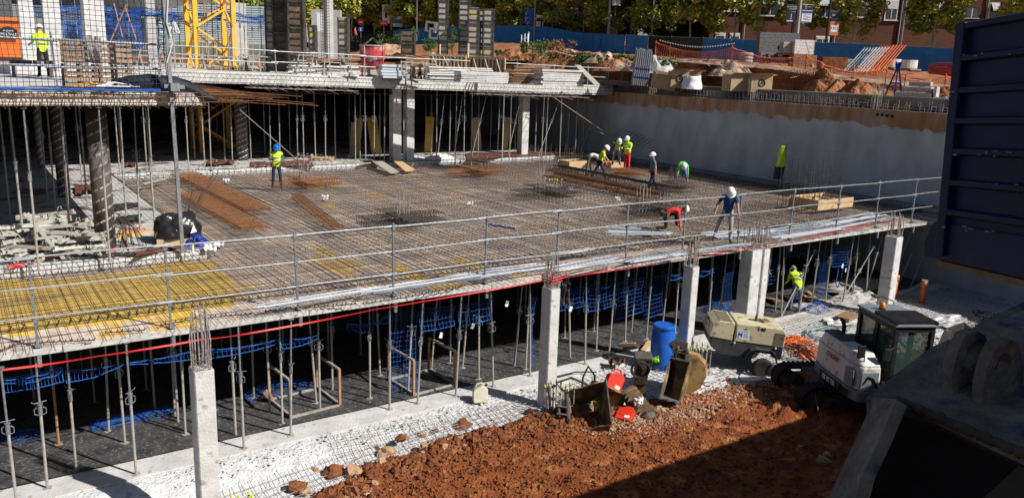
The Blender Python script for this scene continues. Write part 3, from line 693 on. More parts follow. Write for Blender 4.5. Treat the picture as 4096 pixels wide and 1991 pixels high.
# ================================================================ ON THE DECK
DZ = 3.2
def starter(p, w_, h_, lb, n=3, mname='rebar_grey', caps=False, lean=0, group='column starter bars on the deck', wy=None, r=.013, jit=.12):
    t = thing('starter_bars', lb, 'starter bars', p, 0, group); mb = MB(); rn = random.Random(int(p[0] * 7 + p[1])); tops = []; wy = wy or w_
    for i in range(n):
        for j in range(n):
            if 0 < i < n - 1 and 0 < j < n - 1 and n > 2: continue
            x, y = (i / (n - 1) - .5) * w_, (j / (n - 1) - .5) * wy; hh = h_ * rn.uniform(1 - jit, 1 + jit)
            q = (x + rn.uniform(-.03, .03) + lean * hh, y + rn.uniform(-.03, .03), hh); mb.path([(x, y, -.05), q], r, 5); tops.append(q)
    mb.build('bar', mname, t)
    mb = MB()
    for z in (h_ * .3, h_ * .55): mb.path([(-w_ / 2, -wy / 2, z), (w_ / 2, -wy / 2, z), (w_ / 2, wy / 2, z), (-w_ / 2, wy / 2, z)], .007, 4, closed=True)
    mb.build('stirrup', mname, t)
    if caps:
        for q in tops:
            mb = MB(); mb.tube((q[0], q[1], q[2] - .01), (q[0], q[1], q[2] + .05), .022, 8); c_ = mb.build('safety_cap', 'cap_yellow', t)
            mb = MB(); mb.tube((q[0], q[1], q[2] - .05), (q[0], q[1], q[2] - .011), .021, 8); mb.build('cap_collar', 'cap_blue', c_)
    return t
M('cap_yellow', (.65, .75, .05), (.7, .8, .1), rough=.5, scale=9); M('cap_blue', (.02, .04, .25), (.03, .05, .3), rough=.5, scale=9)
def shear_cage(c, lb, mname, la=1.5, lb_=1.3, w_=.42, h_=.22, seed=0, rz=0.0):
    t = thing('shear_cage', lb, 'rebar cage', (c[0], c[1], DZ), rz, 'crossed rebar cages round the column bars'); rn = random.Random(seed)
    for ax, L_ in ((0, la), (1, lb_)):
        mb = MB(); x = -L_
        def pt(a, b, z): return (a, b, z) if ax == 0 else (b, a, z)
        dzz = .03 * ax
        while x <= L_:
            d = rn.uniform(-.015, .015)
            mb.path([pt(x + d, -w_, dzz), pt(x + d, w_, dzz), pt(x, w_, h_ + dzz), pt(x, -w_, h_ + dzz)], .009, 3, closed=True); x += .11
        for b in (-w_, -w_ * .6, -w_ * .2, w_ * .2, w_ * .6, w_):
            for z in (0, h_): mb.path([pt(-L_ - .05, b, z + dzz), pt(L_ + .05, b, z + dzz)], .011, 3)
        mb.build('hoop_row', mname, t)
    return t
C = [(12.49, 33.97), (12.48, 24.78), (21.69, 34.75), (21.02, 27.78), (22.37, 22.6), (31.97, 32.0)]
shear_cage(C[0], 'rusty orange crossed cage right of the man in the blue helmet', 'rebar_rust', seed=1); starter((*C[0], DZ), .4, .95, 'bar cluster in the rusty crossed cage near the blue helmet', mname='rebar_grey')
shear_cage(C[1], 'dark crossed cage behind the middle of the front guardrail', 'rebar_dark', seed=2); starter((*C[1], DZ), .35, 1.05, 'pale bar cluster standing in the dark crossed cage', mname='rebar_grey')
shear_cage(C[2], 'rusty crossed cage far back below the twin columns', 'rebar_rust', la=1.6, seed=3); starter((*C[2], DZ), 1.0, .8, 'wide cluster of bars far back on the deck', mname='rebar', n=4)
shear_cage(C[3], 'dark crossed cage under yellow-capped bars', 'rebar_dark', la=1.7, seed=4); starter((C[3][0] + .3, C[3][1] + .1, DZ), .5, .55, 'short bars with yellow caps in a dark cage', mname='rebar_grey', caps=True); starter((C[3][0] - .45, C[3][1], DZ), .25, 1.15, 'thin tall bars beside the yellow-capped ones', n=2)
shear_cage(C[4], 'dark crossed cage behind the kneeling man in red', 'rebar_dark', seed=5); starter((C[4][0] - .5, C[4][1] + .2, DZ), .35, .9, 'bar cluster behind the kneeling man in red'); starter((C[4][0] + .5, C[4][1] + .1, DZ), .35, .6, 'short bars right of the kneeling man')
shear_cage((27.9, 26.9), 'low dark cage beside the walking man', 'rebar', la=.9, lb_=.7, seed=6); starter((28.1, 27.3, DZ), .42, .85, 'rusty bar cluster right behind the walking man', mname='rebar', n=4)
shear_cage((29.0, 31.5), 'low rusty cage behind the striding man', 'rebar_rust', la=1.0, lb_=.8, seed=7)
# lattice bundles
def bundle(a, b, w_, lb, mname='rebar_rust', h_=.28, stp=.12, group='rusty stirrup bundles', r=.0075):
    a, b = V((a[0], a[1], DZ + .02)), V((b[0], b[1], DZ + .02)); d = b - a; L_ = d.length; rz = math.atan2(d.y, d.x)
    t = thing('rebar_bundle', lb, 'rebar bundle', a, rz, group); mb = MB(); x = 0; rn = random.Random(int(L_ * 9))
    while x < L_:
        j = rn.uniform(-.02, .02); k = rn.uniform(.06, .12)
        mb.path([(x + j, -w_ / 2, 0), (x + j, w_ / 2, 0), (x + j + k, w_ / 2 * .9, h_), (x + j + k, -w_ / 2 * .9, h_)], r, 3, closed=True); x += stp * 1.1
    mb.build('stirrup', mname, t); mb = MB(); nb = max(3, int(w_ / .11))
    for i in range(nb):
        y = (i / (nb - 1) - .5) * w_
        for z in (.0, h_): mb.path([(-.05, y, z), (L_ + .1, y * .95, z)], r * 1.15, 3)
    mb.build('long_bar', mname, t); return t
bundle((8.5, 38.9), (8.7, 28.5), 1.1, 'long rusty mat bundle running away behind the tall post', h_=.12, stp=.1)
bundle((7.4, 33.0), (7.6, 25.3), 1.0, 'wide rusty mat bundle nearest the plastic-wrapped heap', h_=.12, stp=.1)
bundle((10.9, 30.8), (9.75, 23.7), .36, 'narrow brown lattice girder lying in the middle left of the deck', h_=.16, stp=.09)
bundle((24.6, 32.6), (24.6, 25.0), .5, 'rusty orange stirrup bundle left of the walking man', h_=.3, stp=.08, r=.013)
bundle((25.5, 33.0), (25.5, 25.2), .55, 'dark stirrup bundle left of the walking man', mname='rebar_dark', h_=.42, stp=.08, r=.014)
# conduits
M('conduit', (.5, .55, .62), (.85, .88, .92), rough=.35, metal=.3, scale=2, stretch=(.3, 9, 9), bump=.3, bscale=60)
M('conduit_dull', (.12, .15, .22), (.3, .35, .42), rough=.5, metal=.2, scale=2)
def conduits(a, b, n, w_, lb, seed=0, r=.016, spread=1.0, z=DZ + .02):
    a, b = at(*a, z), at(*b, z); d = (b - a); L_ = d.length; rz = math.atan2(d.y, d.x); t = thing('conduit_bundle', lb, 'conduits', a, rz, 'grey conduit bundles on the deck'); rn = random.Random(seed)
    for i in range(n):
        y0 = (i / max(1, n - 1) - .5) * w_; y1 = y0 * spread; l0, l1 = rn.uniform(-.1, .25), L_ + rn.uniform(-.35, .1); lay = rn.choice((0, 0, r, r * 2)); y0 *= 1.45; y1 *= 1.45
        mb = MB(); P = []
        for k in range(9):
            u = k / 8; P.append((l0 + (l1 - l0) * u, y0 + (y1 - y0) * u + .03 * nz(u * 2, i, seed), lay + .01 * nz(u * 3, i, seed)))
        mb.path(P, r * .85, 6); mb.build('tube', ('conduit', 'conduit_dull')[rn.random() < .4], t)
    return t
conduits((1035, 1232), (1500, 1155), 7, .2, 'bright conduit bundle at the left end of the deck edge row', 1)
conduits((1440, 1170), (2010, 1085), 9, .3, 'conduit bundle in the middle behind the rim posts', 2, spread=1.4)
conduits((1900, 1100), (2260, 1050), 10, .4, 'thick conduit bundle left of the taped column', 3)
conduits((2215, 1080), (2480, 1032), 9, .3, 'conduit bundle right of the taped column', 4, spread=1.5)
conduits((2505, 1045), (2745, 1008), 7, .25, 'conduit bundle left of the third column bars', 5)
conduits((2235, 1018), (2364, 997), 5, .18, 'short conduit bundle lying on the mat behind the rail', 6)
conduits((2430, 930), (2700, 935), 8, .5, 'conduits spread under the kneeling man in red', 7, spread=.5)
conduits((2440, 905), (2640, 922), 8, .55, 'fanned conduits left of the kneeling man', 8, spread=.3)
conduits((2795, 997), (3010, 975), 6, .2, 'conduit bundle in front of the man in the blue shirt', 9)
conduits((2830, 945), (3110, 925), 14, .8, 'broad silver conduit pack at the feet of the man in the blue shirt', 10)
conduits((3060, 945), (3330, 905), 14, .8, 'broad silver conduit pack right of the twin column bars', 11)
conduits((3290, 905), (3540, 858), 14, .8, 'broad silver conduit pack at the right end of the deck', 12)
mb = MB(); P = [at(px, py, DZ + .03) for px, py in ((1944, 893), (1980, 902), (2060, 915))]; mb.path(P, .03, 6); M('blue_hose', (.01, .03, .3), (.02, .05, .36), rough=.5); tag(mb.build('blue_pipe', 'blue_hose'), 'short dark blue pipe lying on the rebar mat', 'pipe')
# boards leaning off the back step
for (P4, mn, lb) in ((((1487, 650), (1528, 646), (1598, 690), (1560, 695)), 'wood_grey', 'grey board resting from the concrete step onto the deck'), (((1570, 650), (1600, 646), (1662, 682), (1622, 688)), 'ply', 'orange plywood board resting from the step onto the deck')):
    a = on(*P4[0], 1, 39.2); a.z = 3.42; b = on(*P4[1], 1, 39.2); b.z = 3.42; c_ = at(*P4[2], 3.16); d_ = at(*P4[3], 3.16); up = V((0, 0, .03))
    mb = MB(); mb.add([a, b, c_, d_, a + up, b + up, c_ + up, d_ + up], [(0, 1, 2, 3), (7, 6, 5, 4), (0, 4, 5, 1), (1, 5, 6, 2), (2, 6, 7, 3), (3, 7, 4, 0)]); tag(mb.build('plywood_board', mn), lb, 'board')
# timber shutter boxes with tall bars
def shutter(x0, x1, y0, y1, z0, h_, lb, mname='ply'):
    t = thing('shutter_box', lb, 'formwork box', ((x0 + x1) / 2, (y0 + y1) / 2, z0), 0, 'timber shutter boxes on the deck'); w_, l_ = x1 - x0, y1 - y0
    for (c, d) in (((0, -l_ / 2, h_ / 2), (w_ + .2, .04, h_)), ((0, l_ / 2, h_ / 2), (w_ + .2, .04, h_)), ((-w_ / 2, 0, h_ / 2 - .01), (.04, l_ - .045, h_)), ((w_ / 2, 0, h_ / 2 - .01), (.04, l_ - .045, h_))):
        mb = MB(); mb.box(c, d); mb.build('side_board', mname, t)
    mb = MB(); mb.box((0, 0, h_ * .6), (w_ * .9, .1, .05)); mb.box((w_ * .2, 0, h_ * .6 + .06), (.12, l_ * .9, .05)); mb.build('cross_batten', 'wood_grey', t); return t
shutter(28.9, 31.1, 19.9, 21.3, DZ, .4, 'long timber box among tall bars at the right end of the deck')
shutter(27.6, 28.9, 34.6, 35.6, DZ, .38, 'timber box beside the bending men far back')
shutter(30.0, 30.8, 33.9, 34.6, DZ, .3, 'small timber box left of the man in red trousers')
starter((29.3, 20.8, DZ), 2.2, 1.75, 'wide grid of tall thin rusty bars rising from the long timber box', n=7, mname='rebar_dark', wy=1.2, r=.011)
starter((27.6, 36.0, DZ), 2.6, 1.05, 'wide grid of tall thin bars left of the bending men', n=9, mname='rebar', wy=1.6, r=.011)
starter((31.7, 22.0, DZ), .8, 2.0, 'tallest rusty bars at the far corner of the long timber box', n=3, mname='rebar', r=.012)
# hi-vis jacket hung on bars
p = on(3155, 655, 0, 33.3)
t = thing('hanging_jacket', 'yellow hi-vis jacket hung on tall bars by the retaining wall', 'jacket', (33.2, 25.2, 3.2)); 
mb = MB()
def fn(u, v):
    a = u * 2 * math.pi; r_ = .1 + .2 * v ** .8 + .03 * math.sin(a * 3 + v * 4); return (r_ * math.cos(a) - .12 * v, .6 * r_ * math.sin(a), 2.0 - 1.0 * v)
mb.sheet(fn, 22, 14); mb.build('jacket_body', 'hi_vis', t, smooth=True)
mb = MB()
def fn2(u, v):
    a = u * 2 * math.pi; v2 = v; r_ = .315 + .03 * math.sin(a * 3 + 4) - .05 * v; return (r_ * math.cos(a) - .14 - .1 * v, .6 * r_ * math.sin(a), 1.0 - .6 * v2)
mb.sheet(fn2, 22, 10); mb.build('dark_hem', 'rag_black', t, smooth=True)
for dx in (-.1, .12, .2): 
    mb = MB(); mb.tube((dx, 0, -.1), (dx + .05, 0, 2.1), .012, 5); mb.build('bar', 'rebar', t)
# short white clips / rubbish on the deck
for k, (px, py, lb) in enumerate(((905, 715, 'white plastic clip near the back step at left'), (2340, 655, 'white scrap left of the timber box'), (2282, 748, 'white tag on the rusty stirrup bundle'), (2470, 788, 'white tag on the middle of the orange stirrup bundle'), (1880, 808, 'white scrap on the mat below the far cage'), (1300, 782, 'white scrap right of the rusty cage'), (878, 965, 'white scrap beside the wrapped heap'))):
    p = at(px, py, DZ + .05); cloth('paper_scrap', lb, 'scrap', 'white_plastic', p, .3, .16, k, depth=.1)
# ================================================================ PEOPLE
def fab(name, c, c2=None): 
    if name not in MATS: M(name, c, c2 or tuple(min(1, v * 1.35 + .01) for v in c), rough=.85, scale=7, bump=.4, bscale=14)
    return name
def person(pos, face, label, shirt, pants, vest=None, helmet='helmet_white', lean=5, neck=10, armL=(10, 12, 15), armR=(10, 12, 15), legL=(3, 4, 3), legR=(-3, 4, 3), H=1.75, sleeves=1, gloves=None, boots='boot_dark', turn=0, mask=False, hipz=None, kneel=False, belt=None, roll=0):
    """pos = ground point, face = heading (radians, 0 = +X). arms (flex, abduct, elbow), legs (flex, abduct, knee)"""
    s = H / 1.75; Z3 = V((0, 0, 0))
    def rotv(v, pitch, side=0):      # pitch forward about Y, abduct about X
        return Matrix.Rotation(R(pitch), 3, 'Y') @ (Matrix.Rotation(R(side), 3, 'X') @ V(v))
    P = {}; P['pelvis'] = V((0, 0, 0)); up = lambda a, l: V((math.sin(R(a)) * l, 0, math.cos(R(a)) * l))
    P['spine'] = P['pelvis'] + up(lean * .6, .2 * s); P['chest'] = P['spine'] + up(lean, .2 * s); P['nb'] = P['chest'] + up(lean * 1.08, .13 * s)
    P['neck'] = P['nb'] + up(lean + neck * .6, .08 * s); hd = up(lean + neck, 1.0)
    if turn: hd = Matrix.Rotation(R(turn) * .3, 3, 'Z') @ hd
    P['head0'] = P['neck'] + hd * .07 * s; P['head1'] = P['neck'] + hd * .15 * s; P['head2'] = P['neck'] + hd * .2 * s
    fx = V((math.cos(R(lean + neck)), 0, -math.sin(R(lean + neck)))); fx = Matrix.Rotation(R(turn), 3, 'Z') @ fx
    P['nose'] = P['head0'] + fx * .1 * s + hd * .015; P['chin'] = P['head0'] + fx * .06 * s - hd * .03
    rad = dict(pelvis=.135, spine=.135, chest=.15, nb=.085, neck=.055, head0=.08, head1=.1, head2=.085, nose=.02, chin=.045)
    E_ = [('pelvis', 'spine', 'shirt'), ('spine', 'chest', 'shirt'), ('chest', 'nb', 'shirt'), ('nb', 'neck', 'skin'), ('neck', 'head0', 'skin'), ('head0', 'head1', 'skin'), ('head1', 'head2', 'hair'), ('head0', 'chin', 'skin'), ('head0', 'nose', 'skin')]
    for sd, arm, leg, nm in ((1, armL, legL, 'L'), (-1, armR, legR, 'R')):
        sh = P['nb'] + V((0, sd * .19 * s, 0)) - up(lean, .045 * s); P['sh' + nm] = sh
        d = rotv((0, 0, -1), -arm[0] , sd * arm[1]); d = d.normalized(); el = sh + d * .28 * s; P['el' + nm] = el
        d2 = rotv((0, 0, -1), -(arm[0] + arm[2]), sd * arm[1] * .5 - (sd * arm[3] if len(arm) > 3 else 0)).normalized(); wr = el + d2 * .25 * s; P['wr' + nm] = wr
        pm = wr + d2 * .07 * s; P['pm' + nm] = pm
        rad.update({'sh' + nm: .07, 'el' + nm: .047, 'wr' + nm: .032, 'pm' + nm: .034})
        sl = 'shirt' if sleeves else 'skin'; E_ += [('chest', 'sh' + nm, 'shirt'), ('sh' + nm, 'um' + nm, 'shirt'), ('um' + nm, 'el' + nm, sl), ('el' + nm, 'wr' + nm, sl), ('wr' + nm, 'pm' + nm, 'glove')]
        P['um' + nm] = sh.lerp(el, .5); rad['um' + nm] = .058
        side = d2.cross(V((0, sd, 0))); side = side.normalized() if side.length > .1 else V((1, 0, 0)); acr = d2.cross(side).normalized()
        for k in range(4):
            b = pm + side * (k - 1.5) * .019 * s + d2 * .02; l = (.06, .072, .068, .052)[k] * s; m_ = b + d2 * l * .6; t_ = m_ + (d2 * .7 + V((0, -sd, 0)) * .7).normalized() * l * .5
            P[f'f{nm}{k}a'] = b; P[f'f{nm}{k}b'] = m_; P[f'f{nm}{k}c'] = t_
            for q, rr in (('a', .011), ('b', .0095), ('c', .008)): rad[f'f{nm}{k}{q}'] = rr
            E_ += [('pm' + nm, f'f{nm}{k}a', 'glove'), (f'f{nm}{k}a', f'f{nm}{k}b', 'glove'), (f'f{nm}{k}b', f'f{nm}{k}c', 'glove')]
        P['t1' + nm] = wr.lerp(pm, .4) + side * .035 * s; P['t2' + nm] = P['t1' + nm] + (d2 + side * .6).normalized() * .045 * s
        rad['t1' + nm] = .013; rad['t2' + nm] = .01; E_ += [('wr' + nm, 't1' + nm, 'glove'), ('t1' + nm, 't2' + nm, 'glove')]
        hp = P['pelvis'] + V((0, sd * .1 * s, -.06 * s)); P['hp' + nm] = hp
        d = rotv((0, 0, -1), -leg[0], sd * leg[1]).normalized(); kn = hp + d * .43 * s; P['kn' + nm] = kn
        d2 = rotv((0, 0, -1), -(leg[0] - leg[2]), sd * leg[1] * .6).normalized(); an = kn + d2 * .4 * s; P['an' + nm] = an; P['cf' + nm] = kn.lerp(an, .35)
        fwd_ = V((1, sd * .15, 0)).normalized()
        if kneel and nm == kneel: fwd_ = V((-.5, 0, -.6)).normalized()
        P['he' + nm] = an + V((-.03, 0, -.045)) * s; P['to' + nm] = an + (fwd_ * .19 + V((0, 0, -.05))) * s
        rad.update({'hp' + nm: .1, 'kn' + nm: .068, 'cf' + nm: .068, 'an' + nm: .05, 'he' + nm: .042, 'to' + nm: .038})
        E_ += [('pelvis', 'hp' + nm, 'pants'), ('hp' + nm, 'kn' + nm, 'pants'), ('kn' + nm, 'cf' + nm, 'pants'), ('cf' + nm, 'an' + nm, 'pants'), ('an' + nm, 'he' + nm, 'boot'), ('an' + nm, 'to' + nm, 'boot')]
    names = list(P); idx = {n: i for i, n in enumerate(names)}
    me = bpy.data.meshes.new('body_skel'); me.from_pydata([P[n] for n in names], [(idx[a], idx[b]) for a, b, c in E_], []); me.update()
    o = bpy.data.objects.new('body_skel', me); COL.objects.link(o)
    o.modifiers.new('skin', 'SKIN'); sk = me.skin_vertices[0].data
    for n in names: sk[idx[n]].radius = (rad[n] * s, rad[n] * s)
    sk[0].use_root = True
    ss = o.modifiers.new('sub', 'SUBSURF'); ss.levels = 1; ss.render_levels = 1
    dg = bpy.context.evaluated_depsgraph_get(); body = bpy.data.meshes.new_from_object(o.evaluated_get(dg)); body.name = 'body'
    bpy.data.objects.remove(o)
    slots = ['skin', shirt, pants, boots, gloves or 'skin', 'hair_dark']; li = {'skin': 0, 'shirt': 1, 'pants': 2, 'boot': 3, 'glove': 4, 'hair': 5}
    body.materials.clear()
    for q in slots: body.materials.append(MATS[q])
    segs = [(P[a], P[b], li[c], (rad[a] + rad[b]) / 2 * s) for a, b, c in E_ if not (c == 'glove' and a[0] == 'f')]
    vestf = []
    for f in body.polygons:
        c = f.center; best = None
        for a, b, l, rr in segs:
            ab = b - a; t = max(0, min(1, (c - a).dot(ab) / max(1e-9, ab.length_squared))); d = (a + ab * t - c).length - rr
            if best is None or d < best[0]: best = (d, l, a, b, t)
        f.material_index = best[1]; f.use_smooth = True
        if best[1] == 1 and ((best[2] in (P['pelvis'], P['spine'], P['chest'])) or ((best[2] in (P['shL'], P['shR'])) and vest == 'hi_vis_jacket')): vestf.append(f.index)
    low = min(v.co.z for v in body.vertices)
    if hipz is not None: low = -hipz
    p0 = V(pos); root = thing('person', label, 'person', p0, face)
    bo = bpy.data.objects.new('body', body); COL.objects.link(bo); bo.parent = root; bo.location = (0, 0, -low)
    off = V((0, 0, -low))
    if vest:
        vm = 'hi_vis' if vest.startswith('hi_vis') else vest
        vv = {}; vl = []; ff = []
        for fi in vestf:
            f = body.polygons[fi]; q = []
            for vi in f.vertices:
                if vi not in vv: v = body.vertices[vi]; vv[vi] = len(vl); vl.append(v.co + v.normal * .018 * s)
                q.append(vv[vi])
            ff.append(q)
        mb = MB(); mb.add(vl, ff); mb.build('hi_vis_vest' if vm == 'hi_vis' else 'vest', vm, root, smooth=True, loc=off)
        mb = MB()
        for n_, z in (('spine', 0.0), ('chest', -.05)):
            c = P[n_] + up(lean, z); Q = V((0, 0, 1)).rotation_difference(up(lean, 1)).to_matrix(); rr = .165 * s
            mb.path([c + Q @ V((rr * math.cos(a) * .95, rr * math.sin(a), 0)) for a in [k * math.pi / 8 for k in range(16)]], .02 * s, 4, closed=True)
        mb.build('reflective_band', 'reflective', root, loc=off)
    if helmet:
        Q = Matrix((fx, V((0, 0, 0)), hd)); y_ = hd.cross(fx).normalized(); x_ = y_.cross(hd); Q = Matrix((x_, y_, hd)).transposed()
        mb = MB(); r = .135 * s; prof = [(r * 1.0, .0), (r, .04 * s), (r * .88, .09 * s), (r * .6, .13 * s), (r * .25, .148 * s), (.001, .15 * s)]
        Sq = Q @ Matrix.Diagonal((1.12, .95, 1.0))
        mb.lathe(prof, 14, P['head1'] - hd * .01, Sq); mb.build('helmet', helmet, root, smooth=True, loc=off)
        mb = MB(); mb.lathe([(r * .9, -.006), (r * 1.18, -.012), (r * 1.18, .0), (r * .98, .012)], 14, P['head1'] - hd * .008 + fx * .02, Sq); mb.build('helmet_brim', helmet, root, loc=off)
    if mask:
        mb = MB(); mb.sphere(P['head0'] + fx * .085 * s - hd * .01, .05 * s, 10, 6, (.7, 1, 1)); mb.build('face_mask', 'white_plastic', root, smooth=True, loc=off)
    for sd in (-1, 1):
        y_ = hd.cross(fx).normalized(); e = P['head1'] + fx * .092 * s - hd * .035 + y_ * sd * .034 * s
        mb = MB(); mb.sphere(e, .011 * s, 6, 4); mb.build('eye', 'black_metal', root, loc=off)
    if belt:
        mb = MB(); c = P['pelvis'] + V((0, 0, .05)); mb.path([c + V((.15 * math.cos(a), .15 * math.sin(a), 0)) for a in [k * math.pi / 6 for k in range(12)]], .02, 4, closed=True)
        for a in (-1.9, -1.2, 2.2): mb.box(c + V((.17 * math.cos(a), .17 * math.sin(a), -.08)), (.07, .1, .16), rz=a)
        mb.build('tool_belt', belt, root, loc=off)
    return root
fab('boot_dark', (.06, .045, .035)); fab('boot_tan', (.4, .27, .17)); fab('hair_dark', (.02, .015, .012)); fab('navy_cloth', (.018, .022, .05)); fab('olive', (.09, .085, .06)); fab('black_cloth', (.012, .012, .012)); fab('red_cloth', (.62, .02, .03)); fab('red_shirt', (.55, .03, .04))
fab('blue_shirt', (.012, .05, .15)); fab('grey_trouser', (.3, .29, .3)); fab('slate_shirt', (.1, .14, .19)); fab('green_shirt', (.12, .55, .08)); fab('denim', (.1, .18, .3)); fab('grey_sleeve', (.1, .105, .11)); fab('white_shirt', (.6, .6, .62)); fab('orange_cloth', (.7, .12, .04)); fab('glove_red', (.55, .05, .05)); fab('glove_teal', (.03, .12, .17)); fab('leather', (.12, .07, .04)); fab('grey_tee', (.3, .3, .31))
DP = 3.19
def dpt(px, py, z=DP): return at(px, py, z)
A_ = lambda deg: R(deg)
# camera looks along about +55 deg in plan; -125 deg faces the camera, -35 faces picture right, 145 faces left
person(dpt(1108, 750), A_(-100), 'person in a blue helmet and grey checked sleeves with a yellow vest and navy trousers', 'grey_sleeve', 'navy_cloth', 'hi_vis', 'helmet_blue', lean=6, neck=22, armL=(15, 22, 85, 30), armR=(15, 22, 85, 30), gloves='glove_teal', mask=False, belt='leather', legL=(4, 6, 4), legR=(-2, 5, 6))
person(dpt(2352, 697), A_(-35), 'person bent double in olive trousers with a white back, leftmost of the working group', 'white_shirt', 'olive', None, None, lean=105, neck=-10, armL=(12, 5, 10), armR=(5, 5, 10), legL=(18, 10, 10), legR=(-8, 12, 5))
person(dpt(2395, 718), A_(-40), 'person in a bright yellow top and navy trousers striding between two bent workers', 'hi_vis', 'navy_cloth', 'hi_vis', lean=22, neck=18, armL=(25, 8, 15), armR=(8, 14, 20), legL=(28, 6, 12), legR=(-26, 6, 6), sleeves=0, gloves='glove_red', belt='black_cloth')
person(at(2463, 660, 3.45), A_(-120), 'person with black sleeves and a vest bending forward against the grey wall', 'black_cloth', 'grey_trouser', 'hi_vis', lean=55, neck=12, armL=(8, 12, 15), armR=(4, 12, 20), legL=(14, 8, 14), legR=(4, 8, 10), H=1.7)
person(dpt(2505, 684), A_(-160), 'person in a yellow jacket and bright red trousers holding their arms in front', 'hi_vis', 'red_cloth', 'hi_vis_jacket', lean=4, neck=20, armL=(18, 10, 75, 20), armR=(18, 10, 80, 20), legL=(3, 4, 3), legR=(-3, 4, 3), H=1.8)
person(dpt(2606, 770), A_(155), 'person in a slate T-shirt and navy trousers with a white face mask walking left', 'slate_shirt', 'navy_cloth', None, lean=3, neck=8, armL=(-12, 8, 12), armR=(-10, 8, 15), legL=(20, 6, 6), legR=(-20, 6, 8), sleeves=0, gloves='glove_red', mask=True)
person(dpt(2722, 734), A_(-128), 'person in a green shirt bent double towards the camera reaching for the bars', 'green_shirt', 'denim', None, lean=98, neck=-5, armL=(6, 8, 5), armR=(0, 8, 10), legL=(14, 18, 8), legR=(14, 18, 8), boots='boot_tan', gloves='leather')
person(dpt(2655, 928), A_(-35), 'person kneeling in a red shirt with black trousers and tan boots', 'red_shirt', 'black_cloth', None, lean=84, neck=-4, armL=(12, 8, 12), armR=(4, 8, 10), legL=(95, 12, 85), legR=(5, 10, 95), sleeves=1, boots='boot_tan', kneel='R', belt='leather', H=1.66)
person(dpt(2900, 968), A_(-135), 'person in a blue polo shirt and grey trousers looking down behind the guardrail', 'blue_shirt', 'grey_trouser', None, lean=22, neck=35, armL=(12, 14, 25), armR=(-5, 28, 25), legL=(2, 4, 4), legR=(22, 22, 6), sleeves=0, H=1.85, turn=15)
person(at(3180, 1243, .05), A_(60), 'person in jeans and a striped hi-vis vest seen from behind under the deck', 'hi_vis', 'denim', 'hi_vis_jacket', lean=48, neck=25, armL=(14, 6, 40), armR=(10, 6, 40), legL=(10, 6, 10), legR=(2, 6, 8), H=1.75)
p = on(174, 262, 1, 34.5); person((p.x, p.y, 7.56), A_(100), 'person in a yellow top and white helmet behind the safety net at upper left', 'hi_vis', 'black_cloth', 'hi_vis_jacket', lean=8, neck=15, armL=(25, 12, 50), armR=(20, 12, 55), H=1.78)
p = on(1738, 232, 1, 48.0); person((p.x, p.y, p.z - 1.25), A_(70), 'person with a white helmet and grey shirt half hidden behind timber shutters', 'grey_tee', 'navy_cloth', None, lean=50, neck=15, H=1.75)
p = dep(1420, 168, 100); person((p.x, p.y, p.z), A_(-35), 'person in an orange top walking beside the green site screen', 'orange_cloth', 'black_cloth', None, None, lean=4, legL=(18, 4, 6), legR=(-18, 4, 6), H=1.8)
# ================================================================ SLABS of the building under construction
def lprism(name, pts, z0, z1, mname, label, cat):
    mb = MB(); mb.prism(pts, (z0, z1)); o = mb.build(name, mname); return tag(o, label, cat)
lprism('lower_floor_slab', [(-8, 22.86), (5.5, 22.86), (5.5, 39.4), (34.3, 39.4), (34.3, 71.9), (-8, 71.9)], 2.9, 3.3, 'concrete_dusty_shade', 'poured lower floor slab with a white stepped edge around the deck', 'slab')
lprism('upper_left_slab', [(-8, 22.9), (5.7, 22.9), (5.7, 39.1), (-8, 39.1)], 7.2, 7.55, 'concrete_light', 'upper floor slab at left with rusty bars sticking out of its edge', 'slab')
zt = lambda x: 7.81 - .0125 * (x - 11.9)
zb_ = lambda x: 7.27 - .0145 * (x - 12)
mb = MB(); vs_ = []
for (x, y) in ((-8, 39.15), (34.3, 39.15), (34.3, 71.9), (-8, 71.9)): vs_.append((x, y, zb_(x)))
for (x, y) in ((-8, 39.15), (34.3, 39.15), (34.3, 71.9), (-8, 71.9)): vs_.append((x, y, zt(x)))
mb.add(vs_, [(0, 3, 2, 1), (4, 5, 6, 7), (0, 1, 5, 4), (1, 2, 6, 5), (2, 3, 7, 6), (3, 0, 4, 7)]); tag(mb.build('upper_back_slab', 'concrete_light'), 'long upper floor slab with bent bars along its edge in front of the trees', 'slab')
mb = MB(); mb.box((2.5, 60.5, 11.9), (22, 20, .4)); tag(mb.build('top_floor_slab', 'concrete_mid'), 'third floor slab held by props behind the yellow crane', 'slab')
M('soffit_shade', (.06, .04, .03), (.1, .07, .05), scale=2)  # boards added under the slabs, their dark colour deepens the shade there
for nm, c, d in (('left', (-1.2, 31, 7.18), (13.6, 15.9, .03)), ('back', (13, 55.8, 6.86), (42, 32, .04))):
    mb = MB(); mb.box(c, d); tag(mb.build('shade_boards', 'soffit_shade'), 'dark boards added under the upper %s slab to deepen the shade' % nm, 'formwork')
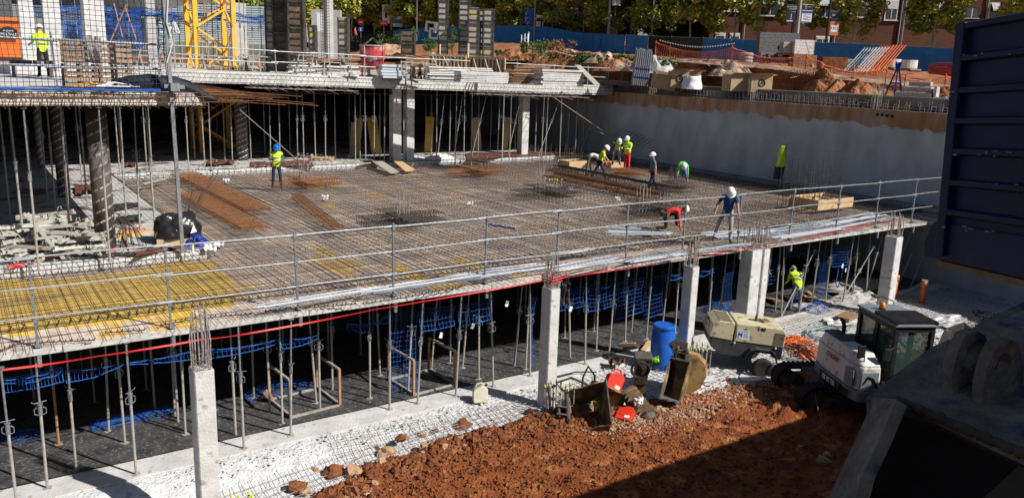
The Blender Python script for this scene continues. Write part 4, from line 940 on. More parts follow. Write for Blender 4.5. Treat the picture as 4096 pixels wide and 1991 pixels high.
# edge bars on the slab faces
mb = vhooks(-8, 5.7, 22.8, 7.2, ln=.3, h=.34, stp=.17); rn = random.Random(5); x = -8
while x < 5.6:
    mb.path([(x, 23.0, 7.5), (x + .05, 22.55, 7.36), (x + .02, 22.0 + rn.uniform(-.1, .1), 7.32)], .011, 4); x += .22
    mb.path([(x, 23.0, 7.24), (x + rn.uniform(-.04, .04), 21.9 + rn.uniform(-.15, .15), 7.2)], .011, 4)
for z in (7.3, 7.45): mb.path([(-8, 22.6, z), (5.7, 22.6, z)], .012, 4)
tag(mb.build('edge_rebar', 'rebar_rust'), 'rusty bars sticking out along the edge of the upper left slab', 'rebar')
mb = MB(); rn = random.Random(8)
for k in range(46):
    y = 23 + k * .34; L_ = rn.uniform(1.6, 4.6) * (1 - .012 * k); z = 7.3 + .16 * (k % 2)
    mb.path([(5.3, y, z), (5.7 + L_ * .5, y + rn.uniform(-.2, .3), z + rn.uniform(-.03, .03)), (5.7 + L_, y + rn.uniform(-.5, .5), z - .04 * L_)], .011, 4)
for k in range(14): mb.path([(5.9 + k * .16, 23, 7.42), (5.9 + k * .17, 38, 7.42)], .01, 4)
tag(mb.build('long_rebar', 'rebar_rust'), 'fan of long rusty bars reaching right from the upper left slab', 'rebar')
def edge_follow(x0, x1, seed):
    mb = MB(); rn = random.Random(seed); x = x0
    while x < x1:
        a, b = zt(x), zb_(x); d = rn.uniform(-.03, .03)
        mb.path([(x + d, 39.3, a - .06), (x + d - .02, 38.75, a - .1), (x + d + .08, 38.7, (a + b) / 2), (x + d, 38.75, b + .08), (x + d, 39.3, b + .06)], .008, 3)
        x += .24 * rn.uniform(.6, 1.4)
    for k in range(3):
        z = k / 2; P = [(x0 + (x1 - x0) * i / 40, 38.72 + .03 * nz(i, k), (zt(x0 + (x1 - x0) * i / 40) - .1) * (1 - z) + (zb_(x0 + (x1 - x0) * i / 40) + .08) * z + .03 * nz(i * .5, k, 3)) for i in range(41)]
        mb.path(P, .012, 4)
    return mb
tag(edge_follow(5.5, 34.0, 4).build('edge_rebar', 'rebar'), 'cage of thin bars along the edge of the upper back slab', 'rebar')
rn = random.Random(9)
for (a, b, lb) in ((11.5, 16.5, 'bars drooping below the back slab above the blue helmet'), (23.5, 31, 'bars drooping below the right end of the back slab')):
    mb = MB(); x = a
    while x < b: mb.path([(x, 39.3, zb_(x) + .05), (x + rn.uniform(-.1, .1), 37.2 + rn.uniform(-.6, .4), zb_(x) - .05 - rn.uniform(0, .25))], .012, 4); x += .33
    for y in (37.4, 38.1): mb.path([(a - .3, y, zb_(a) - .1), (b, y, zb_(b) - .12)], .012, 4)
    tag(mb.build('hanging_rebar', 'rebar_grey'), lb, 'rebar')
mb = MB()
for k in range(9):
    a = on(2452 + 14 * k, 545 + 6 * k, 0, 33.9); b = on(2500 + 14 * k, 508 + 6 * k, 0, 34.3); mb.path([a, b], .012, 4)
mb.path([on(2478, 515, 0, 34.2), on(2590, 562, 0, 34.2)], .01, 4)
tag(mb.build('wall_rebar', 'rebar_dark'), 'slanting bars leaning on the retaining wall above the working group', 'rebar')
# step faces: bars in front of the white edge of the lower slab
tag(vhooks(-6, 5.5, 22.62, 3.05, ln=.25, h=.26, stp=.24).build('edge_rebar', 'rebar_dark'), 'zigzag bars in front of the lower slab edge at left', 'rebar')
tag(vhooks(5.6, 34, 39.12, 3.05, ln=.25, h=.3, stp=.26).build('edge_rebar', 'rebar_dark'), 'zigzag bars in front of the far slab step', 'rebar')
mb = vhooks(22.9, 39.2, 5.72, 3.05, ln=-.2, h=.24, stp=.26, axis=1); tag(mb.build('edge_rebar', 'rebar_dark'), 'zigzag bars along the side edge of the lower slab at left', 'rebar')

for k, (c, d, lb) in enumerate((((-1.25, 22.84, 3.1), (13.5, .05, .38), 'rough white poured edge of the left slab in front'), ((5.53, 31.1, 3.12), (.05, 16.4, .34), 'rough white poured side edge of the left slab'), ((19.9, 39.38, 3.1), (28.8, .05, .36), 'rough white poured edge of the far slab step'))):
    mb = MB(); mb.box(c, d); tag(mb.build('slab_edge', 'concrete_rough'), lb, 'slab edge')
# guardrails up there
px_ = [700, 918, 1106, 1263, 1457, 1627, 1795, 1940, 2072, 2219, 2352, 2432]
pts = []
for px in px_: q = on(px, 300, 1, 39.5); pts.append((q.x, 39.5, zt(q.x)))
guardrail(pts, (.52, 1.05), 'two-rail guardrail along the upper back slab', -.05, 1.15, r=.026)
guardrail([(-4, 23.15, 7.55), (-1.6, 23.15, 7.55), (1.02, 23.15, 7.55), (2.25, 23.15, 7.55), (4.6, 23.15, 7.55)], (.6, 1.22), 'two-rail guardrail behind the safety net on the upper left slab', -.05, 1.4, r=.03)
mb = MB(); mb.beam((4.84, 22.66, 3.3), (4.72, 22.66, 11.2), .09, .09); tag(mb.build('net_pole', 'galv'), 'tall square steel pole carrying the safety net', 'pole')
mb = MB(); mb.beam((4.6, 22.6, 7.72), (5.1, 22.6, 7.7), .1, .1); mb.box((4.84, 22.55, 7.7), (.22, .22, .2)); tag(mb.build('pole_bracket', 'galv'), 'dark bracket clamping the tall pole to the slab edge', 'bracket')
net(lambda u, v: (-2.2 + 6.9 * u, 22.72 + .1 * math.sin(v * 3), 7.65 + 3.2 * v), 'dark mesh safety net stretched above the upper left slab', 54, 26, 'navy_net', r=.0075, wob=.03, edge=.012)
mb = MB()
for k in range(14):
    P = [(-2.2 + 7.1 * i / 24, 22.68 + .04 * nz(i, k), 7.6 + .05 * nz(i * .7, k, 2)) for i in range(25)]; mb.path(P, .018, 4)
tag(mb.build('net_roll', 'blue_net'), 'rolled blue net lying along the edge of the upper left slab', 'net')
M('white_rope', (.6, .6, .62), rough=.8); M('orange_rope', (.65, .3, .05), rough=.8)
for mn, c0, sd, lb in (('white_rope', (3.55, 22.75, 7.68), 3, 'white rope coiled on the blue net roll'), ('orange_rope', (3.0, 22.8, 7.66), 4, 'orange rope tangled on the edge of the upper left slab'), ('white_rope', (4.95, 22.7, 9.05), 5, 'white rope tied to the tall pole')):
    heap_net(c0, .5 if sd != 5 else .12, .06, .12 if sd != 5 else .3, lb, sd, mn, 10, r=.016, name='rope', cat='rope')
mb = MB(); mb.path([(4.82, 22.6, 9.9), (4.75, 22.58, 9.3), (4.86, 22.58, 8.8), (4.7, 22.58, 8.3)], .02, 5); tag(mb.build('rope', 'white_rope'), 'white rope running down beside the tall pole', 'rope')
# upper left columns
for (px, dpth, wd, lb) in ((46, 46, .58, 'leftmost pale column behind the safety net'), (122, 36, .56, 'pale column between the orange container and the man in yellow'), (222, 31, .58, 'pale column right of the man in yellow'), (386, 27, .62, 'widest pale column behind the stacked pallets')):
    q = dep(px, 260, dpth); zz = 7.56 if q.y < 39 else zt(q.x)
    column(q.x, q.y, zz, 12.3, wd, wd, lb, bars=False, group='columns behind the safety net')
# orange container
M('orange_paint', (.72, .14, .02), (.8, .2, .03), rough=.5, scale=4)
q = dep(40, 250, 39); t = thing('orange_container', 'orange steel container with a black sign behind the safety net', 'container', (q.x, q.y, 8.15), R(-8)); t.scale = (1.35,) * 3
mb = MB(); mb.box((-.6, .6, .62), (2.6, 1.2, 1.24)); mb.build('box', 'orange_paint', t, bevel=.02)
mb = MB(); mb.box((-.6, -.04, 1.3), (2.7, .14, .1)); mb.box((.62, -.05, .6), (.16, .1, 1.3)); mb.box((-.9, -.05, .6), (.12, .1, 1.3)); mb.box((-.6, -.05, .06), (2.6, .1, .12)); mb.build('rim', 'orange_paint', t)
mb = MB(); mb.prism([(-.22, 0), (.32, 0), (.32, .34), (.05, .44), (-.22, .34)], .02, frame((0, -.09, .62), (1, 0, 0), (0, 0, 1))); mb.build('sign', 'black_metal', t)
text_mesh('POLTALS', .12, 'sign_text', 'white_plastic', t, frame((.05, -.115, .78), (1, 0, 0), (0, 0, 1))); text_mesh('ALQUILER', .07, 'sign_text', 'white_plastic', t, frame((.05, -.115, .9), (1, 0, 0), (0, 0, 1)))
mb = MB(); mb.box((-.5, .6, -.2), (2.3, 1.1, .38)); mb.build('skid', 'wood_brown', t)
# pallets stood on edge and stacked
def pallet(p, rot, lb, mname='wood_brown', group='timber pallets', w_=1.2, l_=.8):
    t = thing('timber_pallet', lb, 'pallet', p, 0, group); t.rotation_euler = rot
    mb = MB()
    for k in range(7): mb.box((-w_ / 2 + .06 + k * (w_ - .12) / 6, 0, .135), (.1, l_, .02))
    mb.build('top_board', mname, t); mb = MB()
    for y in (-l_ / 2 + .05, 0, l_ / 2 - .05):
        for x in (-w_ / 2 + .07, 0, w_ / 2 - .07): mb.box((x, y, .075), (.12, .1, .09))
        mb.box((0, y, .015), (w_, .1, .022))
    mb.build('block', mname, t); return t
M('crate_wood', (.3, .2, .13), (.42, .3, .2), scale=3, rough=.85); q0 = on(395, 330, 1, 24.6)
for k, (dx, dz, lb) in enumerate(((-.42, 0, 'left of the lower pair of slatted timber crates behind the net'), (.42, 0, 'right of the lower pair of slatted timber crates behind the net'), (-.4, .64, 'upper left slatted timber crate behind the net'), (.43, .64, 'upper right slatted timber crate behind the net'))):
    t = thing('slatted_crate', lb, 'crate', (q0.x + dx, 24.75, 7.57 + dz), 0, 'slatted timber crates'); mb = MB()
    for i in range(4): mb.box((0, -.35, .08 + i * .15), (.8, .02, .09)); mb.box((0, .35, .08 + i * .15), (.8, .02, .09)); mb.box((.39, 0, .08 + i * .15), (.02, .68, .09))
    mb.build('slat', 'crate_wood', t)
    for x in (-.36, 0, .36):
        for y in (-.31, .31): mb = MB(); mb.box((x, y, .31), (.07, .06, .62)); mb.build('corner_post', 'wood_brown', t)
    mb = MB(); mb.box((0, 0, .04), (.78, .66, .03)); mb.build('base', 'wood_grey', t)
cloth('plastic_film', 'torn clear plastic film draped over the timber crates', 'film', 'wood_grey', (q0.x - .1, 24.3, 8.9), .4, .6, 9)
# black tarp roll
M('tarp', (.008, .01, .016), (.03, .033, .04), rough=.55, scale=4)
mb = MB(); P = [(3.5, 23.35, 7.72), (3.9, 23.35, 7.76), (4.4, 23.3, 7.78), (4.95, 23.2, 7.76), (5.3, 23.1, 7.68), (5.55, 22.95, 7.55), (5.75, 22.8, 7.42), (5.95, 22.7, 7.36)]
mb.path(P, [.13, .19, .21, .2, .17, .13, .1, .05], 9); o = mb.build('tarp_roll', 'tarp', smooth=True); tag(o, 'crumpled black tarpaulin rolled at the corner of the upper left slab', 'tarpaulin')
for v in o.data.vertices: v.co += V((nz(*v.co, 5), nz(v.co.y, v.co.x, v.co.z, 5), nz(v.co.z, v.co.x, v.co.y, 5))) * .04
# workbench with tools left
q = dep(130, 285, 29); t = thing('steel_bench', 'cluttered low steel bench behind the safety net', 'bench', (q.x, q.y, 7.56), R(-10)); mb = MB(); mb.box((0, 0, .45), (1.3, .6, .06)); mb.build('top', 'wood_brown', t)
for x in (-.58, .58):
    mb = MB(); mb.box((x, 0, .21), (.06, .5, .42)); mb.build('leg', 'dark_steel', t)
mb = MB(); rn = random.Random(2)
for k in range(16): x = rn.uniform(-.6, .6); mb.box((x, rn.uniform(-.2, .2), .53), (.06, .2, .12), rz=rn.uniform(0, 3))
mb.build('clutter', 'dark_steel', t)
# props between 2nd and 3rd floor
pu = make_prop(3.95, 'tall prop standing under the third floor behind the safety net', 'props under the third floor'); first = True; rn = random.Random(21)
for k in range(58):
    px = 225 + (1060 - 225) * k / 57 + rn.uniform(-8, 8); dd = rn.choice((43, 47, 51, 56)); q = dep(px, 250, dd); pos = (q.x, q.y, zt(q.x) if q.y > 39.2 else 7.56)
    if first: pu.location = pos; o = pu; first = False
    else: o = dup(pu, pos)
    o.rotation_euler = (R(rn.uniform(-.6, .6)), R(rn.uniform(-.6, .6)), rn.uniform(0, 6))
single_out([o for o in COL.objects if o.get('group') == 'props under the third floor'], 'prop', ((400, 'the widest column'), (690, 'the tall pole'), (760, 'the crane'), (950, 'the crane and grey column')), ((41, 'nearest'), (45, 'near'), (49, 'middle'), (99, 'far')), ' on the upper slab')
for (a, b, lb) in (((440, 170), (505, 20), 'rusty brace leaning left among the props'), ((500, 30), (545, 160), 'rusty brace leaning right among the props'), ((455, 15), (490, 150), 'thin rusty brace beside the widest column')):
    A = dep(*a, 40); B = dep(*b, 40); mb = MB(); mb.tube(A, B, .035, 6); tag(mb.build('brace', 'prop_rusty'), lb, 'brace', 'rusty braces among the props')
# blue net band
def band(px0, px1, y0, y1, d, lb, seed, nu, nv=9, mn='blue_net'):
    A = dep(px0, y0, d); B = dep(px1, (y0 + (px1 - px0) * .02), d); h = (y1 - y0) * d / FPX
    return net(lambda u, v: (lambda t: (t.x, t.y + .3 * nz(u * 6, v * 2, seed), t.z - .25 * math.sin(u * 9) * .3 - v * h))(A.lerp(B, u)), lb, nu, nv, seed=seed, r=.014, wob=.15, group='blue nets on the third floor')
band(130, 560, 22, 70, 40, 'gathered blue net band behind the pale columns', 31, 70, 16)
band(450, 700, 40, 75, 41, 'gathered blue net band left of the yellow crane', 32, 44, 14)
band(690, 1060, 50, 85, 46, 'gathered blue net band passing behind the yellow crane', 33, 60, 14)
band(240, 560, 75, 200, 42, 'sheer blue net hanging behind the widest column', 34, 50, 26)
# corrugated sheets / cabins
M('corrugated', (.5, .6, .68), (.66, .74, .8), rough=.45, metal=.2, scale=3, stretch=(.5, .5, 5))
def cabin(px0, px1, y0, y1, d, lb, mname='corrugated', hgt=None):
    A = dep(px0, y0, d); B = dep(px1, y0, d); L_ = (B - A).length; rz = math.atan2(B.y - A.y, B.x - A.x); h = (y1 - y0) * d / FPX
    t = thing('corrugated_stack', lb, 'steel sheets', (A.x, A.y, A.z - h), rz, 'stacks of corrugated sheets')
    n = int(h / .16); 
    for k in range(n):
        mb = MB(); z = k * h / n; off = .12 * math.sin(k * 2.3); mb.box((L_ / 2 + off, .8, z + .05), (L_, 1.6, .07)); mb.box((L_ / 2 + off, .8, z + .11), (L_ - .1, 1.55, .04)); mb.build('sheet', mname, t)
    return t
cabin(645, 1062, 12, 160, 60, 'big stack of pale corrugated sheets behind the yellow crane'); cabin(250, 470, 60, 150, 62, 'stack of corrugated sheets seen through the blue net')
cabin(500, 640, 70, 190, 58, 'stack of corrugated sheets left of the yellow crane')
# yellow crane mast
M('crane_yellow', (.9, .42, .03), (.95, .48, .05), rough=.45, scale=3, c3=(.5, .25, .05), s3=4, t3=.7)
q = dep(789, 255, 44); S_ = 2.0; t = thing('crane_mast', 'yellow lattice tower crane mast rising through the upper slab', 'crane', (q.x, q.y, 3.3)); Hm = 12.0
for (a, b) in ((0, 0), (S_, 0), (0, S_ * .95), (S_, S_ * .95)):
    mb = MB(); mb.box((a, b, Hm / 2), (.24, .24, Hm)); mb.build('leg', 'crane_yellow', t)
ph = 1.3
for (p0_, p1_) in (((0, 0), (S_, 0)), ((0, S_ * .95), (S_, S_ * .95)), ((0, 0), (0, S_ * .95)), ((S_, 0), (S_, S_ * .95))):
    mb = MB(); k = 0; z = .2
    while z < Hm - ph:
        a, b = (p0_, p1_) if k % 2 else (p1_, p0_); mb.beam((*a, z), (*b, z + ph), .1, .1); z += ph; k += 1
    mb.build('lattice_brace', 'crane_yellow', t)
mb = MB()
for s_ in (-.2, .2): mb.tube((S_ * .5 + s_, S_ * .6, 0), (S_ * .5 + s_, S_ * .6, Hm), .03, 6)
z = .2
while z < Hm: mb.tube((S_ * .5 - .2, S_ * .6, z), (S_ * .5 + .2, S_ * .6, z), .02, 5); z += .3
mb.build('ladder', 'prop_rusty', t)
# steel column shutters
M('shutter_dark', (.035, .032, .028), (.09, .08, .07), rough=.6, scale=2, bump=.2, c3=(.2, .12, .07), s3=3, t3=.62)
M('shutter_brown', (.09, .06, .045), (.2, .14, .1), rough=.6, scale=2, c3=(.3, .17, .09), s3=3, t3=.58)
M('shutter_face', (.3, .29, .26), (.48, .44, .37), rough=.6, scale=2, c3=(.35, .2, .1), s3=2, t3=.6)
M('sticker_yellow', (.6, .5, .1), rough=.6)
def colform(px, y1, y0, wpx, d, lb, rz=-30, face='shutter_face', depth_=.7, stick=None):
    """px centre, y1 base row, y0 top row"""
    b = dep(px, y1, d); h = (y1 - y0) * d / FPX; w_ = wpx * d / FPX
    t = thing('steel_shutter', lb, 'column shutter', b, R(rz), 'steel column shutters on the upper slab')
    mb = MB(); mb.box((0, .06, h / 2), (w_ * .96, .03, h)); mb.build('face_panel', face, t)
    mb = MB()
    for s_ in (-1, 1): mb.box((s_ * w_ / 2, depth_ / 2 - .04, h / 2), (.07, depth_, h))
    mb.box((0, depth_ - .02, h / 2), (w_, .04, h)); mb.build('side_frame', 'shutter_dark', t)
    mb = MB(); z = .15
    while z < h: mb.box((0, .02, z), (w_ * .94, .06, .035)); z += .33
    z = .6
    while z < h: mb.box((0, -.03, z + .08), (w_ * .9, .05, .06)); z += 1.3
    mb.build('rib', 'shutter_dark', t)
    if stick:
        mb = MB(); mb.box((0, .04, stick * h), (w_ * .6, .012, .22)); mb.build('label_plate', 'sticker_yellow', t)
    return t
colform(1082, 285, -60, 28, 43, 'narrow steel shutter at the left of the tall group near the crane'); colform(1122, 288, -60, 48, 42.5, 'dark back of a tall steel shutter near the crane', face='shutter_dark')
colform(1188, 270, -60, 58, 42, 'tall rusty brown steel shutter with close ribs near the crane', face='shutter_brown'); colform(1250, 235, 105, 24, 46, 'short grey steel shutter with a yellow label beside the tall brown one', stick=.72)
colform(1372, 240, 75, 36, 46, 'single steel shutter left of the red concrete bucket', stick=.85, depth_=1.0); colform(1771, 220, -60, 38, 50, 'tallest grey steel shutter right of the culvert blocks', depth_=.8)
colform(1856, 222, -60, 42, 51, 'second tall grey steel shutter among the right group', stick=.93); colform(1893, 226, 38, 42, 49, 'front grey steel shutter of the right group', stick=.85); colform(1926, 228, 45, 24, 50, 'narrow grey steel shutter in the right group', stick=.1); colform(1952, 230, 44, 40, 49, 'rightmost grey steel shutter with brown stains', stick=.15)
colform(1632, 222, 130, 54, 47, 'short brown plywood shutter right of the red concrete bucket', face='shutter_brown', depth_=.5)
# white concrete wall stub, cabinet and caged column
A = dep(1250, 232, 55); mbx = thing('concrete_stub_wall', 'pale concrete stub wall behind the steel shutters', 'wall', A, R(-33)); h = (232 - 45) * 55 / FPX
mb = MB(); mb.box((.95, .2, h / 2), (1.95, .4, h)); mb.build('panel', 'concrete_mid', mbx)
A = dep(1283, 130, 53); t = thing('white_cabinet', 'white electrical cabinet on the stub wall', 'cabinet', A, R(-33)); mb = MB(); mb.box((0, 0, .6), (.5, .25, 1.2)); mb.build('box', 'white_plastic', t, bevel=.01); mb = MB(); mb.box((0, -.13, .6), (.44, .02, 1.12)); mb.build('door', 'white_plastic', t)
column(*(lambda q: (q.x, q.y, q.z))(dep(1316, 235, 50)), 12.4, .45, .5, 'pale column wrapped by a bar cage behind the steel shutters', bars=False, mname='concrete_mid', group='columns on the upper slab')
mb = MB(); q = dep(1302, 235, 48.5); 
for a in (-.2, -.07, .07, .2):
    for b in (-.15, .15): mb.tube((q.x + a, q.y + b, q.z), (q.x + a, q.y + b, 12.5), .014, 4)
z = q.z
while z < 12.4: mb.path([(q.x - .22, q.y - .17, z), (q.x + .22, q.y - .17, z), (q.x + .22, q.y + .17, z), (q.x - .22, q.y + .17, z)], .01, 3, closed=True); z += .16
tag(mb.build('bar_cage', 'rebar_dark'), 'tall thin bar cage beside the white cabinet', 'rebar cage')
column(*(lambda q: (q.x, q.y, zt(q.x)))(dep(610, 255, 45)), 11.7, .5, .5, 'grey column left of the yellow crane', bars=False, mname='concrete_mid', group='columns on the upper slab')
column(*(lambda q: (q.x, q.y, zt(q.x)))(dep(965, 245, 50)), 11.7, .7, .5, 'grey column right of the yellow crane', bars=False, mname='concrete_mid', group='columns on the upper slab')

# red concrete bucket
M('bucket_red', (.42, .03, .04), (.55, .1, .1), rough=.55, scale=3, c3=(.5, .42, .4), s3=2.2, t3=.58)
q = dep(1490, 302, 43); q.z = zt(q.x); t = thing('concrete_bucket', 'red conical concrete bucket with a lifting frame on the upper slab', 'concrete bucket', q)
mb = MB(); mb.lathe([(.2, .28), (.3, .38), (.62, 1.0), (.66, 1.1), (.66, 1.58)], 20); mb.build('hopper', 'bucket_red', t, smooth=False)
mb = MB(); mb.lathe([(.64, 1.56), (.7, 1.57), (.7, 1.62), (.62, 1.63)], 20); mb.build('rim', 'wood_grey', t)
for a in range(4):
    an = a * math.pi / 2 + .5; mb = MB(); x, y = .68 * math.cos(an), .68 * math.sin(an); mb.beam((x, y, 0), (x, y, 1.6), .06, .06); mb.build('leg', 'bucket_red', t)
    mb = MB(); mb.beam((x, y, 1.62), (0, 0, 1.98), .05, .05); mb.build('lifting_bar', 'dark_steel', t)
mb = MB(); mb.path([(.66 * math.cos(k * math.pi / 8), .66 * math.sin(k * math.pi / 8), .95) for k in range(16)], .03, 4, closed=True); mb.path([(.66 * math.cos(k * math.pi / 8), .66 * math.sin(k * math.pi / 8), .05) for k in range(16)], .03, 4, closed=True); mb.build('ring', 'bucket_red', t)
mb = MB(); mb.box((0, -.2, .22), (.6, .4, .32)); mb.build('chute', 'wood_grey', t)
mb = MB(); mb.tube((-1.1, .1, .9), (-.62, .05, .85), .05, 6); mb.path([(-.62 + .13 * math.cos(k * math.pi / 6), -.1, .85 + .13 * math.sin(k * math.pi / 6)) for k in range(12)], .025, 4, closed=True); mb.build('handwheel', 'bucket_red', t)
# stacks
def stack(px, py, d, n, l_, w_, th, mname, name, lb, cat, part, rz=-12, jit=.08, gap=.01, group='stacks on the upper slab', top=True, y_=None):
    q = dep(px, py, d); q.z = zt(q.x) if y_ is None else y_; t = thing(name, lb, cat, q, R(rz), group); rn = random.Random(int(px)); z = 0
    for k in range(n):
        mb = MB(); mb.box((rn.uniform(-jit, jit), rn.uniform(-jit, jit) * .4, z + th / 2), (l_, w_, th), rz=rn.uniform(-.02, .02)); mb.build(part, mname, t); z += th + gap
    return t
stack(1565, 303, 42, 5, 1.25, 1.0, .11, 'corrugated', 'panel_stack', 'blue grey panel stack right of the red bucket', 'panels', 'panel', gap=.03)
stack(1830, 318, 42, 8, 3.4, .9, .06, 'white_paint', 'beam_stack', 'tall stack of cream beams behind the guardrail', 'beams', 'beam', jit=.3, gap=.03)
stack(1925, 328, 40.5, 6, 2.5, 1.1, .075, 'concrete_light', 'plank_stack', 'low stack of pale formwork planks in front of the cream beams', 'planks', 'plank', jit=.06, gap=.012)
stack(2080, 328, 41.5, 17, 1.35, 1.1, .035, 'wood_brown', 'plywood_stack', 'dark ragged stack of plywood sheets', 'plywood', 'sheet', jit=.15, gap=.018)
stack(2232, 337, 41, 7, 2.3, 1.1, .1, 'concrete_light', 'plank_stack', 'stack of thick dirty white planks near the end of the upper slab', 'planks', 'plank', jit=.1, gap=.015)
stack(1300, 296, 40.8, 5, 3.3, 1.0, .07, 'white_paint', 'beam_stack', 'cream beams lying under a leaning frame left of the red bucket', 'beams', 'beam', jit=.2, gap=.03)
stack(960, 268, 43, 3, 3.0, 1.0, .05, 'prop_rusty', 'beam_stack', 'rusty bars stacked at the foot of the crane', 'beams', 'beam', jit=.2, gap=.03)
q = dep(2350, 300, 40.5); mb = MB(); A = dep(2310, 262, 41.5); B = dep(2388, 340, 40); mb.beam(A, B, .35, .04); tag(mb.build('leaning_board', 'wood_grey'), 'grey board leaning beside the last planks of the upper slab', 'board')
# trestle frames
def frame_rack(px, py, d, n, L_, h, lb, rz=-12):
    q = dep(px, py, d); q.z = zt(q.x); t = thing('steel_frame_rack', lb, 'frames', q, R(rz), 'galvanised frames on the upper slab'); rn = random.Random(int(px))
    for k in range(n):
        mb = MB(); x = -L_ / 2 + L_ * k / n; tilt = rn.uniform(-.25, .3); y = rn.uniform(-.3, .3); mb.beam((x, y, 0), (x + tilt, y, h), .05, .05)
        mb.build('upright', 'prop_dusty', t)
    for z in (h * .35, h * .7, h * .95):
        mb = MB(); mb.beam((-L_ / 2, rn.uniform(-.3, .3), z), (L_ / 2, rn.uniform(-.3, .3), z - .1), .06, .06); mb.build('crossbar', 'prop_dusty', t)
frame_rack(1310, 300, 40.3, 9, 3.2, 1.0, 'tumbled galvanised frames left of the red bucket'); frame_rack(1680, 308, 42, 9, 1.9, .9, 'jumble of galvanised frames between the red bucket and the cream beams'); frame_rack(870, 275, 41.5, 11, 4.2, .8, 'galvanised racks along the foot of the crane'); frame_rack(560, 262, 38.6, 9, 3.0, .9, 'galvanised racks seen right of the timber crates'); frame_rack(1020, 275, 42.5, 6, 1.6, .9, 'small galvanised rack right of the crane foot')
for k, (px, lb) in enumerate(((985, 'bundle of dark bars stood on end by the crane'), (1655, 'left bundle of dark bars stood on end'), (1680, 'right bundle of dark bars stood on end'))):
    q = dep(px, 290, 41.5); q.z = zt(q.x); mb = MB(); rn = random.Random(k)
    for i in range(16): mb.tube((q.x + rn.uniform(-.16, .16), q.y + rn.uniform(-.1, .1), q.z), (q.x + rn.uniform(-.08, .08), q.y, q.z + .65), .016, 4)
    tag(mb.build('bar_bundle', 'rebar_dark'), lb, 'bar bundle', 'upright bar bundles')
# timber shutter walls
M('shutter_orange', (.3, .15, .08), (.42, .24, .14), rough=.8, scale=3)
def timber_wall(a, b, d, h, lb, nst):
    A = dep(*a, d[0]); B = dep(*b, d[1]); A.z -= h; B.z = A.z; L_ = (B - A).length; t = thing('timber_shutter', lb, 'timber shutter', A, math.atan2(B.y - A.y, B.x - A.x), 'timber wall shutters')
    mb = MB(); mb.box((L_ / 2, .1, h / 2), (L_, .03, h)); mb.build('sheeting', 'shutter_orange', t); mb = MB()
    for k in range(nst + 1): mb.box((L_ * k / nst, .03, h / 2), (.09, .1, h))
    mb.box((L_ / 2, .0, h - .06), (L_, .06, .1)); mb.build('stud', 'ply', t); mb = MB()
    for k in range(1, nst, 3): mb.beam((L_ * k / nst, -.02, h * .9), (L_ * k / nst + .7, -.6, 0), .05, .05)
    mb.build('brace', 'wood_grey', t)
timber_wall((1716, 217), (1862, 222), (46, 45.5), 1.05, 'left timber wall shutter with pale studs', 10); timber_wall((1880, 226), (2018, 234), (45, 44), 1.1, 'right timber wall shutter with pale studs', 9)
mb = MB(); A = dep(1873, 175, 45); mb.beam(A, A + V((0, 0, -1.3)), .1, .1); A = dep(1760, 178, 46); mb.beam(A, A + V((0, 0, -.6)), .08, .08); tag(mb.build('timber_post', 'ply'), 'pale timber posts standing up at the timber shutters', 'post')
M('block_dark', (.14, .14, .14), (.24, .24, .23), scale=3)
# box culvert blocks
def culvert(px, py, d, rot, lb, s_=1.0):
    q = dep(px, py, d); t = thing('box_culvert', lb, 'concrete box', q, 0, 'hollow concrete boxes'); t.rotation_euler = rot; mb = MB()
    for c, dd in (((0, 0, .09), (1, .9, .18)), ((0, 0, .91), (1, .9, .18)), ((-.41, 0, .5), (.18, .9, .64)), ((.41, 0, .5), (.18, .9, .64))): mb.box(tuple(v * s_ for v in c), tuple(v * s_ for v in dd))
    mb.build('shell', 'block_dark', t)
culvert(1722, 130, 70, (0, R(8), R(-40)), 'upper hollow concrete box behind the steel shutters', .9); culvert(1738, 158, 69, (0, R(6), R(-40)), 'lower hollow concrete box behind the steel shutters', .9)

# ================================================================ LOWER LEFT STOREY
M('tube_card', (.07, .055, .05), (.17, .15, .145), rough=.45, scale=1.5); M('tube_text', (.5, .12, .06), rough=.6); M('tube_band', (.55, .55, .56), rough=.5)
def form_tube(px, py, wpx, lb, nb, labels=True, h=3.88):
    b = at(px, py, 3.3); d = (b - V((0, 0, CH))).dot(fwd); r = wpx * d / FPX / 2; t = thing('tube_formwork', lb, 'column tube', b, 0, 'cardboard column tubes under the left slab')
    mb = MB(); mb.lathe([(r, 0), (r, h)], 24); mb.build('tube', 'tube_card', t, smooth=True)
    rn = random.Random(int(px)); a_c = math.atan2(-b.y, -b.x)
    for k in range(nb):
        z0 = .15 + k * (h - .3) / nb; a0 = a_c - 1.5 + rn.uniform(0, .3)
        mb = MB(); n_ = 18; vs_ = []; fs_ = []; L_ = 2.6
        for i in range(n_ + 1):
            a = a0 + L_ * i / n_
            for z in (0, .055): vs_.append(((r + .004) * math.cos(a), (r + .004) * math.sin(a), z0 + z + .12 * (a - a_c)))
            if i and i % 4: q = 2 * i; fs_.append((q - 2, q, q + 1, q - 1))
        mb.add(vs_, fs_); mb.build('printed_band', 'tube_band', t)
        if labels:
            for j in (-.9, 0.1, 1.0):
                o = text_mesh('TUBOTEC', .075, 'printed_text', 'tube_text', t, Matrix.Identity(4), depth=.001)
                for v in o.data.vertices:
                    a = a_c + j + v.co.x / r; v.co = V(((r + .007) * math.cos(a), (r + .007) * math.sin(a), z0 + .02 + v.co.y + .12 * (a - a_c)))
    return t
form_tube(425, 988, 76, 'biggest spiral-printed column tube beside the pile of beams', 12); form_tube(258, 786, 46, 'column tube deeper in the left storey behind the pile', 13, labels=False)
form_tube(972, 640, 44, 'slim column tube under the back slab by the crane', 13, labels=False); form_tube(165, 668, 24, 'thin column tube far back at left', 12, labels=False)
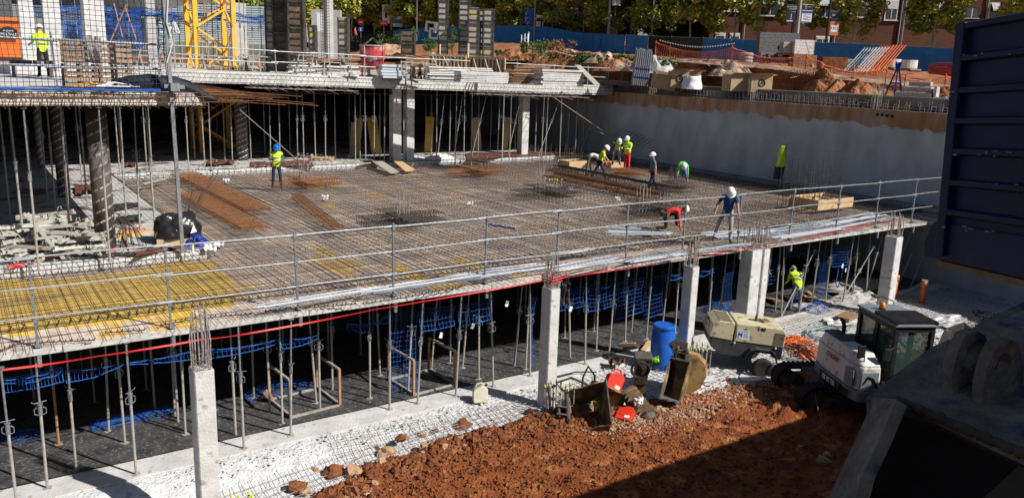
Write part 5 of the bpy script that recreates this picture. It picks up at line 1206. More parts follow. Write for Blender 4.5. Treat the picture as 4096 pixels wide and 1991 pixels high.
# pile of shoring beams
def shore_beam():
    t = thing('shoring_beam', 'cream steel shoring beam lying in the heap under the left slab', 'shoring beam', (0, 0, 0), 0, 'heap of cream shoring beams'); mb = MB()
    for y in (-.045, .045): mb.box((0, y, .035), (1.3, .012, .07))
    mb.box((0, 0, .01), (1.3, .08, .012)); mb.build('channel', 'beam_cream', t)
    mb = MB()
    for x in (-.67, .67): mb.box((x, 0, .04), (.07, .12, .1)); mb.box((x * 1.07, 0, .0), (.05, .07, .05))
    mb.build('end_head', 'beam_cream', t)
    mb = MB(); mb.path([(.3, .06, .1), (.34, .06, .2), (.4, .06, .2), (.42, .06, .1)], .012, 4); mb.build('latch', 'beam_cream', t); return t
M('beam_cream', (.42, .4, .35), (.6, .58, .52), rough=.7, scale=5, c3=(.25, .2, .16), s3=5, t3=.62)
sb = shore_beam(); rn = random.Random(33); first = True
for k in range(92):
    px = rn.uniform(20, 335); hgt = rn.random() ** 1.4; f = 1 - abs(px - 215) / 200; f = max(.08, f)
    b = at(px, rn.uniform(985, 1030) - .0 * hgt, 3.33); b.y += rn.uniform(-.5, 1.0)
    if b.y < 23.15: b.y = 23.2 + rn.uniform(0, .4)
    b.z = 3.34 + hgt * f * .95; rot = (R(rn.uniform(-12, 12)), R(rn.uniform(-9, 9)), R(rn.choice((8, 15, 22, 160, 175, 60, -20)) + rn.uniform(-14, 14)))
    if first: sb.location = b; sb.rotation_euler = rot; first = False
    else: dup(sb, b, rot)
q = at(175, 985, 3.4); dup(sb, (1.75, 23.2, 3.75), (0, R(58), R(-15)), 'cream beam leaning steeply against the front of the heap', 'leaning beam', (1.25, 1, 1))
# timber, wrapped heap, litter on the lower slab
def plank(a, b, w_, th, mn, lb, z=3.33, z2=None, group='loose planks on the lower slab'):
    A = at(*a, z); B = at(*b, z2 or z); mb = MB(); mb.beam(A, B, w_, th); return tag(mb.build('loose_plank', mn), lb, 'plank', group)
plank((135, 1042), (238, 1028), .16, .05, 'ply', 'fresh plank in front of the heap of cream beams'); plank((470, 935), (648, 923), .2, .1, 'ply', 'yellow plank beside the wrapped heap'); plank((470, 948), (560, 935), .1, .1, 'ply_yellow', 'short yellow batten under the long plank', z=3.33)
plank((480, 915), (520, 1000), .05, .04, 'ply', 'thin leaning batten right of the biggest tube', z=3.35, z2=3.33); plank((810, 978), (838, 990), .09, .08, 'ply', 'small block by the wrapped heap at right'); plank((665, 990), (700, 985), .09, .08, 'ply', 'small block under the wrapped heap')
for k, (a, b, lb) in enumerate((((300, 770), (420, 760), 'long plank in the shade left of the tubes'), ((570, 735), (660, 715), 'plank on the floor below the tall pole'), ((330, 700), (420, 712), 'dark plank far under the left slab'), ((590, 700), (690, 690), 'grey plank far under the left slab'))): plank(a, b, .15, .04, 'wood_grey', lb)
M('brown_felt', (.1, .035, .025), (.17, .07, .05), rough=.9, scale=3)
def felt(pts, lb, z=3.32, mname='brown_felt', amp=.06, seed=0, name='felt_sheet', cat='sheet'):
    P = [at(*p, z) for p in pts]
    def fn(u, v):
        a = P[0].lerp(P[1], u); b = P[3].lerp(P[2], u); q = a.lerp(b, v); e = .12 * nz(u * 4, v * 4, seed); return (q.x + e, q.y + e, z + amp * (.5 + nz(u * 5, v * 3, seed)) )
    mb = MB(); mb.sheet(fn, 18, 8); o = mb.build(name, mname, smooth=True); return tag(o, lb, cat, 'brown felt strips on the slabs' if mname == 'brown_felt' else None)
felt(((0, 1058), (560, 1020), (560, 1005), (0, 1038)), 'long dark felt strip along the left slab edge', seed=1, amp=.02, mname='rag_black'); felt(((540, 1030), (740, 990), (650, 985), (540, 1012)), 'brown felt flap curling at the slab corner', seed=2)
felt(((830, 670), (940, 660), (930, 645), (820, 655)), 'crumpled brown felt on the far step left of the thin tube', seed=3, amp=.22); felt(((500, 672), (550, 668), (540, 655), (495, 660)), 'small brown felt lump near the far step', seed=4, amp=.15)
felt(((1000, 668), (1260, 665), (1240, 645), (1000, 650)), 'brown felt sheet behind the man in the blue helmet', seed=5, amp=.03); felt(((300, 790), (400, 770), (390, 745), (300, 750)), 'brown felt heap among the left props', seed=6, amp=.2)
felt(((450, 820), (555, 812), (560, 825), (450, 850)), 'black torn sheet lying over the slab edge', seed=7, mname='rag_black', amp=.08); felt(((470, 870), (570, 860), (560, 885), (460, 895)), 'second black torn sheet over the slab edge', seed=8, mname='rag_black', amp=.08)
felt(((1870, 640), (2330, 612), (2300, 600), (1860, 615)), 'brown boards and felt on the far slab near the retaining wall', seed=9, amp=.05); felt(((1500, 640), (1640, 636), (1620, 622), (1480, 625)), 'orange brown sheet on the far slab beside the twin columns', seed=10, amp=.03)
# wrapped heap on a pallet
q = at(740, 960, 3.35); t = thing('wrapped_bundle', 'black plastic wrapped bundle on a pallet at the corner of the left slab', 'bundle', (5.05, 24.1, 3.33), R(-10))
pm = MB()
def fn(u, v):
    a = u * 2 * math.pi; th = v * math.pi / 2; r_ = 1 + .16 * nz(math.cos(a) * 2, math.sin(a) * 2, v * 3); cr = math.cos(th) ** .45
    return (.62 * r_ * cr * math.copysign(abs(math.cos(a)) ** .7, math.cos(a)), .5 * r_ * cr * math.copysign(abs(math.sin(a)) ** .7, math.sin(a)), .15 + .62 * math.sin(th) ** .8 * r_)
pm.sheet(fn, 40, 14); M('black_film', (.01, .01, .011), (.03, .03, .032), rough=.22, scale=5, bump=.7, bscale=7, bdist=.05, spec=.6); pm.build('wrap', 'black_film', t, smooth=True)
mb = MB(); mb.box((0, 0, .07), (1.15, .9, .14)); mb.build('pallet_base', 'ply', t)
mb = MB(); mb.box((-.05, -.5, .4), (.02, .01, .02)); mb.add([(.3, -.56, .3), (.48, -.5, .34), (.4, -.52, .55)], [(0, 1, 2)]); mb.build('white_label', 'white_plastic', t)
heap_net((5.35, 23.25, 3.32), .35, .25, .35, 'dark blue bundle of straps below the wrapped bundle', 9, 'blue_hose', 50, r=.02, name='strap_bundle', cat='straps')
for k, (px, py, lb) in enumerate(((697, 975, 'left spray can with yellow cap by the straps'), (772, 1010, 'right spray can with yellow cap by the straps'))):
    q = at(px, py, 3.33); t = thing('spray_can', lb, 'can', q, 0, 'spray cans'); mb = MB(); mb.tube((0, 0, 0), (0, 0, .17), .033, 10); mb.build('body', 'white_plastic', t); mb = MB(); mb.tube((0, 0, .17), (0, 0, .22), .03, 10); mb.build('cap', 'cap_yellow', t)
q = at(842, 1012, DZ); cloth('paper_bag', 'white printed bag lying beside the slab corner', 'bag', 'white_plastic', (q.x, q.y, DZ + .3), .4, .3, 4, depth=.15)
# loose wire fan
mb = MB(); rn = random.Random(12)
for k in range(26):
    a = at(470 + rn.uniform(-8, 8), 850 + rn.uniform(0, 60), 4.0 + rn.uniform(0, .4)); b = at(470 + 130 * rn.random(), 985 + rn.uniform(-15, 20), 3.35); mb.path([a, a.lerp(b, .5) + V((.1, 0, .15)), b], .008, 3)
tag(mb.build('wire_fan', 'rebar_dark'), 'fan of thin loose wires beside the biggest tube', 'wire')
mb = MB()
for k in range(14):
    a = at(740 + rn.uniform(-20, 20), 905, 3.35); b = a + V((rn.uniform(.3, 1.3), rn.uniform(-.2, 1.6), rn.uniform(.8, 1.9))); mb.path([a, a.lerp(b, .5) + V((.1, 0, .2)), b], .008, 3)
tag(mb.build('wire_fan', 'rebar_dark'), 'thin rods springing up behind the wrapped bundle', 'wire')
M('purple_film', (.4, .3, .5), (.6, .5, .65), rough=.4)
for c0, mn, lb, sd in ((at(395, 1010, 3.33), 'purple_film', 'crumpled violet film in front of the beam heap', 1), (at(428, 1003, 3.36), 'red_tape', 'red and white tape tangle in front of the beam heap', 2), (at(85, 1062, 3.33), 'red_tape', 'red and white tape scrap at the slab edge far left', 3), (at(540, 920, 3.35), 'red_tape', 'red tape scrap on the yellow plank', 4)):
    heap_net(c0, .28, .15, .06, lb, sd, mn, 14, r=.012, name='tape_scrap', cat='litter')
# rubble crumbs on slabs (uncountable)
mb = MB(); rn = random.Random(14)
def crumb(p, s_):
    vs_ = [V((rn.uniform(-1, 1), rn.uniform(-1, 1), rn.uniform(-.2, 1))) * s_ + p for _ in range(5)]; mb.add(vs_, [(0, 1, 2), (0, 2, 3), (0, 3, 4), (1, 2, 4), (2, 3, 4), (0, 1, 4)])
for k in range(1700):
    x, y = rn.uniform(-3, 5.4), 22.95 + rn.random() ** 2 * 13; crumb(V((x, y, 3.31)), rn.uniform(.01, .05))
for k in range(1500): crumb(V((rn.uniform(5.5, 34), 39.5 + rn.random() ** 2 * 4, 3.31)), rn.uniform(.02, .07))
tag(mb.build('rubble_crumbs', 'concrete_mid'), kind='stuff')
# far storey: pallets, leaning ply boards, cement heaps
pallet(at(1250, 628, 3.32), (R(-8), R(4), R(-25)), 'grey pallet lying behind the man in the blue helmet', 'wood_grey', w_=1.6, l_=1.2); pallet(at(1290, 640, 3.32), (0, 0, R(-30)), 'orange pallet half under the grey one', 'ply')
for k, (px, y1, y0, wpx, ln, lb, mn) in enumerate(((1418, 620, 472, 34, 8, 'tilted yellow board left of the pair under the back slab', 'ply_yellow'), (1508, 622, 468, 40, -8, 'tilted yellow board beside the twin columns', 'ply_yellow'), (1713, 605, 468, 34, 3, 'board right of the twin columns', 'ply_yellow'), (1910, 600, 472, 34, -4, 'dull board deeper right of the twin columns', 'ply'), (2018, 600, 472, 22, 5, 'narrow dull board left of the single column', 'ply'), (1408, 618, 490, 18, 3, 'thin board edge beside the left tilted board', 'ply'))):
    b = on(px, y1, 1, 43.3); b.z = 3.31; T_ = on(px, y0, 1, 43.3); h = T_.z - 3.3; d = 46.5 if px < 1800 else 51
    w_ = wpx * d / FPX; mb = MB(); mb.box((0, 0, h / 2), (w_, .03, h)); o = mb.build('leaning_board', mn, loc=b); o.rotation_euler = (R(-3), R(ln), R(-20)); tag(o, lb, 'board', 'boards stood up under the back slab')
def heap(c0, rx, ry, h, lb, mname='concrete_rough', seed=0, name='rubble_heap', cat='heap', n=26):
    def fn(u, v):
        x, y = (u - .5) * 2, (v - .5) * 2; rr = min(1, math.hypot(x, y)); k = (1 - rr * rr); return (c0[0] + x * rx, c0[1] + y * ry, c0[2] + h * k * (.8 + .5 * nz(x * 3, y * 3, seed)) + .05 * nz(x * 9, y * 9, seed) * k - .03)
    mb = MB(); mb.sheet(fn, n, n); return tag(mb.build(name, mname, smooth=False), lb, cat)
heap(at(1640, 632, 3.3), 1.0, .5, .22, 'spilled concrete lump at the foot of the twin columns', seed=1); heap(at(1760, 636, 3.3), 1.1, .6, .35, 'grey concrete heap right of the twin columns', seed=2)
plank((1440, 655), (1530, 648), .2, .03, 'ply', 'thin orange plank on the far step', z=3.34); plank((1700, 612), (1830, 628), .25, .03, 'ply', 'orange plank behind the grey concrete heap', z=3.34); plank((1870, 640), (1990, 655), .3, .03, 'wood_brown', 'brown plank on the far step near the leaning props', z=3.34)
# diagonal stay cables
for a, b, Y0, Y1, lb in (((960, 440), (1180, 632), 39.0, 40.2, 'long thin cable running down behind the blue helmet'), ((2200, 380), (2450, 550), 39.0, 38.4, 'slanting steel rod under the right end of the back slab'), ((2355, 515), (2448, 548), 38.5, 38.0, 'short rod with a clamp near the retaining wall')):
    mb = MB(); mb.tube(on(*a, 1, Y0), on(*b, 1, Y1), .018, 5); tag(mb.build('stay_rod', 'prop_dusty'), lb, 'rod')
# ================================================================ THE PIT
def gz(x, y): return zs(x, y) if y < lerp(SB, x) else (zf(x) if y < 16 else 0.0)
def G_(px, py, dz=0.0):
    p = at(px, py, 0)
    for _ in range(4): p = at(px, py, gz(p.x, p.y))
    p.z += dz; return p
# rocks
def rock_mesh(seed, name='rock'):
    import bmesh
    bm = bmesh.new(); bmesh.ops.create_icosphere(bm, subdivisions=2, radius=1)
    for v in bm.verts:
        n_ = v.co.normalized(); v.co = n_ * (1 + .5 * nz(n_.x, n_.y, n_.z + seed, 1.3) + .34 * nz(n_.x, n_.y, n_.z + seed * 3, 3.2)); v.co.z *= .72
    me = bpy.data.meshes.new(name); bm.to_mesh(me); bm.free(); return me
RM = [rock_mesh(k * 7.3) for k in range(6)]
for k, m_ in enumerate(RM): m_.materials.append(MATS['rock_red' if k < 4 else 'rock_pale'])
rn = random.Random(44); RK = []
def rock(p, s_, lb, k=None, grp='loose rocks along the soil edge'):
    o = bpy.data.objects.new('rock', RM[k if k is not None else rn.randrange(6)]); COL.objects.link(o); o.location = (p.x, p.y, p.z + s_ * .35); o.scale = (s_, s_ * rn.uniform(.7, 1.1), s_ * rn.uniform(.8, 1.1)); o.rotation_euler = (rn.uniform(-.4, .4), rn.uniform(-.4, .4), rn.uniform(0, 6))
    tag(o, lb, 'rock', grp)
for (px, py, s_, k, lb) in ((1260, 1890, .13, 5, 'pale upright rock at the left of the big three by the wire mesh'), (1335, 1900, .24, 0, 'large red brown rock in front of the wire mesh'), (1415, 1895, .2, 4, 'large pale orange rock right of the big red brown one'), (1190, 1960, .22, 1, 'red rock at the lower left corner of the soil'), (1222, 1975, .15, 5, 'pale rock at the lower left corner of the soil'),
    (1545, 1820, .22, 4, 'knobbly pale rock in the middle of the rock row'), (1510, 1805, .12, 0, 'dark red rock left of the knobbly pale one'), (1525, 1855, .13, 5, 'pale square rock below the knobbly one'), (1602, 1760, .13, 2, 'deep red rock beside the wire mesh'), (1630, 1765, .1, 4, 'pinkish rock right of the deep red one'), (1690, 1752, .14, 4, 'pale rock behind the red pair'),
    (1735, 1735, .12, 3, 'red rock in the right half of the rock row'), (1850, 1710, .2, 0, 'large flat brown rock at the right of the row'), (1775, 1790, .1, 5, 'small pale rock out in the soil'), (2120, 1655, .14, 1, 'round red rock left of the taped column foot'), (2216, 1655, .17, 0, 'red brown rock at the foot of the capped bars'), (2590, 1665, .15, 1, 'dark red rock in front of the narrow digger bucket'), (1700, 1795, .14, 4, 'pale round rock right of the row centre')):
    rock(G_(px, py), s_, lb, k)
for k in range(170):
    x = rn.uniform(4.3, 11.5); y = lerp(SB, x) - abs(rn.gauss(.15, .45)); z = zs(x, y)
    rock(V((x, y, z)), rn.choice((.05, .06, .07, .09, .11)), 'small rock or clod scattered along the soil edge', rn.choice((0, 1, 2, 3, 0, 1, 2, 4)))
def scatter(fn_, n, s0, s1, mname, name, seed, off=.25):
    mb = MB(); r_ = random.Random(seed)
    for k in range(n):
        x, y = fn_(r_); z = gz(x, y); s_ = r_.uniform(s0, s1) * (1 if r_.random() < .85 else 1.8); a = r_.uniform(0, 6)
        vs_ = [V((math.cos(a + i * 1.57) * s_ * r_.uniform(.6, 1.2), math.sin(a + i * 1.57) * s_ * r_.uniform(.6, 1.2), s_ * r_.uniform(-.2, .3))) for i in range(4)] + [V((r_.uniform(-.3, .3) * s_, r_.uniform(-.3, .3) * s_, s_ * r_.uniform(.6, 1)))]
        mb.add([v + V((x, y, z + off * s_)) for v in vs_], [(0, 1, 4), (1, 2, 4), (2, 3, 4), (3, 0, 4)])
    return tag(mb.build(name, mname), kind='stuff')
scatter(lambda r_: (lambda x: (x, lerp(SB, x) - r_.uniform(-.1, 1) ** 2 * 4.5))(r_.uniform(3.5, 14)), 9000, .012, .045, 'rock_red', 'soil_clods', 1)
scatter(lambda r_: (lambda x: (x, lerp(SB, x) - abs(r_.gauss(.1, .5))))(r_.uniform(3.5, 13)), 2600, .03, .075, 'rock_red', 'soil_clods', 9)
scatter(lambda r_: (r_.uniform(5, 32), r_.uniform(8, 14.6)), 9000, .015, .05, 'soil', 'soil_crumbs', 2)
def gv(r_):
    c0 = r_.choice(((16.3, 13.6, 1.8, .8), (14.3, 13.3, 1.3, .5), (12.9, 13.6, .8, .3), (5.6, 13.9, .6, .2), (19.5, 13.4, 1.7, .7), (22.8, 12.8, 2.2, 1.2)))
    return (r_.gauss(c0[0], c0[2] * .6), r_.gauss(c0[1], c0[3] * .7))
scatter(gv, 9000, .01, .03, 'gravel', 'gravel', 3)
scatter(lambda r_: (r_.uniform(3, 34), r_.uniform(14.6, 16.8)), 2500, .01, .035, 'concrete_mid', 'rubble_crumbs', 4)

# wire mats on the lean concrete
def wire_mat(x0, x1, y0, y1, stp, lb, rz=0, seed=0, zo=.08, mname='rebar_grey'):
    mb = MB(); r_ = random.Random(seed); cx, cy = (x0 + x1) / 2, (y0 + y1) / 2; Q = Matrix.Rotation(rz, 3, 'Z')
    def q(x, y):
        p = Q @ V((x - cx, y - cy, 0)); X, Y = p.x + cx, p.y + cy; k = max(0, min(1, (Y - 15.2) / 1.6)); z = zf(X) * (1 - k * k * (3 - 2 * k)); return (X, Y, z + zo + .05 * nz(X, Y, seed, 1.3))
    x = x0
    while x <= x1: mb.path([q(x + r_.uniform(-.015, .015), y0 + (y1 - y0) * i / 6 - (.15 if i == 0 else -.1 if i == 6 else 0) * r_.random()) for i in range(7)], .0065, 3); x += stp
    y = y0; n_ = int((x1 - x0) / .5) + 2
    while y <= y1: mb.path([q(x0 - .1 + (x1 - x0 + .2) * i / n_, y + r_.uniform(-.015, .015)) for i in range(n_ + 1)], .0065, 3); y += stp
    return tag(mb.build('wire_mat', mname), lb, 'wire mat', 'wire mats on the lean concrete')
wire_mat(-2.5, 2.9, 14.7, 15.7, .2, 'wire mat on the rough concrete left of the first column', R(-4), 1)
wire_mat(3.9, 12.0, 14.9, 16.0, .2, 'long wire mat between the first column and the taped column', R(3), 2); wire_mat(6.5, 11.0, 15.3, 16.3, .2, 'second wire mat lying over the long one', R(-5), 3, .13)
wire_mat(12.2, 17, 14.9, 16.4, .18, 'wire mat behind the digger buckets', R(4), 4); wire_mat(17.6, 22.5, 14.6, 16.6, .18, 'wire mat under and behind the compressor', R(-3), 5)
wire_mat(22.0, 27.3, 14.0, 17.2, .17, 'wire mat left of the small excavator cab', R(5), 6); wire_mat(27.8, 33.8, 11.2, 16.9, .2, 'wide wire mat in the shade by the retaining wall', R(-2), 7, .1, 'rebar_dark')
# capped bar clusters
for (x, y, z, n, lb, h) in ((3.75, 14.15, -.6, 4, 'tall capped bars at the foot of the first column', 1.0), (11.95, 14.95, -.3, 4, 'yellow-capped bars at the foot of the taped column', 1.05), (17.15, 15.2, -.25, 4, 'yellow-capped bars at the foot of the column by the compressor', 1.05)):
    starter((x, y, z), .5, h, lb, n=n, mname='rebar_grey', caps=True, group='capped starter bars in the pit', r=.016, jit=.08)
# blue barrel
M('barrel_blue', (.01, .1, .48), (.02, .14, .56), rough=.4, scale=3, c3=(.25, .3, .4), s3=3, t3=.68)
t = thing('blue_barrel', 'tall blue plastic barrel beside the third column', 'barrel', (16.62, 16.1, -.05)); t.scale = (1, 1, 1.3); mb = MB(); k = 1.05
mb.lathe([(.27, 0), (.3, .03), (.345, .35), (.35, .6), (.33, .9), (.29, .98), (.31, 1.0), (.31, 1.05), (.275, 1.06), (.27, .95), (.001, .93)], 24); mb.build('body', 'barrel_blue', t, smooth=True)
mb = MB(); mb.lathe([(.305, .985), (.325, .99), (.325, 1.04), (.3, 1.05)], 24); mb.build('rim', 'barrel_blue', t)
M('can_red', (.62, .03, .015), (.7, .05, .02), rough=.4, scale=4, c3=(.4, .06, .03), s3=5, t3=.68); M('can_white', (.6, .56, .42), (.7, .66, .52), rough=.4, scale=3, c3=(.4, .3, .18), s3=4, t3=.62)
def jerry(p, rot, s_, mn, lb, label_=True):
    t = thing('jerry_can', lb, 'jerry can', p); t.rotation_euler = rot; t.scale = (s_,) * 3
    mb = MB(); o2 = [(-.17, 0), (.17, 0), (.19, .03), (.19, .34), (.12, .42), (.02, .44), (-.06, .4), (-.17, .34), (-.19, .3), (-.19, .03)]
    mb.prism(o2, (-.11, .11), Matrix(((1, 0, 0, 0), (0, 0, -1, 0), (0, 1, 0, 0), (0, 0, 0, 1)))); mb.build('body', mn, t, bevel=.03)
    mb = MB(); mb.path([(-.12, 0, .4), (-.08, 0, .48), (.04, 0, .5), (.09, 0, .43)], .02, 6); mb.build('handle', mn, t)
    mb = MB(); mb.tube((.14, 0, .4), (.18, 0, .47), .03, 8); mb.build('cap', 'black_rubber', t)
    mb = MB(); mb.box((0, -.112, .2), (.2, .008, .16)); mb.build('recess', mn, t)
    if label_: mb = MB(); mb.box((.08, -.115, .1), (.12, .006, .08)); mb.build('sticker', 'white_paint', t)
p = G_(2470, 1560); jerry((13.45, 14.75, .42), (R(-25), R(28), R(-30)), 1.15, 'can_red', 'red jerry can with a sticker propped on the auger')
p = G_(2450, 1690); jerry((12.95, 13.7, .05), (R(-68), R(0), R(-62)), 1.1, 'can_red', 'red jerry can lying in the dirt before the auger'); jerry((17.75, 16.35, .0), (0, 0, R(-30)), 1.2, 'can_red', 'red jerry can half hidden behind the blue barrel', False)
jerry((10.6, 16.55, .03), (R(-8), 0, R(-20)), 1.0, 'can_white', 'dirty white jerry can on the concrete strip', False)
# steel A-frames lying under the deck
def steel_frame(x, y, L_, h, lb):
    t = thing('folding_trestle', lb, 'steel trestle', (x, y, .05), R(4), 'rusty steel frames under the deck'); W_ = 1.3
    for (a, b, nm) in (((0, 0, 0), (L_, 0, 0), 'rail'), ((0, W_, 0), (L_, W_, 0), 'rail'), ((L_, 0, 0), (L_, 0, h), 'upright'), ((L_, W_, 0), (L_, W_, h), 'upright'), ((0, 0, 0), (0, 0, h), 'upright'), ((0, W_, 0), (0, W_, h), 'upright'), ((L_, 0, h), (L_, W_, h), 'rail'), ((L_, 0, .02), (L_, W_, .05), 'rail'), ((0, 0, h), (0, W_, h), 'rail'), ((0, 0, .03), (0, W_, .03), 'rail')):
        mb = MB(); mb.beam(a, b, .06, .06); mb.build(nm, 'prop_rusty' if nm == 'upright' else 'prop_dusty', t)
steel_frame(6.1, 18.0, 1.3, .95, 'rusty steel frame lying behind the props in the left half'); steel_frame(9.3, 17.75, 1.3, .95, 'rusty steel frame behind the long blue net')
p = at(1080, 1590, .1); mb = MB(); mb.beam(at(1058, 1562, .35), at(1090, 1600, .08), .12, .1); tag(mb.build('orange_brick_block', 'prop_rusty'), 'rusty orange beam end lying behind the second prop row', 'steel piece')
for (a, b, w_, lb, mn) in (((2490, 1395), (2545, 1400), .12, 'plank on the dark floor behind the barrel', 'wood_brown'), ((2480, 1375), (2540, 1385), .08, 'thin batten on the dark floor', 'ply'), ((2570, 1405), (2600, 1375), .15, 'short orange plank left of the barrel', 'ply'),
    ((3070, 1190), (3120, 1215), .3, 'dark plank leaning behind the props right of the twin columns', 'wood_brown'), ((3110, 1175), (3165, 1190), .2, 'brown plank left of the man in hi-vis', 'wood_brown'), ((3215, 1180), (3240, 1210), .15, 'pale offcut right of the man in hi-vis', 'ply'), ((3230, 1165), (3260, 1200), .12, 'crossed pale offcut in the wood pile', 'ply'), ((3200, 1205), (3250, 1195), .12, 'flat pale offcut in the wood pile', 'ply'), ((3320, 1165), (3370, 1180), .4, 'pale sheet of plywood on the floor in the shade', 'wood_grey'), ((3280, 1150), (3400, 1180), .12, 'long dark timber in the shade', 'wood_grey'), ((3330, 1120), (3440, 1170), .12, 'long pale timber deep under the deck', 'wood_grey')):
    A = at(*a, .1); B = at(*b, .1); mb = MB(); mb.beam(A, B + V((0, 0, .1)), w_, .04); tag(mb.build('loose_plank', mn), lb, 'plank', 'loose planks under the deck')
heap((26.6, 18.0, 0), 1.3, .7, .22, 'pale broken concrete heap right of the man in hi-vis', 'concrete_mid', seed=3); heap((28.7, 17.6, 0), 1.6, .9, .36, 'larger pale rubble heap left of the last column', 'concrete_mid', seed=4, n=40); heap((31, 19.0, 0), 2.0, 1.0, .3, 'rubble heap in the shade behind the orange pipes', 'concrete_mid', seed=5)
# orange drain pipes
M('pvc_orange', (.5, .13, .04), (.58, .17, .06), rough=.5, scale=5)
for (x, y, h, lb) in ((30.2, 17.0, .95, 'left orange drain pipe standing by the last column'), (30.7, 16.1, .85, 'right orange drain pipe with a grey plug')):
    t = thing('drain_pipe', lb, 'pipe', (x, y, -.2), 0, 'orange drain pipes'); mb = MB(); mb.tube((0, 0, 0), (0, 0, h + .2), .11, 14); mb.build('pipe', 'pvc_orange', t, smooth=True)
    mb = MB(); mb.tube((0, 0, h + .02), (0, 0, h + .24), .135, 14); mb.build('socket', 'pvc_orange', t, smooth=True)
    if x > 30.5: mb = MB(); mb.tube((0, 0, h + .2), (0, 0, h + .3), .12, 12); mb.build('plug', 'concrete_mid', t)
mb = MB(); mb.path([at(3700, 1130, .1), at(3640, 1160, .15), at(3590, 1180, .1)], .09, 10); tag(mb.build('corrugated_pipe', 'concrete_mid'), 'pale pipe curving along the wall foot', 'pipe')
# hoses
M('hose_grey', (.2, .27, .29), (.3, .37, .39), rough=.5); 
mb = MB(); P = []; c0 = G_(3300, 1340, .06)
for k in range(70):
    a = k * .37; r_ = .62 + .12 * math.sin(k * .31); P.append((c0.x + 1.1 * r_ * math.cos(a) + .1 * math.sin(k * .11), c0.y + .75 * r_ * math.sin(a), c0.z + .04 + .03 * math.sin(k * .5)))
mb.path(P, .025, 5); tag(mb.build('hose_coil', 'hose_grey'), 'grey air hose coiled loosely on the wire mat', 'hose')
mb = MB(); P = [G_(*q, .07) for q in ((3240, 1225), (3330, 1228), (3400, 1240), (3415, 1270), (3412, 1310), (3370, 1335), (3330, 1355))]; mb.path(P, .025, 5); tag(mb.build('air_hose', 'hose_grey'), 'grey air hose running from the rubble to the coil', 'hose')
mb = MB(); P = [G_(*q, .06) for q in ((3440, 1222), (3500, 1215), (3560, 1225))]; mb.path(P, .03, 5); tag(mb.build('air_hose', 'hose_grey'), 'pale hose behind the excavator cab', 'hose')
# orange mesh heap, loose bars, plastic sheets
M('orange_mesh', (.72, .12, .02), (.8, .18, .04), rough=.6)
heap_net(G_(3165, 1372, .02), .75, .45, .22, 'bright orange plastic mesh heaped behind the compressor drawbar', 21, 'orange_mesh', 90, r=.012); heap_net(G_(3235, 1415, .02), .6, .35, .15, 'second orange mesh heap nearer the excavator', 22, 'orange_mesh', 60, r=.012)
mb = MB(); r_ = random.Random(5)
for k in range(22): a = G_(3140 + r_.uniform(-20, 40), 1380 + r_.uniform(-15, 20), .1); b = G_(3290 + r_.uniform(-30, 20), 1455 + r_.uniform(-40, 30), .1); mb.path([a, a.lerp(b, .5) + V((0, 0, .1)), b], .011, 3)
tag(mb.build('loose_bars', 'rebar_rust'), 'loose rusty bars between the compressor and the excavator', 'bars')
M('film_clear', (.42, .42, .42), (.75, .75, .74), rough=.3, scale=3, bump=.8, bscale=7, bdist=.05)
def film(c0, rx, ry, lb, seed, h=.16, mname='film_clear'):
    mb = MB()
    def fn(u, v):
        a = u * 2 * math.pi; rr = v * (1 + .35 * nz(math.cos(a), math.sin(a), seed)); x, y = rr * math.cos(a), rr * math.sin(a); return (c0[0] + x * rx, c0[1] + y * ry, c0[2] + h * (.5 + nz(x * 3, y * 3, seed)) * (1 - .6 * v))
    mb.sheet(fn, 40, 12); return tag(mb.build('plastic_sheet', mname, smooth=True), lb, 'plastic sheet', 'crumpled plastic sheets')
film(G_(3360, 1290, .05), .75, .5, 'crumpled clear plastic around a dark slab left of the cab', 1); film(G_(3790, 1290, .05), 1.2, .6, 'clear plastic sheet in the shade right of the cab', 2)
film(G_(3080, 1490, .03), 1.3, .5, 'long crumpled plastic sheet in the mud behind the compressor wheel', 3, .08); film(G_(2850, 1500, .02), 1.0, .35, 'muddy plastic sheet below the compressor', 4, .06)
mb = MB(); c0 = G_(3385, 1285, .18); mb.box(c0, (.9, .5, .12), rz=.2); tag(mb.build('dark_slab', 'wood_brown'), 'dark square board lying in clear plastic', 'board')
o = felt(((2435, 1470), (2500, 1470), (2500, 1455), (2430, 1450)), 'brown crumpled cloth on the wire mat behind the buckets', z=.1, amp=.25, seed=12)
mb = MB(); P = [G_(*q, .1) for q in ((2228, 1518), (2300, 1500), (2385, 1500))]; mb.path(P, .02, 5); tag(mb.build('rod', 'black_rubber'), 'thin black pipe lying left of the buckets', 'pipe')
mb = MB(); P = [G_(3250, 1630, .0), G_(3250, 1630, .0) + V((0, 0, .5)), G_(3265, 1700, .4), G_(3310, 1780, .2), G_(3325, 1840, .05)]; mb.path(P, .014, 5); tag(mb.build('bent_bar', 'rebar_rust'), 'bent rusty bar sticking out of the shaded soil', 'bar')
for k, (px, py, s_, lb) in enumerate(((3200, 1790, .1, 'white scrap in the shaded soil, left one'), (3308, 1822, .16, 'pale flat stone in the shaded soil'), (3290, 1850, .25, 'bigger pale flat stone below it in the shade'))): rock(G_(px, py), s_ * .6, lb, 5)

M('rim_lit', (.5, .5, .5), (.6, .6, .6), rough=.5, scale=4)  # lighter grey puts sunlight into the colour of the wheel rim
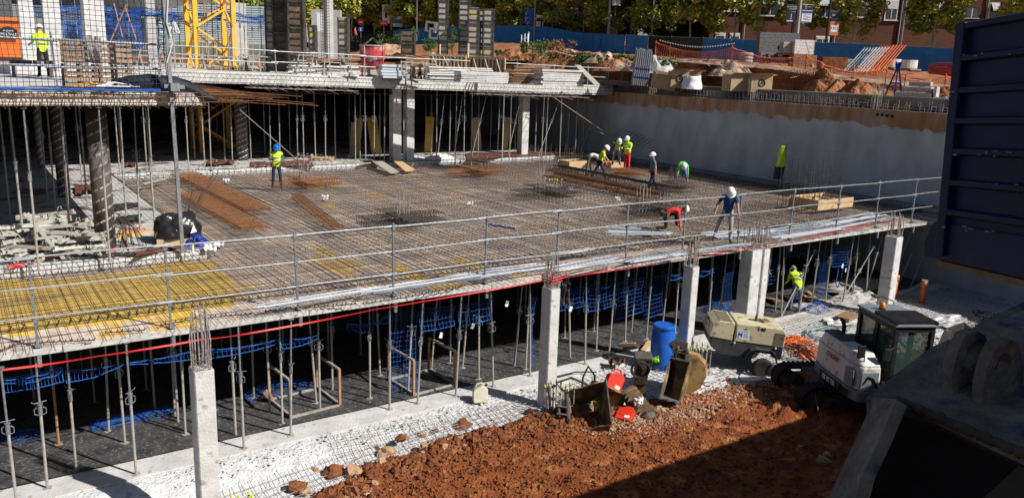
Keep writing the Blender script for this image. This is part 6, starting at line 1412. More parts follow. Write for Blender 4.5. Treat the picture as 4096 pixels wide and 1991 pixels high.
# ---- trailer compressor
M('cream_paint', (.52, .46, .3), (.6, .54, .37), rough=.5, scale=3, c3=(.3, .23, .14), s3=6, t3=.6); M('grey_plastic', (.035, .037, .04), (.06, .062, .066), rough=.6, scale=4)
t = thing('trailer_compressor', 'cream and black two-wheeled trailer compressor numbered 140', 'compressor', (19.05, 15.0, -.02), R(-38)); t.rotation_euler = (0, R(5), R(-38))
def body_(prof, y0, y1, nm, mn, bevel=.02):
    mb = MB(); mb.prism(prof, (-y1, -y0), Matrix(((1, 0, 0, 0), (0, 0, -1, 0), (0, 1, 0, 0), (0, 0, 0, 1)))); return mb.build(nm, mn, t, bevel=bevel)
bf = body_([(-.62, .88), (.82, .88), (.82, 1.3), (.72, 1.42), (-.62, 1.42)], -.6, .6, 'front_canopy', 'cream_paint'); br_ = body_([(-1.35, .92), (-.68, .88), (-.68, 1.42), (-1.12, 1.42), (-1.3, 1.3)], -.6, .6, 'rear_canopy', 'cream_paint')
body_([(-1.3, .9), (-1.25, .62), (-.95, .42), (-.3, .42), (-.12, .62), (.52, .62), (.62, .5), (.82, .5), (.82, .87), (-.66, .86)], -.58, .58, 'lower_hull', 'grey_plastic')
for s_ in (-1, 1):
    mb = MB(); mb.lathe([(.19, -.08), (.27, -.1), (.31, -.07), (.32, 0), (.31, .07), (.27, .1), (.19, .08)], 24, (.26, s_ * .86, .24), Matrix.Rotation(R(90), 3, 'X')); wo = mb.build('wheel', 'black_rubber', t, smooth=True)
    mb = MB(); mb.lathe([(.001, -.04), (.07, -.05), (.08, -.03), (.16, -.03), (.2, -.075), (.205, .0)] if s_ > 0 else [(.205, .0), (.2, .075), (.16, .03), (.08, .03), (.07, .05), (.001, .04)], 20, (.26, s_ * .86, .24), Matrix.Rotation(R(90), 3, 'X')); mb.build('rim', 'rim_lit', wo)
    mb = MB(); 
    for k in range(12): a = k * math.pi / 6; mb.tube((.26 + .13 * math.cos(a), s_ * .905, .24 + .13 * math.sin(a)), (.26 + .13 * math.cos(a), s_ * .915, .24 + .13 * math.sin(a)), .017, 6)
    mb.build('rim_hole', 'black_metal', wo)
    mb = MB(); P = [(-.24, .5), (-.14, .7), (.0, .76), (.44, .76), (.6, .66), (.68, .42)]
    for (a, b) in zip(P, P[1:]): mb.beam((a[0], s_ * .68, a[1]), (b[0], s_ * .68, b[1]), .24, .025, up=(0, 1, 0)) if False else mb.add([(a[0], s_ * .56, a[1]), (b[0], s_ * .56, b[1]), (b[0], s_ * .8, b[1]), (a[0], s_ * .8, a[1]), (a[0], s_ * .56, a[1] + .03), (b[0], s_ * .56, b[1] + .03), (b[0], s_ * .8, b[1] + .03), (a[0], s_ * .8, a[1] + .03)], [(0, 1, 2, 3), (4, 7, 6, 5), (3, 2, 6, 7), (0, 4, 5, 1), (1, 5, 6, 2), (0, 3, 7, 4)])
    mb.build('mudguard', 'grey_plastic', t)
mb = MB(); mb.beam((.7, 0, .42), (1.9, 0, .3), .1, .1); mb.tube((1.3, .1, .55), (1.35, .1, .05), .04, 8); mb.tube((1.9, 0, .3), (2.05, 0, .3), .05, 8); mb.build('drawbar', 'galv', t)
mb = MB(); mb.path([(1.0 + .12 * math.cos(k * .8), .12 * math.sin(k * .8), .3 + .02 * (k % 12)) for k in range(30)], .018, 4); mb.build('cable_coil', 'wood_grey', t)
mb = MB(); mb.path([(.05, -.08, 1.42), (.05, -.06, 1.55), (.05, .0, 1.6), (.05, .06, 1.55), (.05, .08, 1.42)], .022, 6); mb.box((.0, 0, 1.43), (.3, .08, .03)); mb.build('lifting_eye', 'dark_steel', t)
mb = MB()
for i in range(9):
    for j in range(7):
        mb.box((.5 + i * .035, -.603, .93 + j * .055 + .02 * (i % 2)), (.02, .006, .034))
        mb.box((.5 + i * .035, -.583, .52 + j * .045 + .02 * (i % 2)), (.02, .006, .03))
for i in range(16):
    for j in range(7): mb.box((-1.1 + j * .055 , -.5 + i * .065, 1.423), (.035, .04, .006))
mb.build('vent_grille', 'black_metal', t)
o = text_mesh('140', .16, 'number', 'black_metal', t, frame((.1, -.604, 1.34), (1, 0, 0), (0, 0, 1)), bold=.004); o2 = text_mesh('140', .14, 'number', 'black_metal', t, frame((-1.31, .15, 1.25), (0, -1, 0), (.3, 0, 1)))
mb = MB(); mb.box((-.4, -.604, 1.1), (.36, .006, .27)); mb.box((-1.335, 0, 1.1), (.006, .26, .3)); st = mb.build('sticker', 'white_plastic', t)
M('sticker_blue', (.03, .1, .35), rough=.5)
text_mesh('SANTI CANCERA', .04, 'sticker_text', 'sticker_blue', st, frame((-.4, -.609, 1.2), (1, 0, 0), (0, 0, 1)), depth=.001); text_mesh('M', .16, 'sticker_logo', 'sticker_blue', st, frame((-.48, -.609, 1.1), (1, 0, 0), (0, 0, 1)), depth=.001, bold=.008); text_mesh('M', .14, 'sticker_logo', 'sticker_blue', st, frame((-1.34, .03, 1.12), (0, -1, 0), (0, 0, 1)), depth=.001, bold=.008)
mb = MB(); mb.path([(-.48 + .1 * math.cos(a), -.61, 1.08 + .07 * math.sin(a)) for a in [2.2 + k * .3 for k in range(12)]], .006, 4)
for k in range(4): mb.box((-.32, -.609, 1.14 - k * .035), (.14, .003, .01))
mb.build('sticker_line', 'sticker_blue', st)
for (x, z) in ((-.6, .84), (.6, .84)): mb = MB(); mb.tube((x, -.6, z), (x, -.62, z), .03, 10); mb.build('latch', 'white_plastic', t)
tag(cloth('glove', 'brown leather rag lying on the compressor roof', 'rag', 'wood_brown', (19.35, 14.75, 1.42), .3, .02, 5, depth=.3), 'brown leather rag lying on the compressor roof', 'rag')

# ---- digger buckets
M('bkt_brown', (.1, .065, .035), (.24, .16, .09), rough=.75, scale=3, bump=.3, c3=(.4, .27, .12), s3=3, t3=.58); M('bkt_yellow', (.3, .19, .06), (.42, .29, .12), rough=.7, scale=3, bump=.2, c3=(.14, .09, .05), s3=4, t3=.55)
def axes(x, z):
    x = V(x).normalized(); y = V(z).cross(x).normalized(); z = x.cross(y); return tuple(Matrix((x, y, z)).transposed().to_euler())
def digger_bucket(p, rot, W_, s_, lb, mn='bkt_brown', teeth=0):
    t = thing('digger_bucket', lb, 'digger bucket', p, 0, 'loose digger buckets'); t.rotation_euler = rot; t.scale = (s_,) * 3
    # side outline (x = depth, z = height), opening at +x
    back = [(.0, .62), (-.2, .55), (-.42, .38), (-.5, .15), (-.42, -.12), (-.2, -.3), (.1, -.36), (.45, -.36)]
    side = back + [(.38, -.1), (.18, .2), (.05, .5)]
    for sd in (-1, 1):
        mb = MB(); mb.prism([(x, z) for x, z in side], (-.015, .015), Matrix(((1, 0, 0, 0), (0, 0, -1, sd * W_ / 2), (0, 1, 0, 0), (0, 0, 0, 1)))); mb.build('side_plate', mn, t)
    mb = MB(); n_ = len(back)
    vs_ = [(x, y, z) for (x, z) in back for y in (-W_ / 2, W_ / 2)] + [(x * .93 + .0, y, z * .93) for (x, z) in back for y in (-W_ / 2, W_ / 2)]
    fs_ = [(2 * i, 2 * i + 1, 2 * i + 3, 2 * i + 2) for i in range(n_ - 1)] + [(2 * n_ + 2 * i, 2 * n_ + 2 * i + 2, 2 * n_ + 2 * i + 3, 2 * n_ + 2 * i + 1) for i in range(n_ - 1)]
    fs_ += [(0, 2 * n_, 2 * n_ + 1, 1), (2 * n_ - 2, 2 * n_ - 1, 4 * n_ - 1, 4 * n_ - 2)]
    mb.add(vs_, fs_); mb.build('shell', mn, t)
    mb = MB(); mb.box((.5, 0, -.36), (.14, W_, .035)); mb.build('cutting_edge', 'dark_steel' if not teeth else 'galv', t)
    for k in range(teeth):
        y = (k / max(1, teeth - 1) - .5) * (W_ - .08); mb = MB(); mb.box((.6, y, -.35), (.16, .06, .05)); mb.build('tooth', 'galv', t)
    for sd in (-1, 1):
        mb = MB(); mb.prism([(-.2, .5), (.05, .55), (.1, .85), (-.1, .88), (-.3, .7)], (-.02, .02), Matrix(((1, 0, 0, 0), (0, 0, -1, sd * .11), (0, 1, 0, 0), (0, 0, 0, 1)))); mb.build('lug', 'dark_steel', t)
    mb = MB(); mb.tube((0, -.16, .78), (0, .16, .78), .035, 10); mb.tube((-.18, -.16, .68), (-.18, .16, .68), .035, 10); mb.tube((.02, -W_ / 2, .56), (.02, W_ / 2, .56), .05, 8); mb.build('pin', 'dark_steel', t)
    return t
digger_bucket((12.25, 14.1, .3), axes((-.25, -.45, .85), (-.83, .45, .1)), 1.25, 1.0, 'wide brown digger bucket tipped on its side at the left of the attachments')
digger_bucket((15.15, 14.1, .5), axes((-.75, -.5, .25), (.55, .3, .7)), .46, 1.1, 'narrow toothed digger bucket leaning with its mouth to the camera', 'bkt_brown', 3)
digger_bucket((15.85, 14.35, .45), axes((-.6, .6, -.45), (.2, .1, .95)), .6, 1.2, 'worn yellow digger bucket behind the narrow toothed one', 'bkt_yellow')
digger_bucket((13.25, 14.75, .32), (R(60), R(10), R(-60)), .5, .85, 'small yellow brown bucket behind the auger', 'bkt_yellow')
# auger
t = thing('auger', 'spiral auger drill with clods on its blades', 'auger', (13.75, 14.0, .22), R(110)); t.rotation_euler = (0, R(-12), R(75)); mb = MB(); mb.tube((-.55, 0, 0), (.55, 0, 0), .07, 10); mb.build('shaft', 'dark_steel', t)
mb = MB(); vs_ = []; fs_ = []
for k in range(97):
    a = k * .42; x = -.5 + k / 96 * 1.0
    vs_ += [(x, .06 * math.cos(a), .06 * math.sin(a)), (x + .02, .25 * math.cos(a), .25 * math.sin(a)), (x + .035, .25 * math.cos(a), .25 * math.sin(a))]
    if k: q = 3 * k; fs_ += [(q - 3, q, q + 1, q - 2), (q - 2, q + 1, q + 2, q - 1), (q - 1, q + 2, q, q - 3)]
mb.add(vs_, fs_); mb.build('flight', 'bkt_brown', t); mb = MB(); mb.lathe([(.2, 0), (.22, .1), (.12, .2), (.001, .22)], 12, (-.5, 0, 0), Matrix.Rotation(R(-90), 3, 'Y')); mb.build('head', 'dark_steel', t)
cloth('white_rag', 'white rag lying on the auger', 'rag', 'white_plastic', (13.6, 13.85, .52), .3, .2, 7, depth=.12)
# hydraulic breaker
t = thing('hydraulic_breaker', 'black hydraulic breaker with coiled hoses standing behind the auger', 'breaker', (14.45, 14.75, -.05)); t.rotation_euler = (R(14), 0, R(-35))
mb = MB(); mb.box((0, 0, .95), (.34, .3, .75)); mb.box((0, 0, 1.38), (.46, .34, .1)); mb.build('housing', 'dark_steel', t, bevel=.02); mb = MB(); mb.prism([(-.2, .08), (.2, .08), (.14, .55), (-.14, .55)], (-.1, .1), Matrix(((1, 0, 0, 0), (0, 0, -1, 0), (0, 1, 0, 0), (0, 0, 0, 1)))); mb.build('nose', 'bkt_brown', t); mb = MB(); mb.tube((0, 0, -.1), (0, 0, .2), .06, 10); mb.build('chisel', 'black_metal', t)
mb = MB()
for k in range(3): mb.path([(-.08 + (.2 + .02 * k) * math.cos(a), -.2 - .03 * k, 1.12 + .24 * math.sin(a)) for a in [i * math.pi / 8 for i in range(17)]], .022, 5)
mb.build('hydraulic_hose', 'black_rubber', t)
# hose loops and coupling behind the wide bucket
t = thing('hose_loops', 'looped black hydraulic hoses rising behind the wide bucket', 'hose', (12.75, 14.9, .2)); mb = MB()
mb.path([(.3, 0, 0), (.1, .1, .4), (-.3, .25, .62), (-.75, .3, .55), (-.6, .2, .35), (-.1, .1, .3), (.2, 0, .1)], .03, 6); mb.path([(.3, 0, .1), (.35, .1, .6), (.2, .2, .85), (0, .15, .6), (-.05, .1, .3)], .03, 6); mb.build('loop', 'black_rubber', t)
mb = MB(); mb.box((.15, -.05, .1), (.3, .3, .5)); mb.build('coupling', 'bkt_brown', t, bevel=.03)
M('lime_plastic', (.25, .6, .03), rough=.5); cloth('lime_rag', 'lime green scrap at the top of the narrow bucket', 'scrap', 'lime_plastic', (15.2, 14.95, .95), .25, .25, 2, depth=.06)
p = G_(2345, 1590, .35); cloth('yellow_belt', 'yellow brown strap curled inside the wide bucket', 'strap', 'bkt_yellow', (12.25, 14.0, .62), .3, .25, 8, depth=.2)

# ---- small excavator
M('exc_white', (.6, .58, .54), (.68, .66, .62), rough=.4, scale=3, c3=(.36, .3, .24), s3=5, t3=.6); M('exc_grey', (.16, .18, .2), (.22, .24, .26), rough=.5, scale=3); M('exc_text', (.35, .04, .05), rough=.5)
def glass_mat():
    m = bpy.data.materials.new('cab_glass'); m.use_nodes = True; n = m.node_tree; b = n.nodes['Principled BSDF']; b.inputs['Base Color'].default_value = (.05, .1, .08, 1); b.inputs['Roughness'].default_value = .03; b.inputs['Alpha'].default_value = .45; b.inputs['Specular IOR Level'].default_value = .6; MATS['cab_glass'] = m
glass_mat()
ex = thing('mini_excavator', 'white and black small excavator with an amber beacon on its cab', 'excavator', (19.05, 11.35, 0.0), R(-118))
t = ex
def bx_(lo, hi, nm, mn, bevel=0.0, par=None):
    mb = MB(); mb.box([(a + b) / 2 for a, b in zip(lo, hi)], [b - a for a, b in zip(lo, hi)]); return mb.build(nm, mn, par or ex, bevel=bevel)
XZ = lambda y: Matrix(((1, 0, 0, 0), (0, 0, -1, y), (0, 1, 0, 0), (0, 0, 0, 1)))
YZ = lambda x: Matrix(((0, 0, 1, x), (1, 0, 0, 0), (0, 1, 0, 0), (0, 0, 0, 1)))
# right-hand bodywork: plan outline with a rounded tail
plan = [(x, -.2 + (y + .2) * .7) for x, y in [(1.25, -1.0), (1.32, -.88), (1.32, -.2), (-.95, -.2), (-1.15, -.45), (-1.1, -.75), (-.85, -1.02), (-.4, -1.14), (.9, -1.12)]]
def shell(pl, z0, z1, nm, mn, inset=0, bevel=.03):
    mb = MB(); n_ = len(pl); cx_ = sum(p[0] for p in pl) / n_; cy_ = sum(p[1] for p in pl) / n_; f_ = 1 - inset
    vs_ = [(x, y, z0) for x, y in pl] + [(cx_ + (x - cx_) * f_, cy_ + (y - cy_) * f_, z1) for x, y in pl]
    mb.add(vs_, [tuple(range(n_)), tuple(range(2 * n_ - 1, n_ - 1, -1))] + [(i, i + n_, (i + 1) % n_ + n_, (i + 1) % n_) for i in range(n_)]); return mb.build(nm, mn, ex, bevel=bevel)
shell([(x * 1.02, y * 1.03) for x, y in plan], .72, 1.0, 'lower_skirt', 'exc_grey'); cw = shell(plan, 1.003, 1.62, 'side_cowling', 'exc_white', .03, .05); shell([(x * .97, y * .95 - .02) for x, y in plan], 1.62, 1.9, 'top_cowling', 'exc_white', .22, .05)
bx_((-.75, -.7, 1.86), (.15, -.3, 1.925), 'engine_grille', 'black_metal', .01); bx_((-1.05, -.2, 1.0), (-.4, 1.0, 1.72), 'rear_hood', 'tarp', .06); bx_((-1.0, -.3, .72), (1.25, 1.05, 1.0), 'turntable', 'exc_grey', .03)
mb = MB(); mb.path([(-.75, -.15, 1.7), (-.75, -.15, 2.0), (-.8, -.16, 2.12), (-.9, -.17, 2.16)], .055, 10); mb.build('exhaust', 'black_metal', ex, smooth=True)
# cab frame with panes
cx0, cx1, cy0, cy1, cz0, cz1 = -.48, 1.2, .12, 1.06, 1.0, 2.62
for (x, y) in ((cx0, cy0), (cx0, cy1), (cx1 - .05, cy0), (cx1 - .05, cy1), (.35, cy0), (.35, cy1)):
    mb = MB(); mb.box((x, y, (cz0 + cz1) / 2), (.12, .09, cz1 - cz0)); mb.build('cab_pillar', 'black_metal', ex)
for (lo, hi) in (((cx0, cy0 - .035, cz0), (cx1, cy0 + .035, cz0 + .4)), ((cx0, cy1 - .035, cz0), (cx1, cy1 + .035, cz0 + .4)), ((cx0 - .04, cy0, cz0), (cx0 + .04, cy1, cz0 + .5)), ((cx1 - .09, cy0, cz0), (cx1 - .01, cy1, cz0 + .15)), ((cx0, cy0 - .04, cz1 - .14), (cx1, cy0 + .04, cz1 - .01)), ((cx0, cy1 - .04, cz1 - .14), (cx1, cy1 + .04, cz1 - .01)), ((cx1 - .1, cy0, cz1 - .14), (cx1, cy1, cz1 - .01))): bx_(lo, hi, 'cab_panel', 'black_metal')
rf = bx_((cx0 - .08, cy0 - .1, cz1), (cx1 + .06, cy1 + .08, cz1 + .07), 'cab_roof', 'exc_grey', .02)
mb = MB()
for k in range(15): mb.box((.3 + k * .065, (cy0 + cy1) / 2, cz1 + .12), (.03, 1.05, .06))
mb.box((.76, cy0 - .06, cz1 + .1), (1.0, .05, .08)); mb.box((.76, cy1 + .04, cz1 + .1), (1.0, .05, .08)); mb.build('roof_guard', 'black_metal', ex)
for (lo, hi) in (((cx0 + .05, cy0 - .006, 1.4), (.3, cy0 + .006, 2.5)), ((.4, cy0 - .006, 1.4), (cx1 - .1, cy0 + .006, 2.5)), ((cx0 + .05, cy1 - .006, 1.4), (.3, cy1 + .006, 2.5)), ((.4, cy1 - .006, 1.4), (cx1 - .1, cy1 + .006, 2.5)), ((cx0 - .006, cy0 + .04, 1.5), (cx0 + .006, cy1 - .04, 2.5)), ((cx1 - .06, cy0 + .04, 1.15), (cx1 - .05, cy1 - .04, 2.5))): bx_(lo, hi, 'cab_window', 'cab_glass')
M('amber', (.8, .22, .02), rough=.25, spec=.6)
mb = MB(); mb.lathe([(.075, 0), (.075, .1), (.05, .16), (.001, .17)], 14, (-.05, .42, cz1 + .1)); mb.build('beacon', 'amber', ex, smooth=True); mb = MB(); mb.tube((-.05, .42, cz1 + .06), (-.05, .42, cz1 + .11), .085, 12); mb.build('beacon_base', 'black_metal', ex)
bx_((-.1, .35, 1.05), (.3, .85, 1.5), 'seat_base', 'black_rubber', .03); bx_((-.22, .35, 1.45), (-.08, .85, 2.15), 'seat_back', 'black_rubber', .04)
def mirror(pts, c, lbn):
    mb = MB(); mb.path(pts, .014, 5); a = mb.build('mirror_arm', 'black_metal', ex); mb = MB(); mb.box(c, (.05, .2, .32)); mb.build('mirror', 'black_metal', ex, bevel=.02)
mirror([(1.15, -.6, 1.6), (1.2, -.65, 1.9), (1.1, -.65, 1.95)], (1.08, -.67, 1.95), 0); mirror([(1.18, cy0, 2.1), (1.3, -.1, 2.05)], (1.3, -.12, 1.95), 1)
mb = MB(); mb.path([(cx0, cy1, 2.1), (cx0 - .1, cy1 + .1, 2.5), (cx0 - .15, cy1 + .0, 2.75), (cx0 - .4, cy1 - .2, 2.8)], .016, 5); mb.box((cx0 - .5, cy1 - .3, 2.78), (.25, .12, .06)); mb.build('work_light', 'dark_steel', ex)
# corner panel, hose behind it, lights, text
mb = MB(); mb.box((1.31, -.5, 1.28), (.03, .45, .42)); mb.box((.98, -.855, 1.28), (.4, .03, .42)); mb.build('corner_window', 'exc_grey', ex, bevel=.01); mb = MB(); mb.path([(1.335, -.3, 1.1), (1.345, -.42, 1.35), (1.345, -.55, 1.4), (1.335, -.66, 1.2)], .02, 5); mb.build('window_hose', 'black_rubber', ex)
mb = MB(); mb.tube((1.33, -.6, .86), (1.36, -.6, .86), .05, 12); mb.build('tow_eye', 'galv', ex)
text_mesh('ES 95 TR', .17, 'model_text', 'white_plastic', ex, frame((.15, -.925, .86), (1, 0, 0), (0, 0, 1)), bold=.006); text_mesh('LTECNIC', .16, 'decal_text', 'exc_text', ex, frame((.15, -.88, 1.48), (1, 0, 0), (0, .12, 1)), bold=.003)
mb = MB()
for k in range(6): mb.box((.78 + k * .06, -.905, .86), (.03, .012, .18))
mb.build('vent_slot', 'black_metal', ex); bx_((-.35, -.915, .76), (.7, -.87, .96), 'text_band', 'black_metal')
M('track_shade', (.008, .007, .006), (.02, .016, .013), rough=.9, scale=6)  # blacker than rubber, the machine's shade is put into the track colour
heap((17.2, 12.0, -.1), 1.1, .8, .42, 'low heap of red soil against the excavator tracks', 'soil', seed=21, name='soil_heap', n=34); heap((17.6, 11.0, -.1), 1.2, .8, .4, 'red soil heap in front of the excavator', 'soil', seed=22, name='soil_heap', n=34)
# undercarriage (turned square to the house)
for s_ in (-1, 1):
    P = []; n_ = 28; L_ = 1.1; r0 = .34
    for k in range(14): a = -math.pi / 2 + math.pi * k / 13; P.append((L_ + r0 * math.cos(a), r0 * math.sin(a)))
    for k in range(14): a = math.pi / 2 + math.pi * k / 13; P.append((-L_ + r0 * math.cos(a), r0 * math.sin(a)))
    x0 = s_ * .75 - .6
    mb = MB(); pts_ = P; m_ = len(pts_); vs_ = []
    for (y, z) in pts_:
        for dx in (-.22, .22): vs_.append((x0 + dx, y - .25, z + .36))
    for (y, z) in pts_:
        for dx in (-.22, .22): vs_.append((x0 + dx, y * .96 - .25, z * .86 + .36))
    fs_ = [(2 * i, 2 * i + 1, 2 * ((i + 1) % m_) + 1, 2 * ((i + 1) % m_)) for i in range(m_)] + [(2 * m_ + 2 * i, 2 * m_ + 2 * ((i + 1) % m_), 2 * m_ + 2 * ((i + 1) % m_) + 1, 2 * m_ + 2 * i + 1) for i in range(m_)]
    fs_ += [(2 * i + e, 2 * ((i + 1) % m_) + e, 2 * m_ + 2 * ((i + 1) % m_) + e, 2 * m_ + 2 * i + e) for i in range(m_) for e in (0, 1)]
    mb.add(vs_, fs_); y = -L_
    while y < L_: mb.box((x0, y - .25, .71), (.46, .05, .04)); mb.box((x0, y - .25, .01), (.46, .05, .04)); y += .14
    mb.build('track', 'track_shade', ex)
    mb = MB()
    for y in (-L_, L_): mb.tube((x0 - .14, y - .25, .36), (x0 + .14, y - .25, .36), .25, 14)
    for k in range(4): mb.tube((x0 - .12, -.7 + k * .47 - .25, .22), (x0 + .12, -.7 + k * .47 - .25, .22), .12, 10)
    mb.box((x0, -.25, .38), (.2, 1.9, .2)); mb.build('roller_frame', 'dark_steel', ex)
bx_((-1.2, -1.0, .45), (.1, .1, .72), 'turntable_base', 'dark_steel')
mb = MB(); mb.box((1.5, .0, 1.0), (.5, .3, .5)); mb.beam((1.6, 0, 1.1), (2.6, .3, 1.9), .22, .3); mb.beam((2.6, .3, 1.9), (3.4, .9, .6), .2, .25); mb.build('boom', 'dark_steel', ex, bevel=.02)
mb = MB()
for k in range(5): mb.path([(1.25, .05 * k - .1, 1.05), (1.5 + .04 * k, .05 * k - .15, 1.45 + .03 * k), (2.0, .05 * k - .1, 1.6), (2.5, .05 * k + .1, 2.0)], .02, 5)
mb.build('boom_hose', 'black_rubber', ex)
person(tuple(ex.location + Matrix.Rotation(R(-118), 3, 'Z') @ V((.12, .6, 1.02))), R(-118), 'person in an orange top and blue sleeves driving the small excavator', 'denim', 'navy_cloth', 'orange_cloth', None, lean=8, neck=20, armL=(45, 8, 40), armR=(45, 8, 40), legL=(80, 8, 75), legR=(80, 8, 75), H=1.72)
# coiled black hoses right of the cab, beyond the foreground bucket
t = thing('hose_bundle', 'bundle of thick black hoses arching beside the excavator cab', 'hose', (22.0, 10.6, 1.2)); 
for k in range(7):
    mb = MB(); mb.path([(-1.1, -.3 + .02 * k, -.5), (-.7, 0, -.1 + .05 * k), (0, .1 * k * .3, .3 + .06 * k), (.8, .1, .45 + .05 * k), (1.5, -.2, .1 + .02 * k)], .03, 6); mb.build('hose', 'black_rubber', t)

# ================================================================ FOREGROUND: big bucket, blue tipper body, unseen cabin added behind the photographer for its shadow
M('fg_plate', (.07, .06, .056), (.32, .25, .2), rough=.75, scale=5, bump=1, bscale=24, bdist=.03, c3=(.04, .055, .11), s3=4.5, t3=.58, detail=10, lo=.3, hi=.7); M('fg_mud', (.05, .035, .028), (.12, .085, .06), rough=.95, scale=5, bump=1, bscale=14, bdist=.03)
fb = thing('excavator_bucket', 'huge worn dark bucket with two pierced lugs in the lower right foreground', 'excavator bucket', dep(3900, 1700, 4.0)); O = V(fb.location)
def plate(pts, nm, mn, th=.04, sub=0, par=None):
    """polygon given as (px, py, depth); thickness away from the viewer"""
    P = [dep(*p) - O for p in pts]; n_ = (P[1] - P[0]).cross(P[2] - P[0]).normalized()
    if n_.dot(P[0] + O - V((0, 0, CH))) < 0: n_ = -n_
    m_ = len(P); mb = MB(); mb.add(P + [p + n_ * th for p in P], [tuple(range(m_)), tuple(range(2 * m_ - 1, m_ - 1, -1))] + [(i, (i + 1) % m_, (i + 1) % m_ + m_, i + m_) for i in range(m_)]); return mb.build(nm, mn, par or fb)
def pl_depth(px, py, a=(3492, 1582, 3.55), b=(4096, 1234, 4.1), c=(4096, 1811, 3.0)):
    # depth of the plane through three given points
    A, B, C_ = dep(*a), dep(*b), dep(*c); n_ = (B - A).cross(C_ - A); r = ray(px, py); t_ = n_.dot(A - V((0, 0, CH))) / n_.dot(r); return t_ * FPX
TP = [(3492, 1582), (3540, 1530), (3615, 1470), (3727, 1386), (3850, 1335), (3967, 1291), (4096, 1234), (4420, 1080), (4700, 1700), (4400, 1945), (4096, 1811), (3780, 1668), (3587, 1593)]
plate([(x, y, pl_depth(x, y)) for x, y in TP], 'back_plate', 'fg_plate', .05)
plate([(3587, 1596, 3.36), (3492, 1584, 3.56), (3459, 1677, 3.5), (3391, 1822, 3.42), (3313, 1990, 3.35), (3240, 2200, 3.3), (3360, 2200, 3.1), (3450, 1900, 3.2), (3530, 1730, 3.28)], 'side_plate', 'fg_plate', .05)
plate([(3590, 1598, 3.4), (3780, 1672, 3.4), (4096, 1815, 3.2), (4400, 1950, 2.9), (4400, 2600, 4.3), (3350, 2500, 4.2), (3480, 1850, 4.2)], 'inner_shell', 'black_metal', .05)  # black colour stands in for the shade inside the bucket mouth
plate([(4400, 1945, pl_depth(4400, 1945)), (4700, 1700, pl_depth(4700, 1700)), (4420, 1080, pl_depth(4420, 1080)), (4600, 1900, 4.6), (4500, 2550, 4.3), (4400, 2400, 3.2)], 'side_plate', 'fg_plate', .05)
plate([(3967, 1291, pl_depth(3967, 1291) + .05), (4420, 1080, pl_depth(4420, 1080) + .05), (4500, 2300, 4.9), (3500, 2300, 4.6), (3500, 1600, 3.9)], 'rear_shell', 'fg_plate', .05)
mb = MB(); P = []; rr_ = []
for k in range(60):
    u = k / 59; px = 3592 + 708 * u; py = 1600 + 300 * u; q = dep(px, py + 8 * nz(k * .4, 2), pl_depth(px, py) - .01) - O; P.append(q); rr_.append(.02 + .012 * nz(k * .6, 7))
mb.path(P, rr_, 7); mb.build('mud_rim', 'fg_mud', fb, smooth=True)
def lug(px, py, w_, h_, nm):
    d = pl_depth(px, py) ; base = dep(px, py, d) - O; A = dep(*TP[3], pl_depth(*TP[3])); B = dep(*TP[12], pl_depth(*TP[12])); n_ = (dep(4096, 1811, 3.0) - dep(4096, 1234, 4.1)).cross(dep(3492, 1582, 3.55) - dep(4096, 1234, 4.1)).normalized()
    if n_.dot(V((0, 0, CH)) - dep(px, py, d)) < 0: n_ = -n_
    e = (dep(px + 140, py - 70, pl_depth(px + 140, py - 70)) - dep(px, py, d)).normalized(); T = Matrix.Identity(4); s__ = n_.cross(e)
    for i in range(3): T[i][0] = e[i]; T[i][1] = n_[i]; T[i][2] = s__[i]; T[i][3] = base[i]
    N_ = 14; outer = []; cc = V((w_ * .42, h_ * .62)); 
    for k in range(N_):
        a = 2 * math.pi * k / N_; outer.append(cc)
    op = [(-.02, -.04), (w_, -.04), (w_ * 1.02, h_ * .35), (w_ * .85, h_ * .9), (w_ * .62, h_ * 1.08), (w_ * .3, h_ * 1.1), (w_ * .08, h_ * .85), (-.02, h_ * .4)]; no = len(op)
    hp_ = [(cc.x + .055 * math.cos(2 * math.pi * (k + .5) / no - 2.2), cc.y + .055 * math.sin(2 * math.pi * (k + .5) / no - 2.2)) for k in range(no)]
    vs_ = [V((x, y, z)) for z in (-.025, .025) for (x, y) in op + hp_]; K = 2 * no; fs_ = []
    for k in range(no):
        l = (k + 1) % no; fs_ += [(k, l, no + l, no + k), (K + k, K + no + k, K + no + l, K + l), (k, K + k, K + l, l), (no + k, no + l, K + no + l, K + no + k)]
    mb = MB(); mb.add([T @ v for v in vs_], fs_); mb.build('lug', 'fg_plate', fb)
    mb = MB(); mb.path([T @ V((cc.x + .062 * math.cos(a), cc.y + .062 * math.sin(a), .026)) for a in [k * math.pi / 6 for k in range(12)]], .01, 5, closed=True); mb.build('lug_bush', 'dark_steel', fb)
lug(3800, 1560, .23, .22, 'lug'); lug(3925, 1600, .23, .22, 'lug')
mb = MB(); 
def fn(u, v):
    q = dep(3620 + 700 * u, 2050 - 260 * v * math.sin(u * math.pi) ** .6 - 60 * v + 20 * nz(u * 6, v * 3), 3.6 + .5 * v) - O; return q
mb.sheet(fn, 20, 8); mb.build('mud_load', 'fg_mud', fb)

M('tipper_blue', (.007, .011, .05), (.011, .018, .075), rough=.55, scale=2, bump=.15, c3=(.03, .035, .06), s3=4, t3=.7); M('chipped', (.35, .35, .38), rough=.8)
tb = thing('tipper_body', 'dark blue ribbed steel tipper body at the right edge of the picture', 'tipper body', (6.75, 3.36, 7.06)); tb.rotation_euler = (0, R(-4.5), math.atan2(-.91, -.41)); mb = MB(); mb.box((1.9, -.06, .97), (3.8, .04, 1.84)); mb.build('side_panel', 'tipper_blue', tb)
